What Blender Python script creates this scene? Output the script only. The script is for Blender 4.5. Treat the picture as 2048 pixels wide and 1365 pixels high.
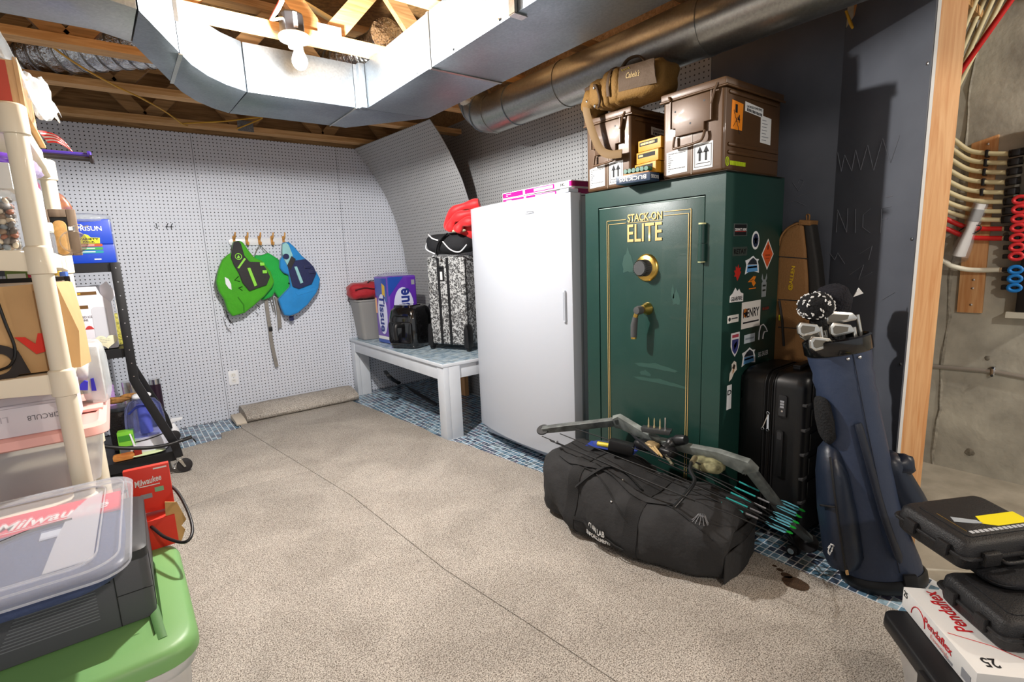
import bpy, bmesh, math, random
from mathutils import Vector, Matrix, noise
for o in list(bpy.data.objects): bpy.data.objects.remove(o)
scene = bpy.context.scene
COL = scene.collection
random.seed(7)
PI = math.pi

# ------------------------------------------------------------------ camera
EYE = Vector((0.0, 0.0, 1.22))
FPX = 1017.66                      # focal length in pixels of the 2048 x 1365 frame
RIGHT = Vector((0.7883, -0.6140, -0.0397)); FWD = Vector((0.6006, 0.7820, -0.1665))
UPV = RIGHT.cross(FWD).normalized(); FWD = UPV.cross(RIGHT).normalized(); RIGHT = RIGHT.normalized()
cam_d = bpy.data.cameras.new('camera'); cam = bpy.data.objects.new('camera', cam_d); COL.objects.link(cam)
m = Matrix((RIGHT, UPV, -FWD)).transposed().to_4x4(); m.translation = EYE
cam.matrix_world = m
cam_d.sensor_width = 36.0; cam_d.lens = FPX / 2048 * 36.0; cam_d.clip_start = 0.02
scene.camera = cam

# ------------------------------------------------------------------ light
w = bpy.data.worlds.new('world'); scene.world = w; w.use_nodes = True
w.node_tree.nodes['Background'].inputs[0].default_value = (0.93, 0.96, 1.0, 1)
w.node_tree.nodes['Background'].inputs[1].default_value = 0.30
def bulb_light(name, loc, power, r, col=(1, .93, .84)):
    d = bpy.data.lights.new(name, 'POINT'); d.energy = power; d.shadow_soft_size = r; d.color = col
    o = bpy.data.objects.new(name, d); COL.objects.link(o); o.location = loc; return o
bulb_light('bulb_glow', (0.72, 2.25, 2.03), 84, 0.035, (1, .97, .93))      # the bare bulb in view
bulb_light('rear_bulb_glow', (0.35, -1.3, 2.18), 44, 0.05)                # unseen bulb behind the camera, inferred from the bright near carpet
bulb_light('utility_bulb_glow', (2.9, -1.0, 2.12), 36, 0.05)                # bulb of the utility corner to the right
vs = scene.view_settings
vs.view_transform = 'Standard'; vs.look = 'None'; vs.exposure = 1.1; vs.gamma = 1.0; vs.use_curve_mapping = False

# ------------------------------------------------------------------ measuring
def ray(px, py): return RIGHT*(px-1024) + UPV*(682.5-py) + FWD*FPX
def P(px, py, x=None, y=None, z=None):
    """world point seen at a spot of the photograph, on the plane x=, y= or z="""
    d = ray(px, py)
    t = x/d.x if x is not None else (y/d.y if y is not None else (z-EYE.z)/d.z)
    return EYE + d*t

# ------------------------------------------------------------------ materials
MATS = {}
def srgb(h):
    h = h.lstrip('#'); c = [int(h[i:i+2], 16)/255 for i in (0, 2, 4)]
    return tuple(((v+.055)/1.055)**2.4 if v > .04045 else v/12.92 for v in c)
def mat(name, col, rough=.6, metal=0, var=0, vscale=30, bump=0, bscale=60, trans=0, ior=1.45, alpha=1, coat=0, emit=0, stretch=None, var2=None, sheen=0, spec=.5):
    if name in MATS: return MATS[name]
    if isinstance(col, str): col = srgb(col)
    m = bpy.data.materials.new(name); m.use_nodes = True; MATS[name] = m
    nt = m.node_tree; N = nt.nodes; L = nt.links; b = N['Principled BSDF']
    b.inputs['Base Color'].default_value = (*col, 1); b.inputs['Roughness'].default_value = rough; b.inputs['Metallic'].default_value = metal
    b.inputs['Transmission Weight'].default_value = trans; b.inputs['IOR'].default_value = ior; b.inputs['Alpha'].default_value = alpha
    b.inputs['Coat Weight'].default_value = coat; b.inputs['Sheen Weight'].default_value = sheen; b.inputs['Specular IOR Level'].default_value = spec
    if emit: b.inputs['Emission Color'].default_value = (*col, 1); b.inputs['Emission Strength'].default_value = emit
    if var or bump:
        tc = N.new('ShaderNodeTexCoord'); mp = N.new('ShaderNodeMapping'); L.new(tc.outputs['Object'], mp.inputs[0])
        if stretch: mp.inputs['Scale'].default_value = stretch
    if var:
        n = N.new('ShaderNodeTexNoise'); n.inputs['Scale'].default_value = vscale; n.inputs['Detail'].default_value = 6; L.new(mp.outputs[0], n.inputs[0])
        r = N.new('ShaderNodeValToRGB'); c2 = srgb(var2) if isinstance(var2, str) else (var2 or tuple(v*(1-var) for v in col))
        r.color_ramp.elements[0].position = .3; r.color_ramp.elements[1].position = .7
        r.color_ramp.elements[0].color = (*c2, 1); r.color_ramp.elements[1].color = (*[min(1, v*(1+var*.4)) for v in col], 1)
        L.new(n.outputs[0], r.inputs[0]); L.new(r.outputs[0], b.inputs['Base Color'])
    if bump:
        n2 = N.new('ShaderNodeTexNoise'); n2.inputs['Scale'].default_value = bscale; n2.inputs['Detail'].default_value = 4; L.new(mp.outputs[0], n2.inputs[0])
        bp = N.new('ShaderNodeBump'); bp.inputs['Strength'].default_value = bump; bp.inputs['Distance'].default_value = .01
        L.new(n2.outputs[0], bp.inputs['Height']); L.new(bp.outputs[0], b.inputs['Normal'])
    return m
def pegboard(name, board, hole):
    m = bpy.data.materials.new(name); m.use_nodes = True; nt = m.node_tree; N = nt.nodes; L = nt.links; b = N['Principled BSDF']
    uv = N.new('ShaderNodeUVMap'); sc = N.new('ShaderNodeVectorMath'); sc.operation = 'SCALE'; sc.inputs['Scale'].default_value = 1/.0257
    fr = N.new('ShaderNodeVectorMath'); fr.operation = 'FRACTION'; sb = N.new('ShaderNodeVectorMath'); sb.operation = 'SUBTRACT'; sb.inputs[1].default_value = (.5, .5, 0)
    ln = N.new('ShaderNodeVectorMath'); ln.operation = 'LENGTH'
    L.new(uv.outputs[0], sc.inputs[0]); L.new(sc.outputs[0], fr.inputs[0]); L.new(fr.outputs[0], sb.inputs[0]); L.new(sb.outputs[0], ln.inputs[0])
    mr = N.new('ShaderNodeMapRange'); mr.inputs[1].default_value = .14; mr.inputs[2].default_value = .17; L.new(ln.outputs['Value'], mr.inputs[0])
    n = N.new('ShaderNodeTexNoise'); n.inputs['Scale'].default_value = 7; n.inputs['Detail'].default_value = 8; L.new(uv.outputs[0], n.inputs[0])
    rp = N.new('ShaderNodeValToRGB'); rp.color_ramp.elements[0].color = (*[c*.93 for c in srgb(board)], 1); rp.color_ramp.elements[1].color = (*srgb(board), 1); L.new(n.outputs[0], rp.inputs[0])
    mx = N.new('ShaderNodeMix'); mx.data_type = 'RGBA'; mx.inputs[6].default_value = (*srgb(hole), 1)
    L.new(mr.outputs[0], mx.inputs[0]); L.new(rp.outputs[0], mx.inputs[7]); L.new(mx.outputs[2], b.inputs['Base Color'])
    bp = N.new('ShaderNodeBump'); bp.inputs['Strength'].default_value = .4; bp.inputs['Distance'].default_value = .002
    L.new(mr.outputs[0], bp.inputs['Height']); L.new(bp.outputs[0], b.inputs['Normal'])
    b.inputs['Roughness'].default_value = .55
    MATS[name] = m; return m
def spangle(name, col, rough, metal=.9):
    m = bpy.data.materials.new(name); m.use_nodes = True; nt = m.node_tree; N = nt.nodes; L = nt.links; b = N['Principled BSDF']
    tc = N.new('ShaderNodeTexCoord'); v = N.new('ShaderNodeTexVoronoi'); v.inputs['Scale'].default_value = 130; L.new(tc.outputs['Object'], v.inputs[0])
    n = N.new('ShaderNodeTexNoise'); n.inputs['Scale'].default_value = 5; n.inputs['Detail'].default_value = 7; L.new(tc.outputs['Object'], n.inputs[0])
    bw = N.new('ShaderNodeRGBToBW'); L.new(v.outputs['Color'], bw.inputs[0])
    rp = N.new('ShaderNodeValToRGB'); rp.color_ramp.elements[0].color = (*[c*.80 for c in srgb(col)], 1); rp.color_ramp.elements[1].color = (*srgb(col), 1); L.new(bw.outputs[0], rp.inputs[0])
    L.new(rp.outputs[0], b.inputs['Base Color'])
    ad = N.new('ShaderNodeMath'); ad.operation = 'MULTIPLY_ADD'; ad.inputs[1].default_value = .3; ad.inputs[2].default_value = rough-.12; L.new(n.outputs[0], ad.inputs[0]); L.new(ad.outputs[0], b.inputs['Roughness'])
    b.inputs['Metallic'].default_value = metal; MATS[name] = m; return m
def wood(name, c1, c2, scale=(2, 30, 30)):
    m = bpy.data.materials.new(name); m.use_nodes = True; nt = m.node_tree; N = nt.nodes; L = nt.links; b = N['Principled BSDF']
    tc = N.new('ShaderNodeTexCoord'); mp = N.new('ShaderNodeMapping'); mp.inputs['Scale'].default_value = scale; L.new(tc.outputs['Object'], mp.inputs[0])
    n = N.new('ShaderNodeTexNoise'); n.inputs['Scale'].default_value = 1.6; n.inputs['Detail'].default_value = 6; n.inputs['Distortion'].default_value = 1.2; L.new(mp.outputs[0], n.inputs[0])
    n3 = N.new('ShaderNodeTexVoronoi'); n3.inputs['Scale'].default_value = 4.2; mp2 = N.new('ShaderNodeMapping'); mp2.inputs['Scale'].default_value = tuple(.35+s*.03 for s in scale); L.new(tc.outputs['Object'], mp2.inputs[0]); L.new(mp2.outputs[0], n3.inputs[0])
    rp = N.new('ShaderNodeValToRGB'); rp.color_ramp.elements[0].position = .32; rp.color_ramp.elements[1].position = .68
    rp.color_ramp.elements[0].color = (*srgb(c2), 1); rp.color_ramp.elements[1].color = (*srgb(c1), 1); L.new(n.outputs[0], rp.inputs[0])
    mr = N.new('ShaderNodeMapRange'); mr.inputs[1].default_value = .02; mr.inputs[2].default_value = .06; L.new(n3.outputs['Distance'], mr.inputs[0])
    mx = N.new('ShaderNodeMix'); mx.data_type = 'RGBA'; mx.inputs[6].default_value = (*[c*.35 for c in srgb(c2)], 1); L.new(mr.outputs[0], mx.inputs[0]); L.new(rp.outputs[0], mx.inputs[7])
    L.new(mx.outputs[2], b.inputs['Base Color']); b.inputs['Roughness'].default_value = .7; MATS[name] = m; return m

M_peg = pegboard('pegboard_grey', '#d0d5e0', '#1c1d22'); M_pegd = pegboard('pegboard_dark_grey', '#a2a3a4', '#151517')
M_galv = spangle('galvanised', '#8a939b', .42); M_galv_d = spangle('galvanised_old', '#a9aaa6', .30)
M_pine = wood('pine', '#d8ae7a', '#b78850'); M_piney = wood('pine_vertical', '#e0b07c', '#c98c55', (30, 30, 2)); M_pined = wood('pine_aged', '#b08a5c', '#80603a')
M_osb = mat('osb', '#8f6a3c', .8, var=.45, vscale=40, bump=.3, bscale=40)
M_conc = mat('concrete_wall', '#c2c0b2', .85, var=.28, vscale=5, bump=.35, bscale=25, var2='#97948a')
M_concf = mat('concrete_floor', '#b9b5a8', .7, var=.22, vscale=6, bump=.15, bscale=60, var2='#9a9588')
M_black = mat('black_plastic', '#161618', .42); M_blackm = mat('black_metal', '#1c1c1f', .38, metal=.2)
M_white = mat('white_paint', '#eceef2', .4); M_paper = mat('paper_white', '#dcdcda', .7); M_ink = mat('ink_black', '#17171a', .7)
M_steel = mat('bright_steel', '#d9dadb', .22, metal=1); M_brass = mat('brass', '#d8b560', .28, metal=1); M_grey = mat('grey_print', '#8b8d92', .7)
M_red = mat('print_red', '#d8281f', .55); M_dark = mat('dark_grey', '#2b2b2d', .6)  # plain red print; plain dark grey for slots, print and trim
M_clear = mat('clear_plastic', '#f4f7fb', .12, trans=.92, ior=1.25, alpha=.35)

# ------------------------------------------------------------------ mesh building
class MB:
    """collects plain geometry; build() links it as one mesh object"""
    def __init__(s): s.v = []; s.f = []; s.uv = None
    def add(s, vs, fs):
        k = len(s.v); s.v += [tuple(v) for v in vs]; s.f += [tuple(i+k for i in f) for f in fs]; return s
    def box(s, x0, x1, y0, y1, z0, z1, M=None):
        vs = [Vector((x, y, z)) for z in (z0, z1) for y in (y0, y1) for x in (x0, x1)]
        if M: vs = [M @ v for v in vs]
        return s.add(vs, [(0, 2, 3, 1), (4, 5, 7, 6), (0, 1, 5, 4), (2, 6, 7, 3), (0, 4, 6, 2), (1, 3, 7, 5)])
    def bar(s, a, b, wd, ht, up=(0, 0, 1)):
        a = Vector(a); b = Vector(b); d = (b-a); L = d.length; d.normalize(); sd = d.cross(Vector(up))
        if sd.length < 1e-4: sd = d.cross(Vector((1, 0, 0)))
        sd.normalize(); u = sd.cross(d)
        vs = [p + sd*(i*wd/2) + u*(j*ht/2) for p in (a, b) for j in (-1, 1) for i in (-1, 1)]
        return s.add(vs, [(0, 1, 3, 2), (4, 6, 7, 5), (0, 4, 5, 1), (2, 3, 7, 6), (0, 2, 6, 4), (1, 5, 7, 3)])
    def tube(s, pts, r, n=10, caps=True, closed=False, flat=None):
        pts = [Vector(p) for p in pts]; R = r if isinstance(r, (list, tuple)) else [r]*len(pts); k = len(s.v); prev = None
        for i, p in enumerate(pts):
            a = pts[i-1] if (i or closed) else p; c = pts[(i+1) % len(pts)] if (i < len(pts)-1 or closed) else p
            t = (c-a)
            t = t.normalized() if t.length > 1e-9 else Vector((0, 0, 1))
            if prev is None:
                u = t.cross(Vector((0, 0, 1))); u = u.normalized() if u.length > .05 else t.cross(Vector((0, 1, 0))).normalized()
            else:
                u = prev - t*prev.dot(t); u.normalize()
            prev = u; w2 = t.cross(u)
            for j in range(n):
                an = 2*PI*j/n; s.v.append(tuple(p + u*(math.cos(an)*R[i]) + w2*(math.sin(an)*R[i]*(flat or 1))))
        m = len(pts)
        for i in range(m if closed else m-1):
            for j in range(n):
                a = k+i*n+j; b = k+i*n+(j+1) % n; c = k+((i+1) % m)*n+(j+1) % n; d = k+((i+1) % m)*n+j; s.f.append((a, b, c, d))
        if caps and not closed: s.f.append(tuple(k+j for j in range(n))[::-1]); s.f.append(tuple(k+(m-1)*n+j for j in range(n)))
        return s
    def loft(s, rings, cap0=True, cap1=True, closed=True):
        k = len(s.v); n = len(rings[0])
        for r in rings: s.v += [tuple(p) for p in r]
        for i in range(len(rings)-1):
            for j in range(n if closed else n-1):
                a = k+i*n+j; b = k+i*n+(j+1) % n; s.f.append((a, b, b+n, a+n))
        if cap0: s.f.append(tuple(k+j for j in range(n))[::-1])
        if cap1: s.f.append(tuple(k+(len(rings)-1)*n+j for j in range(n)))
        return s
    def lathe(s, prof, n=20, c=(0, 0, 0), axis='z', caps=True):
        c = Vector(c)
        def rot(r, a, h):
            x, y = r*math.cos(a), r*math.sin(a)
            return c + (Vector((x, y, h)) if axis == 'z' else Vector((x, h, y)) if axis == 'y' else Vector((h, x, y)))
        return s.loft([[rot(r, 2*PI*j/n, h) for j in range(n)] for r, h in prof], caps, caps)
    def prism(s, poly, y0, y1, M=None):
        """polygon in the xz plane pulled from y0 to y1"""
        n = len(poly); vs = [Vector((x, y, z)) for y in (y0, y1) for x, z in poly]
        if M: vs = [M @ v for v in vs]
        fs = [tuple(range(n)), tuple(range(2*n-1, n-1, -1))] + [(i, i+n, (i+1) % n+n, (i+1) % n) for i in range(n)]
        return s.add(vs, fs)
    def sheet(s, fn, nu, nv, th=0.0):
        """surface fn(u, v) over the unit square, given thickness along its normal"""
        g = [[Vector(fn(i/nu, j/nv)) for j in range(nv+1)] for i in range(nu+1)]
        def nrm(i, j):
            a = g[min(i+1, nu)][j]-g[max(i-1, 0)][j]; b = g[i][min(j+1, nv)]-g[i][max(j-1, 0)]; c = a.cross(b); return c.normalized() if c.length > 1e-12 else Vector((0, 0, 1))
        k = len(s.v); W = nv+1
        for i in range(nu+1):
            for j in range(W): s.v.append(tuple(g[i][j]))
        for i in range(nu):
            for j in range(nv): a = k+i*W+j; s.f.append((a, a+W, a+W+1, a+1))
        if th:
            k2 = len(s.v)
            for i in range(nu+1):
                for j in range(W): s.v.append(tuple(g[i][j]-nrm(i, j)*th))
            for i in range(nu):
                for j in range(nv): a = k2+i*W+j; s.f.append((a, a+1, a+W+1, a+W))
            edge = [(i, 0) for i in range(nu+1)] + [(nu, j) for j in range(1, nv+1)] + [(i, nv) for i in range(nu-1, -1, -1)] + [(0, j) for j in range(nv-1, 0, -1)]
            for q in range(len(edge)):
                (a, b), (c, d) = edge[q], edge[(q+1) % len(edge)]; s.f.append((k+a*W+b, k2+a*W+b, k2+c*W+d, k+c*W+d))
        return s
    def blob(s, c, r, e=2.6, nu=24, nv=14, amp=0, fr=6, seed=0, M=None):
        """superellipsoid, crumpled by noise"""
        c = Vector(c); rings = []
        def pw(x, q): return math.copysign(abs(x)**q, x)
        for i in range(nv+1):
            a = -PI/2 + PI*i/nv; ring = []
            for j in range(nu):
                b = 2*PI*j/nu; q = 2/e
                p = Vector((r[0]*pw(math.cos(a), q)*pw(math.cos(b), q), r[1]*pw(math.cos(a), q)*pw(math.sin(b), q), r[2]*pw(math.sin(a), q)))
                if amp:
                    k = noise.noise(p*fr + Vector((seed, seed*1.7, 3))) + .5*noise.noise(p*fr*2.3 + Vector((seed, 9, seed)))
                    p += p.normalized()*amp*k
                if M: p = M @ p
                ring.append(c+p)
            rings.append(ring)
        return s.loft(rings)
    def build(s, name, mt, parent=None, smooth=False, bevel=0, seg=2, local=None, world=False):
        me = bpy.data.meshes.new(name)
        vs = s.v
        if world: local = TMX[parent.name if parent.name in TMX else parent.parent.name]
        if local is not None: inv = local.inverted(); vs = [inv @ Vector(v) for v in vs]
        me.from_pydata(vs, [], s.f); me.validate(); me.update()
        bm = bmesh.new(); bm.from_mesh(me)
        bmesh.ops.remove_doubles(bm, verts=bm.verts, dist=1e-6); bmesh.ops.recalc_face_normals(bm, faces=bm.faces)
        if bevel: bmesh.ops.bevel(bm, geom=[e for e in bm.edges if e.calc_face_angle(0) > .35], offset=bevel, segments=seg, profile=.6, affect='EDGES', clamp_overlap=True)
        bm.to_mesh(me); bm.free()
        if isinstance(mt, (list, tuple)):
            for q in mt: me.materials.append(q)
        else: me.materials.append(mt)
        if smooth or bevel:
            me.polygons.foreach_set('use_smooth', [True]*len(me.polygons))
            if hasattr(me, 'set_sharp_from_angle'): me.set_sharp_from_angle(angle=math.radians(40 if not smooth else (smooth if smooth > 1 else 60)))
        o = bpy.data.objects.new(name, me); COL.objects.link(o)
        if parent is not None: o.parent = parent
        return o
def B(x0, x1, y0, y1, z0, z1): return MB().box(x0, x1, y0, y1, z0, z1)
def tag(o, label, cat, group=None):
    o['label'] = label; o['category'] = cat
    if group: o['group'] = group
    return o
TMX = {}
def thing(name, label, cat, loc=(0, 0, 0), rotz=0, group=None, mtx=None):
    o = bpy.data.objects.new(name, None); COL.objects.link(o); o.empty_display_size = .05
    if mtx is not None: o.matrix_world = mtx
    else: o.location = loc; o.rotation_euler = (0, 0, rotz)
    TMX[o.name] = mtx if mtx is not None else Matrix.Translation(Vector(loc)) @ Matrix.Rotation(rotz, 4, 'Z')
    tag(o, label, cat, group); return o
def mtx(loc, rotz=0, rx=0, ry=0): return Matrix.Translation(Vector(loc)) @ Matrix.Rotation(rotz, 4, 'Z') @ Matrix.Rotation(ry, 4, 'Y') @ Matrix.Rotation(rx, 4, 'X')
def struct(o): o['kind'] = 'structure'; return o
def copy_tree(o, parent=None):
    c = o.copy(); COL.objects.link(c)
    if parent: c.parent = parent
    for ch in [q for q in o.children]: copy_tree(ch, c)
    return c
def arc(cx, cz, r, a0, a1, n): return [(cx+r*math.cos(math.radians(a0+(a1-a0)*i/n)), cz+r*math.sin(math.radians(a0+(a1-a0)*i/n))) for i in range(n+1)]
def rrect(x0, x1, z0, z1, r, n=4): return arc(x1-r, z0+r, r, -90, 0, n)+arc(x1-r, z1-r, r, 0, 90, n)+arc(x0+r, z1-r, r, 90, 180, n)+arc(x0+r, z0+r, r, 180, 270, n)
def smooth_path(pts, n=6):
    pts = [Vector(p) for p in pts]; out = []
    for i in range(len(pts)-1):
        p0 = pts[max(i-1, 0)]; p1 = pts[i]; p2 = pts[i+1]; p3 = pts[min(i+2, len(pts)-1)]
        for k in range(n):
            t = k/n; out.append(.5*((2*p1)+(p2-p0)*t+(2*p0-5*p1+4*p2-p3)*t*t+(3*p1-p0-3*p2+p3)*t**3))
    return out+[pts[-1]]
def setuv(o, fn):
    me = o.data; uv = me.uv_layers.new(name='UVMap')
    for l in me.loops: uv.data[l.index].uv = fn(me.vertices[l.vertex_index].co)
def text(s, parent, mt, x, y, z, w=None, h=.05, name='lettering', M=None, align='CENTER', bold=0, flip=False, ext=.0004, shear=0):
    """lettering standing in the local xz plane, read from -y; fitted to width w and height h, centred on x, z"""
    cu = bpy.data.curves.new(name, 'FONT'); cu.body = s; cu.align_x = 'LEFT'; cu.size = 1; cu.offset = bold; cu.extrude = 0; cu.shear = shear; cu.resolution_u = 3
    t = bpy.data.objects.new(name, cu); me = bpy.data.meshes.new_from_object(t); bpy.data.objects.remove(t); bpy.data.curves.remove(cu)
    if not me.vertices: return None
    xs = [v.co.x for v in me.vertices]; ys = [v.co.y for v in me.vertices]
    x0, x1, y0, y1 = min(xs), max(xs), min(ys), max(ys); sy = h/max(1e-6, y1-y0); sx = (w/(x1-x0)) if w else sy
    for v in me.vertices:
        a = (v.co.x-(x0+x1)/2)*sx; b = (v.co.y-(y0+y1)/2)*sy
        if flip: a, b = -a, -b
        p = Vector((a, 0, b))
        if M: p = M @ p
        v.co = p + Vector((x, y, z))
    me.name = name; me.materials.clear(); me.materials.append(mt)
    o = bpy.data.objects.new(name, me); COL.objects.link(o); o.parent = parent; return o
def lines(parent, mt, x0, x1, z0, z1, n, y, seed=0, frac=.45, name='print'):
    """rows of small print as short bars"""
    rnd = random.Random(seed); m = MB(); dz = (z1-z0)/n
    for i in range(n):
        x = x0
        while x < x1-.002:
            wd = min(rnd.uniform(.03, .22)*(x1-x0), x1-x)
            m.box(x, x+wd, y-.0003, y, z1-(i+.5)*dz-dz*frac/2, z1-(i+.5)*dz+dz*frac/2); x += wd+(x1-x0)*.025
            if rnd.random() < .25: break
    return m.build(name, mt, parent)
ROT_R = -PI/2        # things whose front looks at -X (they stand along the right wall): local x runs to -Y, local y into the wall
# ================================================================== THE SETTING
ZT = 2.22                                                        # underside of the floor trusses
WB, WR, WC = 4.55, 2.42, 3.40                                    # back pegboard, right wall, concrete wall
struct(B(-3.2, WC, -3.2, 4.6, -.1, 0).build('floor', M_concf))
ceil = struct(B(-3.2, WC, -3.2, 4.6, 2.60, 2.63).build('ceiling', M_osb))
wb = struct(B(-3.2, WR+.2, WB+.012, WB+.06, 0, 2.2).build('wall_back', mat('wall_backing', '#7c7f86', .8)))
struct(B(-3.2, WR+.2, WB+.012, WB+.06, 2.2, 2.6).build('trim_1', M_pined))
def peg_panel(par, m, lo, hi, uvf, nm='pegboard_panel', mt=M_peg): o = m.build(nm, mt, par); setuv(o, uvf); return o
for a, b in ((-3.15, -1.68), (-1.677, -.556), (-.553, .583), (.586, 1.657), (1.66, WR)):
    peg_panel(wb, B(a, b, WB, WB+.007, .006, 2.2), a, b, lambda c, a=a: (c.x-a, c.z))
for x, z in ((1.63, 1.50), (1.69, 1.36), (.62, 1.9), (.84, .71), (1.63, .60)):                    # white nail heads
    MB().lathe([(.0, -.004), (.006, -.003), (.006, 0)], 8, (x, WB, z), 'y').build('nail_head', M_white, wb)
# pencilled marks on the pegboard
pen = MB()
for pts in (((312, 447), (315, 458), (311, 455)), ((336, 447), (333, 453), (334, 459)), ((345, 447), (342, 453), (343, 459)), ((330, 454), (347, 454))):
    pen.tube([P(*q, y=WB-.001) for q in pts], .0025, 4)
pen.build('pen_mark', M_ink, wb)
wr = struct(B(WR+.012, WR+.06, .93, WB+.06, 0, 2.5).build('wall_right', M_pined))
for a, b in ((1.479, 2.346), (2.349, 3.45), (3.453, WB)):
    peg_panel(wr, B(WR, WR+.007, a, b, .006, 2.32), a, b, lambda c, a=a: (c.y-a, c.z), mt=M_pegd)
M_chalk = mat('chalkboard_paint', '#53565e', .5, var=.18, vscale=4, var2='#484b53')
B(WR+.002, WR+.009, .90, 1.477, .0, 2.5).build('chalkboard_panel', M_chalk, wr)
# the short wall that turns out into the room: chalkboard panel, plasterboard edge, end stud
PA = Vector((2.42, .90, 0)); PE = Vector((2.171, .55, 0)); TD = (PE-PA).normalized(); ND = Vector((.815, -.579, 0))
DM = Matrix((( TD.x, ND.x, 0, PA.x), (TD.y, ND.y, 0, PA.y), (0, 0, 1, 0), (0, 0, 0, 1)))       # local x along the wall, y into it
LW = (PE-PA).length
wd = struct(B(.06, LW-.045, .014, .095, 0, 2.2).build('wall_diagonal', M_pined)); wd.matrix_world = DM
MB().prism([(0, 0), (LW, 0), (LW, 2.5), (.16, 2.5), (.05, 2.08), (0, 2.05)], 0, .005).build('chalkboard_panel', M_chalk, wd)
MB().prism([(.01, 0), (LW+.001, 0), (LW+.001, 2.5), (.2, 2.5), (.07, 2.06), (.01, 2.03)], .0052, .0165).build('plasterboard_edge', M_paper, wd)
B(LW-.037, LW+.001, .0167, .1057, 0, 2.5).build('stud', M_piney, wd)
B(.0, .037, .03, .10, 1.9, 2.5).build('stud', M_piney, wd)
for z in (.42, .78, 1.22, 1.78): MB().lathe([(0, -.003), (.006, -.002), (.005, 0)], 8, (LW-.012, 0, z), 'y').build('screw_head', M_steel, wd)
# chalk scribbles, written on the panels
def chalk(par, strokes, plane, r=.0016, inv=None):
    m = MB()
    for st in strokes: m.tube([inv @ plane(*q) for q in st], r, 4)
    m.build('chalk_writing', mat('chalk_dust', '#696b72', .9), par)
DMI = DM.inverted()
def on_diag(px, py):
    d = ray(px, py); n = Vector((ND.x, ND.y, 0)); t = (PA-EYE).dot(n)/d.dot(n); q = EYE+d*t; return q - n*.0012
chalk(wd, [[(1676, 305), (1683, 343), (1690, 310), (1704, 342), (1712, 300), (1722, 340), (1736, 290), (1748, 341), (1766, 277), (1782, 326), (1800, 270)],
           [(1673, 465), (1676, 420), (1694, 465), (1696, 417)], [(1712, 418), (1711, 466)], [(1742, 417), (1727, 430), (1726, 455), (1741, 466)],
           [(1762, 466), (1764, 418), (1783, 413)], [(1763, 440), (1776, 438)], [(1655, 500), (1670, 520), (1676, 506), (1690, 528)], [(1720, 508), (1745, 492), (1738, 520)],
           [(1765, 600), (1790, 585)], [(1700, 550), (1728, 530), (1718, 560), (1745, 545)], [(1772, 395), (1786, 392)]], on_diag, .0011, DMI)
chalk(wr, [[(1585, 365), (1597, 382), (1608, 362), (1600, 358), (1596, 366)], [(1560, 410), (1590, 402), (1612, 412)], [(1590, 395), (1620, 385)], [(1575, 470), (1592, 468)]], lambda a, b: P(a, b, x=WR), .0011, Matrix.Identity(4))
wc = struct(B(WC, WC+.2, -3.2, 4.6, 0, 2.6).build('wall_concrete', M_conc))
for px_, wd_ in ((1888, .010),):
    p = P(px_, 700, x=WC); s = MB(); rr = random.Random(3); pr = None; k = 40
    for i in range(k+1):
        z = 2.5*i/k; y = p.y + .006*math.sin(i*.9) + rr.uniform(-.004, .004); ww = wd_*rr.uniform(.4, 1.2)
        s.v += [(WC, y-ww, z), (WC-.006*rr.random()-.002, y, z), (WC, y+ww, z)]
        if i: a = 3*(i-1); s.f += [(a, a+1, a+4, a+3), (a+1, a+2, a+5, a+4)]
    s.build('form_seam', mat('concrete_seam', '#a19d90', .9, var=.4, vscale=40), wc)
for px_, py_, r in ((1974, 717, .012), (1940, 905, .02), (2012, 470, .012)):
    p = P(px_, py_, x=WC); MB().blob(p, (.004, r, r), 2, 12, 8, .3*r, 60, px_).build('form_tie_patch', mat('concrete_patch', '#7d786c', .95, var=.4, vscale=60), wc)

# ------------------------------------------------------------------ floor trusses
plate_m = mat('truss_plate', '#8f9296', .4, metal=.4, var=.6, vscale=260)
trY = [-.55, .06, .67, 1.28, 1.89, 2.50, 3.11, 3.72, 4.40]
for i, y in enumerate(trY):
    x0, x1 = (-3.1, 3.36) if y < .85 else (-3.1, 2.46)
    t = bpy.data.objects.new('floor_truss', None); COL.objects.link(t); t.location = (0, y, ZT); t['kind'] = 'structure'
    for z0, z1 in ((0, .038), (.34, .378)): B(x0, x1, 0, .089, z0, z1).build('chord', M_pine, t)
    k = 0; x = x0+.1+(i % 3)*.17
    while x < x1-.5:
        MB().bar((x, .0445, .03), (x+.28, .0445, .35), .085, .036, (0, 1, 0)).build('web', M_pined, t)
        MB().bar((x+.30, .0445, .35), (x+.56, .0445, .03), .085, .036, (0, 1, 0)).build('web', M_pined, t)
        if k % 2 == 0: B(x-.06, x+.05, -.0015, 0, -.002, .075).build('nail_plate', plate_m, t)
        x += .6; k += 1
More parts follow.
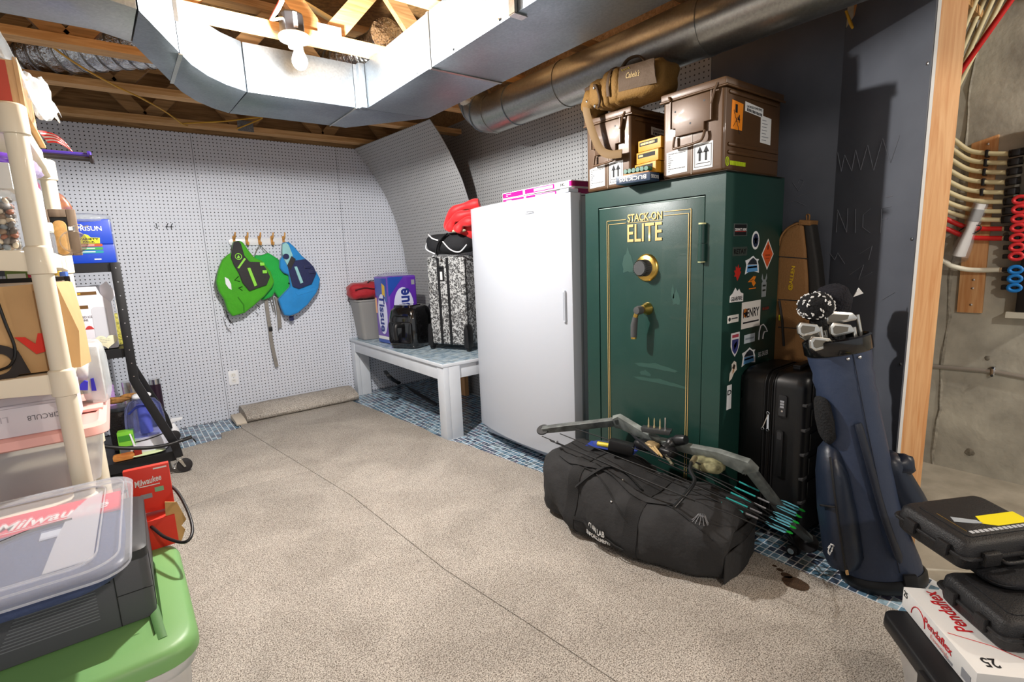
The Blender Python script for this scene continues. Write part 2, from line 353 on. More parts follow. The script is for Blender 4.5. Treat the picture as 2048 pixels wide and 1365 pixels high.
# ------------------------------------------------------------------ tiled strip of floor
def carpet_edge(y):
    pts = [(-3.2, 1.98), (.2, 1.92), (.483, 1.888), (.902, 1.873), (2.041, 1.744), (2.75, 1.66), (2.86, 1.620), (3.05, 1.612), (3.2, 1.618), (4.35, 1.50), (4.6, 1.48)]
    for (a, b), (c, d) in zip(pts, pts[1:]):
        if a <= y <= c: return b+(d-b)*(y-a)/(c-a)
    return 2
grout = mat('tile_grout', '#dde5ec', .6)
tf = struct(MB().add([(-3.1, 3.98, 0), (1.40, 3.98, 0), (1.62, 2, 0), (1.78, .3, 0), (1.86, .16, 0), (2.0, .22, 0), (2.17, .36, 0), (2.20, .44, 0), (2.17, .545, 0), (2.42, .895, 0), (2.42, 4.548, 0), (-3.1, 4.548, 0)] +
        [(-3.1, 3.98, .003), (1.40, 3.98, .003), (1.62, 2, .003), (1.78, .3, .003), (1.86, .16, .003), (2.0, .22, .003), (2.17, .36, .003), (2.20, .44, .003), (2.17, .545, .003), (2.42, .895, .003), (2.42, 4.548, .003), (-3.1, 4.548, .003)],
        [tuple(range(12)), tuple(range(12, 24))]+[(i, (i+1) % 12, (i+1) % 12+12, i+12) for i in range(12)]).build('floor_tile_strip', grout))
tile_cols = ['#6f93ad', '#55788f', '#4a5a70', '#84a5ba', '#62647a', '#6d838f', '#9db9c9']
tile_m = [mat('glass_tile_%d' % i, c, .18, var=.35, vscale=60, coat=.3) for i, c in enumerate(tile_cols)]
DX, DY = .035, .0300
def in_region(x, y):
    if y > 4.0: return x > -1.0
    lim = 2.405
    if y < .88: lim = 2.42-(.9-y)*.711-.015
    if y < .545: lim = 2.18 if y > .40 else 2.15-(.40-y)*1.2
    return carpet_edge(y)-.02 < x < lim and y > .26
cand = []
ix = 0
for i in range(int(4.4/DX)):
    for j in range(int(4.4/DY)):
        x = -1.0+i*DX+.5*DX; y = .2+j*DY+.5*DY
        if in_region(x, y) and y < WB-.01: cand.append((x, y, random.choice([0, 1, 1, 2, 2, 3, 4, 5, 6])))
# the 300 that show largest get to be objects of their own
vis = sorted([c for c in cand if c[0] < 2.25], key=lambda c: c[0]**2+c[1]**2)[:300]
vset = set(vis)
tmesh = []
for k in range(7):
    o = B(-DX/2+.0030, DX/2-.0030, -DY/2+.0026, DY/2-.0026, 0, .0012).build('tile', tile_m[k]); tmesh.append(o.data); bpy.data.objects.remove(o)
for x, y, k in vis:
    o = bpy.data.objects.new('tile', tmesh[k]); COL.objects.link(o); o.parent = tf; o.location = (x, y, .003)
st = MB(); idx = []
for x, y, k in cand:
    if (x, y, k) in vset: continue
    st.box(x-DX/2+.0030, x+DX/2-.0030, y-DY/2+.0026, y+DY/2-.0026, .003, .0042); idx += [k]*6
o = st.build('tile_field', tile_m, tf); o['kind'] = 'stuff'
o.data.polygons.foreach_set('material_index', idx if len(idx) == len(o.data.polygons) else [0]*len(o.data.polygons))

# ------------------------------------------------------------------ carpet
def carpet_mat():
    m = bpy.data.materials.new('carpet_pile'); m.use_nodes = True; nt = m.node_tree; N = nt.nodes; L = nt.links; b = N['Principled BSDF']
    tc = N.new('ShaderNodeTexCoord'); n = N.new('ShaderNodeTexNoise'); n.inputs['Scale'].default_value = 260; n.inputs['Detail'].default_value = 5; L.new(tc.outputs['Object'], n.inputs[0])
    rp = N.new('ShaderNodeValToRGB'); e = rp.color_ramp.elements; e[0].position = .36; e[0].color = (*srgb('#665e56'), 1); e[1].position = .60; e[1].color = (*srgb('#cbc5bc'), 1)
    L.new(n.outputs[0], rp.inputs[0])
    n2 = N.new('ShaderNodeTexNoise'); n2.inputs['Scale'].default_value = 3.0; n2.inputs['Detail'].default_value = 5; n2.inputs['Distortion'].default_value = .8; L.new(tc.outputs['Object'], n2.inputs[0])
    r2 = N.new('ShaderNodeValToRGB'); r2.color_ramp.elements[0].position = .35; r2.color_ramp.elements[0].color = (.84, .835, .83, 1); r2.color_ramp.elements[1].position = .65; r2.color_ramp.elements[1].color = (1.06, 1.06, 1.06, 1)
    L.new(n2.outputs[0], r2.inputs[0]); mx = N.new('ShaderNodeMix'); mx.data_type = 'RGBA'; mx.blend_type = 'MULTIPLY'; mx.inputs[0].default_value = 1
    L.new(rp.outputs[0], mx.inputs[6]); L.new(r2.outputs[0], mx.inputs[7]); L.new(mx.outputs[2], b.inputs['Base Color'])
    bp = N.new('ShaderNodeBump'); bp.inputs['Strength'].default_value = .55; bp.inputs['Distance'].default_value = .004; L.new(n.outputs[0], bp.inputs['Height']); L.new(bp.outputs[0], b.inputs['Normal'])
    b.inputs['Roughness'].default_value = .95; b.inputs['Specular IOR Level'].default_value = .1; MATS['carpet'] = m; return m
M_carp = carpet_mat(); M_back = mat('carpet_backing', '#cfc4b4', .9, bump=.3, bscale=200)
cz = .016
cp = thing('carpet', 'loose beige looped carpet laid over the floor and rolled up at the back wall', 'carpet')
def slab(poly, nm):
    n = len(poly); m = MB().add([(x, y, .0055) for x, y in poly]+[(x, y, cz) for x, y in poly], [tuple(range(n)), tuple(range(n, 2*n))]+[(i, (i+1) % n, (i+1) % n+n, i+n) for i in range(n)]); return m.build(nm, M_carp, cp, bevel=.004)
def cl(px, py): p = P(px, py, z=cz); return (p.x, p.y)
s1 = cl(482, 856); s2 = cl(700, 990); s3 = cl(890, 1140); s4 = cl(1060, 1250); s5 = cl(1230, 1363)
gap = .0022
left_edge = [s1, s2, s3, s4, s5]
rb = [(carpet_edge(y), y) for y in (-3.1, .2, .483, .902, 1.5, 2.041, 2.75, 2.86, 3.05, 3.2, 4.32)]
slab([(s5[0]+.25, -3.1)]+rb+[(.70, 4.32), (.62, 4.28)]+[(x+gap, y) for x, y in left_edge], 'carpet_piece')
h1 = cl(470, 978); h2 = cl(622, 942)
slab([(-3.1, h1[1]-.1), (h1[0]-.2, h1[1]-.06), h1, h2]+[(x, y) for x, y in left_edge[1:]]+[(s5[0]+.246, -3.1), (-3.1, -3.1)], 'carpet_piece')
slab([(-3.1, h1[1]-.1+gap), (h1[0]-.2, h1[1]-.06+gap), (h1[0], h1[1]+gap), (h2[0], h2[1]+gap), s1, (.47, 4.17), (.455, 4.03), (-.2, 3.93), (-3.1, 3.95)], 'carpet_piece')
# rolled-over end: backing outside below, pile folded on itself
ra = cl(470, 866); prof = []
y0, y1, zt = 4.27, 4.52, .115
def roll(nm, pr, x0, x1, mt, sk=.06):
    n = 14; rings = []
    for i in range(n+1):
        f = i/n; x = x0+(x1-x0)*f; ring = []
        for j, (y, z) in enumerate(pr):
            ring.append((x + sk*(4.5-y)*(1-f)*.6, y+.006*noise.noise(Vector((x*7, j, 1))), z+.006*noise.noise(Vector((x*6, j, 5)))*(z > .02)))
        rings.append(ring)
    return MB().loft(rings).build(nm, mt, cp, smooth=True)
roll('rolled_edge', [(4.29, .017), (4.52, .017), (4.535, .04), (4.535, .085), (4.51, .108), (4.44, .112), (4.35, .095), (4.285, .072), (4.265, .05), (4.27, .03)], .66, 1.56, M_carp)
roll('backing_flap', [(4.27, .012), (4.50, .012), (4.515, .03), (4.49, .055), (4.30, .036), (4.262, .026)], .59, .665, M_back, .02)
patch = MB()  # flat dark brown discs: a round patch with a tapering tail
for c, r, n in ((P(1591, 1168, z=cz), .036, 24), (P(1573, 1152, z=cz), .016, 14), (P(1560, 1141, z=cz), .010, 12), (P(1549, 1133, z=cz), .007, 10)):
    patch.add([c+Vector((r*math.cos(2*PI*i/n)*(1+.05*math.sin(2*PI*i/n*5)), r*1.25*math.sin(2*PI*i/n), .0012)) for i in range(n)], [tuple(range(n))])
patch.build('brown_patch', mat('carpet_brown', '#4a3522', .95, var=.6, vscale=300, bump=.8, bscale=190, var2='#2c1d10'), cp)
# ================================================================== OVERHEAD: ducts, lamp, wires
D0, D1 = 2.0, 2.212
def plan(poly, z0, z1):
    n = len(poly); return MB().add([(x, y, z0) for x, y in poly]+[(x, y, z1) for x, y in poly], [tuple(range(n)), tuple(range(n, 2*n))]+[(i, (i+1) % n, (i+1) % n+n, i+n) for i in range(n)])
td = thing('trunk_duct', 'shiny rectangular sheet metal trunk duct turning a corner under the joists', 'duct')
ex, ey = 1.154, 2.672
plan([(.595, ey), (1.10, ey), (1.10, 3.08), (.585, 3.08)], D0, D1).build('duct_section', M_galv, td, bevel=.002)
plan([(1.103, ey), (ex, ey), (1.520, ey), (1.20, 3.09), (1.103, 3.08)], D0, D1).build('corner_section', M_galv, td, bevel=.002)
for y0, y1 in ((1.985, ey-.003), (.62, 1.980), (-1.2, .615)): plan([(ex, y0), (1.520, y0), (1.520, y1), (ex, y1)], D0, D1).build('duct_section', M_galv, td, bevel=.002)
fr = [(.59, ey), (.50, 2.615), (.42, 2.535), (.35, 2.43), (.302, 2.322)]; bk = [(.583, 3.08), (.50, 3.02), (.42, 2.93), (.35, 2.81), (.308, 2.70)]
plan(fr+bk[::-1], D0, D1).build('elbow_section', M_galv, td, bevel=.002)
plan([(.299, 2.317), (.169, 2.016), (.160, 2.308), (.304, 2.695)], D0, D1).build('duct_section', M_galv, td, bevel=.002)
plan([(.164, 2.013), (-.05, 1.93), (-3.0, 1.93), (-3.0, 2.22), (.06, 2.25), (.156, 2.304)], D0, D1).build('duct_section', M_galv_d, td, bevel=.002)
B(ex-.035, ex-.004, ey-.032, ey-.001, D0-.002, D1).build('corner_flange', M_galv, td, bevel=.002)
for a, b in (((ex-.006, 1.9825), (ex-.006, 1.9825)),): B(ex-.004, ex+.0, 1.972, 1.99, D0, D1).build('slip_joint', M_galv_d, td)
B(ex, 1.520, 1.974, 1.990, D0-.004, D0-.0005).build('slip_joint', M_galv_d, td)
B(1.098, 1.106, ey-.004, 3.08, D0-.004, D0-.0005).build('slip_joint', M_galv_d, td)
MB().bar((.305, 2.325, 2.105), (.305, 2.325, D1), .02, .012).build('slip_joint', M_galv, td)
MB().bar((.305, 2.328, D0-.002), (.306, 2.70, D0-.002), .014, .003).build('slip_joint', M_galv_d, td)
B(ex-.014, ex-.003, 1.40, 1.43, D0-.004, D1+.2).build('hanger_strap', M_galv_d, td); B(ex-.014, ex+.04, 1.40, 1.43, D0-.006, D0-.002).build('hanger_strap', M_galv_d, td)
for y in (2.55, 2.3, 2.1, 1.8, 1.5): MB().lathe([(0, -.006), (.005, -.005), (.005, 0)], 8, (ex, y, D0+.012), 'x').build('screw', M_steel, td)
# round duct
rx, rz, rr_ = 1.985, 2.085, .112
rd = thing('round_duct', 'long round galvanised duct pipe running above the safe and freezer', 'duct')
def cyl_y(m, y0, y1, r0, r1=None, n=36): return m.lathe([(r0, y0), (r1 or r0, y1)], n, (rx, 0, rz), 'y')
for y0, y1 in ((-.9, 1.225), (1.232, 2.03), (2.037, 2.66)): cyl_y(MB(), y0, y1, rr_).build('pipe_section', M_galv_d, rd, smooth=45)
for y in (1.22, 2.025, 2.655): cyl_y(MB(), y, y+.022, rr_+.0035).build('joint_band', M_galv_d, rd, smooth=45)
cyl_y(MB(), 2.445, 2.450, rr_+.004).build('crimp_ring', M_galv, rd, smooth=45)
el = [];
for i in range(7):
    a = math.radians(14*i); el.append((rx-.02*i*.3, 2.67+.19*math.sin(a), rz+.19*(1-math.cos(a))))
MB().tube(el, [rr_, rr_*.99, rr_*.97, rr_*.95, rr_*.93, rr_*.92, rr_*.92], 24).build('elbow', M_galv_d, rd, smooth=30)
for i in (2, 4): MB().tube([Vector(el[i])*1, Vector(el[i])+Vector((0, .008, .002))], rr_+.002, 24).build('elbow_rib', M_galv, rd, smooth=30)
MB().blob((rx-.11, 2.80, rz+.09), (.05, .04, .03), 2, 14, 10, .02, 40, 2).build('frayed_insulation', mat('insulation_white', '#d8d5cc', .9, bump=.5), rd, smooth=True)
# flexible foil ducts
M_foil = mat('foil', '#d5d5d6', .18, metal=1, bump=1.0, bscale=55, var=.25, vscale=50)
def flex(label, pts, r, seed):
    t = thing('flexible_duct', label, 'duct', group='foil ducts between the joists'); path = smooth_path(pts, 26); L = MB(); R = []
    for i, p in enumerate(path): R.append(r*(1+.035*math.sin(i*1.55)+.03*noise.noise(Vector((i*.3, seed, 0)))))
    L.tube(path, R, 26); L.build('foil_sleeve', M_foil, t, smooth=80)
    for i in range(2, len(path)-2, 4): MB().tube([path[i], path[i]+(path[i+1]-path[i])*.3], R[i]*1.035, 22).build('wire_rib', mat('foil_rib', '#8d8a86', .3, metal=.9), t, smooth=60)
flex('crinkled silver foil flexible duct between the joists at the upper left', [(.62, 3.30, 2.385), (.30, 3.42, 2.375), (-.05, 3.72, 2.372), (-.35, 4.02, 2.36), (-.7, 4.2, 2.36)], .105, 1)
flex('short silver foil flexible duct behind the light fixture above the trunk duct', [(1.32, 2.70, 2.40), (1.34, 2.85, 2.40), (1.30, 3.0, 2.39), (1.15, 3.3, 2.38), (.9, 3.6, 2.38)], .085, 5)
# lamp
lp = thing('ceiling_light', 'bare bulb in a white holder under a black junction box on the joist', 'lamp', (.745, 2.395, 2.0))
MB().lathe([(.0, .178), (.05, .178), (.052, .19), (.052, .262), (.048, .27), (0, .27)], 8, (0, .03, 0)).build('junction_box', M_black, lp, bevel=.002)
B(-.008, .008, -.026, -.020, .20, .26).build('box_tab', M_grey, lp)
MB().lathe([(0, .128), (.028, .13), (.032, .15), (.062, .158), (.066, .172), (.06, .18), (0, .18)], 24, (0, .01, 0)).build('lamp_holder', mat('porcelain', '#f3efe8', .25), lp, smooth=True)
MB().lathe([(0, .02)]+[(.031*math.sin(math.radians(a)), .055-.035*math.cos(math.radians(a))) for a in (20, 40, 60, 80, 100, 120)]+[(.018, .095), (.015, .13)], 20, (-.01, -.06, 0)).build('bulb', mat('lit_bulb', (1, .97, .9), .3, emit=55), lp, smooth=True)
MB().bar((0, 0, .14), (-.01, -.05, .10), .03, .03).build('bulb_socket', mat('porcelain', '#f3efe8'), lp, bevel=.006)
# wires
def wire(label, pts, r, m, nm='electric_cable', cat='cable', group=None):
    return tag(MB().tube(smooth_path(pts, 6), r, 6).build(nm, m, smooth=True), label, cat, group)
M_yel = mat('yellow_cable', '#c99a2e', .5); M_cream = mat('pex_cream', '#d9cfa6', .45)
wire('yellow cable strung between the joists above the left pegboard', [(-.12, 3.14, 2.24), (.0, 3.35, 2.21), (.15, 3.6, 2.20), (.26, 3.76, 2.20), (.40, 4.05, 2.21), (.52, 4.32, 2.205), (.56, 4.42, 2.22)], .005, M_yel)
wire('short yellow cable loop under the joist beside the flat duct bottom', [(.50, 4.41, 2.225), P(445, 243, y=4.3), P(490, 238, y=4.3), P(525, 236, y=4.3), (.86, 4.41, 2.225)], .005, M_yel)
wire('white and red cable running down to the lamp junction box', [P(566, 0, y=2.3), P(556, 20, y=2.32), P(543, 38, y=2.36), (.70, 2.40, 2.235), (.74, 2.42, 2.245)], .006, M_white)
wire('thin red wire beside the white cable at the lamp', [P(560, 0, y=2.28), P(550, 20, y=2.3), P(540, 40, y=2.34)], .0035, M_red)
wire('cream pipe crossing above the lamp between the trusses', [P(600, 2, y=2.7), P(650, 32, y=2.8), P(690, 55, y=2.85)], .014, M_cream, 'supply_pipe', 'pipe')
wire('yellow cable hanging behind the round duct at the dark corner', [P(1692, 22, x=2.36), P(1700, 45, x=2.36), P(1705, 55, x=2.36), P(1695, 30, x=2.38)], .005, M_yel)
wire('cream pipe under the joists along the trunk duct far side', [(1.60, 2.0, 2.5), (1.58, 2.4, 2.45), (1.55, 3.0, 2.42)], .014, M_cream, 'supply_pipe', 'pipe')

# curved spare pegboard sheet in the corner
def cx_of(z):
    pts = [(.52, 2.30), (1.0, 2.285), (1.35, 2.245), (1.6, 2.185), (1.8, 2.11), (2.0, 2.0), (2.12, 1.915), (2.195, 1.85)]
    for (a, b), (c, d) in zip(pts, pts[1:]):
        if z <= c: return b+(d-b)*(z-a)/(c-a)
    return 1.85
def cfn(u, v):
    z = .536+(2.195-.536)*u; y = 3.36+(4.53-3.36)*v; return (cx_of(z)+.07*(1-v)*u-.03*v, y, z)
o = MB().sheet(cfn, 40, 6, .006).build('spare_pegboard_sheet', M_pegd, smooth=True); tag(o, 'large flexible pegboard sheet bent into a curve in the far corner', 'pegboard')
arcl = [0]
for i in range(60):
    za = .536+(1.659)*i/60; zb = .536+1.659*(i+1)/60; arcl.append(arcl[-1]+math.hypot(cx_of(zb)-cx_of(za), zb-za))
def arc_at(z):
    f = max(0, min(59.999, (z-.536)/1.659*60)); i = int(f); return arcl[i]+(arcl[i+1]-arcl[i])*(f-i)
setuv(o, lambda c: (c.y, arc_at(c.z)))
# ================================================================== ON THE BACK WALL
def zp(ox, oy, k): return lambda zx, zy, **kw: P(ox+zx/k, oy+zy/k, **kw)
V = zp(400, 430, 3.9)
hr = thing('coat_hook_rail', 'white wall rail with five wooden double hooks holding life vests', 'hook rail', (.96, WB-.02, 1.40))
a = V(222, 212, y=WB-.012); b = V(678, 216, y=WB-.012)
MB().prism(rrect(a.x, b.x, a.z-.028, a.z+.026, .025), WB-.016, WB).build('rail', mat('rail_white', '#dfe2e6', .25, coat=.4), hr, bevel=.003, world=True)
M_hook = wood('hook_wood', '#d9a45a', '#a8702e', (30, 30, 3))
for zx, l in ((265, -.006), (363, 0), (461, 0), (559, .002), (650, .01)):
    c = V(zx, 200, y=WB-.016)
    h = MB().prism(rrect(c.x-.009, c.x+.009, c.z-.035, c.z+.035, .006, 2), WB-.028, WB-.016).build('hook', M_hook, hr, bevel=.003, world=True)
    MB().tube(smooth_path([(c.x, WB-.026, c.z+.01), (c.x+.004, WB-.05, c.z+.03), (c.x+.008, WB-.058, c.z+.062)], 4), [.008]*5+[.006]*3+[.004], 7).build('upper_prong', M_hook, h, smooth=True, world=True)
    MB().tube(smooth_path([(c.x, WB-.024, c.z-.02), (c.x+.002, WB-.05, c.z-.035), (c.x+.004, WB-.052, c.z-.012)], 4), .007, 7).build('lower_prong', M_hook, h, smooth=True, world=True)
def cloth(n, c, **k): return mat(n, c, .75, bump=.25, bscale=90, sheen=.2, var=.12, vscale=14, **k)
M_lime = cloth('vest_lime', '#3f9f12'); M_grn = cloth('vest_green', '#14a53f'); M_blu = cloth('vest_blue', '#1c83c9'); M_nav = cloth('vest_navy', '#1b2350'); M_blk = cloth('vest_black', '#2b2a2b')
M_strap = cloth('grey_webbing', '#85807a'); M_teal = cloth('vest_aqua', '#8fc5c8'); M_limet = mat('lime_tape', '#83d03a', .5)
def vpart(t, nm, zpts, y0, y1, m, bev=.012, seg=3, par=None):
    ps = [V(x, z, y=(y0+y1)/2) for x, z in zpts]
    return MB().prism([(p.x, p.z) for p in ps], y0, y1).build(nm, m, par or t, bevel=bev, seg=seg, world=True)
g2 = thing('life_vest', 'bright green life vest hanging in the middle by grey straps', 'life vest', (1.02, WB-.05, .95), group='life vests on the hook rail')
vpart(g2, 'body', [(425, 312), (470, 318), (530, 295), (570, 320), (615, 350), (630, 420), (650, 458), (690, 470), (725, 592), (610, 655), (580, 600), (560, 640), (480, 670), (450, 560), (400, 420)], WB-.075, WB-.02, M_grn, .02)
for pts in ([(462, 238), (440, 275), (428, 310)], [(470, 238), (500, 270), (530, 300)]):
    MB().tube([V(*q, y=WB-.05) for q in pts], .011, 8, flat=.25).build('hanging_strap', M_strap, g2, world=True)
for pts, yy in (([(512, 620), (525, 740), (545, 880), (560, 1000), (600, 1185)], WB-.03), ([(560, 600), (575, 680), (592, 780)], WB-.05), ([(600, 640), (612, 740), (625, 880)], WB-.03), ([(580, 640), (600, 750), (612, 905)], WB-.02), ([(540, 640), (560, 700), (572, 750)], WB-.035)):
    MB().tube(smooth_path([V(*q, y=yy) for q in pts], 4), .014, 8, flat=.14).build('waist_strap', M_strap, g2, world=True)
c = V(550, 890, y=WB-.035); MB().box(c.x-.014, c.x+.014, WB-.045, WB-.028, c.z-.018, c.z+.018).build('buckle', M_black, g2, bevel=.004, world=True)
g1 = thing('life_vest', 'lime green life vest with black chest pocket, leftmost on the hooks', 'life vest', (.75, WB-.08, .95), group='life vests on the hook rail')
vpart(g1, 'body', [(255, 210), (300, 200), (332, 215), (380, 285), (420, 335), (480, 360), (545, 440), (575, 520), (560, 560), (500, 632), (420, 705), (345, 765), (250, 792), (212, 745), (185, 660), (140, 590), (122, 520), (140, 430), (170, 350), (215, 310), (250, 290)], WB-.13, WB-.07, M_lime, .022)
vpart(g1, 'armhole', [(193, 485), (222, 500), (242, 540), (246, 585), (225, 575), (200, 540)], WB-.133, WB-.128, mat('vest_lining', '#dfe3e8', .8), 0)
vpart(g1, 'front_panel', [(262, 212), (300, 203), (318, 225), (345, 318), (385, 366), (462, 368), (508, 410), (545, 482), (518, 548), (450, 570), (385, 595), (330, 530), (298, 450), (262, 390), (238, 330)], WB-.15, WB-.12, M_blk, .008)
vpart(g1, 'pocket_stripe', [(368, 415), (392, 412), (447, 550), (424, 560)], WB-.158, WB-.148, M_limet, .002, 1)
vpart(g1, 'shoulder_stripe', [(290, 415), (345, 335), (358, 345), (305, 420)], WB-.156, WB-.148, M_limet, .001, 1)
c = V(300, 325, y=WB-.155); MB().lathe([(.0195, -.002), (.0245, -.003), (.0245, .002), (.0195, .002)], 20, (c.x, WB-.153, c.z), 'y', False).build('logo_ring', M_limet, g1, world=True)
vpart(g1, 'logo_mark', [(288, 335), (300, 312), (312, 332), (300, 340)], WB-.153, WB-.149, M_limet, 0)
for q in ((480, 385), (500, 445)): c = V(*q, y=WB-.15); MB().box(c.x-.012, c.x+.02, WB-.158, WB-.145, c.z-.012, c.z+.012).build('side_tab', M_limet, g1, bevel=.003, world=True)
for pts in ([(300, 480), (270, 510), (310, 520)], [(330, 560), (300, 570), (330, 590)], [(200, 740), (215, 800), (260, 860)], [(205, 760), (230, 830), (240, 850)], [(440, 700), (465, 720), (455, 735)]): MB().tube([V(*q, y=WB-.13) for q in pts], .009, 8, flat=.3).build('clip_strap', M_black, g1, world=True)
vpart(g1, 'hip_seam', [(300, 640), (345, 700), (350, 765), (340, 766), (335, 702), (292, 644)], WB-.1335, WB-.125, mat('vest_seam', '#2c7a0c', .8), 0)
g3 = thing('life_vest', 'blue life vest with navy pocket and aqua collar, rightmost on the hooks', 'life vest', (1.15, WB-.06, .95), group='life vests on the hook rail')
vpart(g3, 'body', [(642, 215), (690, 213), (730, 250), (790, 320), (850, 370), (905, 450), (932, 500), (920, 570), (900, 612), (835, 700), (760, 765), (700, 788), (655, 785), (630, 730), (606, 660), (660, 600), (700, 560), (690, 470), (650, 455), (618, 420), (618, 350), (640, 330)], WB-.115, WB-.055, M_blu, .022)
vpart(g3, 'front_panel', [(684, 400), (718, 360), (822, 345), (852, 370), (888, 412), (905, 455), (868, 540), (770, 578), (722, 560)], WB-.135, WB-.105, M_nav, .008)
vpart(g3, 'collar', [(640, 232), (668, 215), (690, 235), (722, 318), (684, 405), (655, 350), (640, 300)], WB-.13, WB-.10, M_teal, .006)
vpart(g3, 'shoulder_strap', [(680, 395), (712, 322), (745, 345), (705, 430)], WB-.14, WB-.12, M_blk, .003)
vpart(g3, 'pocket_stripe', [(735, 405), (756, 402), (806, 528), (784, 538)], WB-.143, WB-.133, M_teal, .002, 1)
c = V(672, 325, y=WB-.132); MB().lathe([(0, -.003), (.023, -.003), (.023, .003)], 20, (c.x, WB-.131, c.z), 'y').build('logo_disc', M_nav, g3, world=True)
vpart(g3, 'hip_belt', [(740, 600), (905, 560), (912, 585), (760, 632)], WB-.117, WB-.108, M_blu, .002, 1)
for q in ((845, 405), (880, 445)): c = V(*q, y=WB-.14); MB().box(c.x-.03, c.x+.02, WB-.146, WB-.133, c.z-.012, c.z+.012).build('side_tab', M_nav, g3, bevel=.003, world=True)
c = V(713, 808, y=WB-.06); MB().box(c.x-.018, c.x+.018, WB-.07, WB-.05, c.z-.02, c.z+.02).build('hip_buckle', M_nav, g3, bevel=.005, world=True)
MB().tube([V(*q, y=WB-.09) for q in ((690, 530), (712, 548), (700, 565))], .008, 8, flat=.4).build('clip_strap', M_black, g3, world=True)
# outlet
ot = thing('wall_outlet', 'white duplex outlet low on the back pegboard', 'outlet', (.654, WB, .336))
MB().prism(rrect(-.036, .036, -.058, .058, .004, 2), -.006, 0).build('cover_plate', M_white, ot, bevel=.0015)
for z in (-.022, .022):
    s = MB().prism(rrect(-.017, .017, z-.015, z+.015, .008, 3), -.0085, -.005).build('socket', mat('outlet_white', '#e2e2df', .4), ot)
    B(-.007, -.0045, -.0088, -.008, z-.003, z+.007).build('slot', M_dark, s); B(.0045, .007, -.0088, -.008, z-.003, z+.006).build('slot', M_dark, s)
MB().lathe([(0, -.0078), (.003, -.0075), (.003, -.005)], 8, (0, 0, 0), 'y').build('screw', M_grey, ot)

# ================================================================== BENCH AND WHAT IS ON IT
bz = .53
bn = thing('bench', 'low pale grey wooden bench with mosaic tile top along the wall', 'bench', (1.62, 2.87, 0))
M_bpaint = mat('bench_paint', '#ccd2da', .5, var=.06, vscale=8)
B(0, .78, 0, 1.675, bz-.022, bz-.002).build('top_board', M_bpaint, bn, bevel=.002)
bt = MB(); idx = []
for i in range(22):
    for j in range(55):
        x = .006+i*.035; y = .006+j*.0303
        bt.box(x+.002, x+.033, y+.0018, y+.0285, bz-.002, bz-.0002); idx += [random.choice([0, 3, 3, 5, 6, 6, 1])]*6
bt_m = [mat('bench_tile_%d' % i, c, .2, coat=.2) for i, c in enumerate(['#93a9b8', '#8198a8', '#7c8995', '#a2b5c2', '#858795', '#95a5ad', '#b0c1cb'])]
o = bt.build('mosaic_tiles', bt_m, bn); o['kind'] = 'stuff'; o.data.polygons.foreach_set('material_index', idx if len(idx) == len(o.data.polygons) else [0]*len(o.data.polygons))
B(.012, .05, .06, 1.66, bz-.115, bz-.023).build('front_rail', M_bpaint, bn, bevel=.002)
B(.11, .78, .012, .05, bz-.115, bz-.023).build('end_rail', M_bpaint, bn, bevel=.002)
for y0 in (.0, 1.585):
    B(.008, .046, y0+.002, y0+.090, 0, bz-.023).build('leg', M_bpaint, bn, bevel=.002)
    B(.047, .135, y0+.002, y0+.040, 0, bz-.023).build('leg', M_bpaint, bn, bevel=.002)
B(.70, .739, .86, .948, 0, bz-.023).build('rear_leg', M_piney, bn); B(.70, .739, .955, .99, 0, bz-.023).build('rear_leg', M_piney, bn)
# strap lying under the bench
o = MB().tube(smooth_path([P(770, 742, y=3.9), P(782, 757, y=3.85), P(800, 768, z=.012), P(830, 785, z=.012), P(873, 811, z=.012)], 5), .017, 8, flat=.2).build('webbing_strap', M_black, smooth=True); tag(o, 'black webbing strap lying on the tiles under the bench', 'strap')
# grey bin
tb = thing('waste_bin', 'grey plastic bin full of bits at the far end of the bench', 'bin', (1.765, 4.39, bz))
def rring(w, d, z, r=.03, n=4): return [(x, y, z) for x, y in rrect(-w, w, -d, d, r, n)]
M_gbin = mat('grey_bin', '#8b8b8a', .5)
MB().loft([rring(.095, .085, .002), rring(.10, .09, .03), rring(.125, .112, .24), rring(.128, .115, .245), rring(.128, .115, .27), rring(.120, .107, .27), rring(.118, .105, .2)], True, False).build('body', M_gbin, tb, smooth=50)
MB().loft([rring(.133, .12, .262), rring(.136, .123, .268), rring(.133, .12, .274)], False, False).build('rim', M_gbin, tb, smooth=50)
for i in range(9):
    c = (random.uniform(-.09, .09), random.uniform(-.08, .07), random.uniform(.25, .29)); MB().blob(c, (.03, .025, .018), 2.4, 10, 7, .012, 40, i).build('packing_paper', [M_paper, M_grey, M_dark][i % 3], tb)
tb.scale.z = 1.3
rb_ = thing('red_bag', 'dark red fabric bag resting on top of the grey bin', 'bag', (1.735, 4.385, bz+.375))
M_dred = mat('bag_dark_red', '#a01422', .7, bump=.4, bscale=50, sheen=.2)
MB().blob((.02, .0, .055), (.165, .10, .075), 3, 30, 18, .02, 12, 4).build('body', M_dred, rb_, smooth=True)
MB().tube(smooth_path([(-.11, -.085, .07), (-.03, -.105, .085), (.06, -.10, .07), (.14, -.08, .075)], 5), .006, 6).build('zipper', mat('zip_dark', '#4b0c12', .6), rb_, smooth=True)
MB().tube(smooth_path([(.02, -.05, .125), (.06, -.04, .145), (.11, -.03, .128)], 5), .009, 6, flat=.4).build('handle', M_black, rb_, smooth=True)
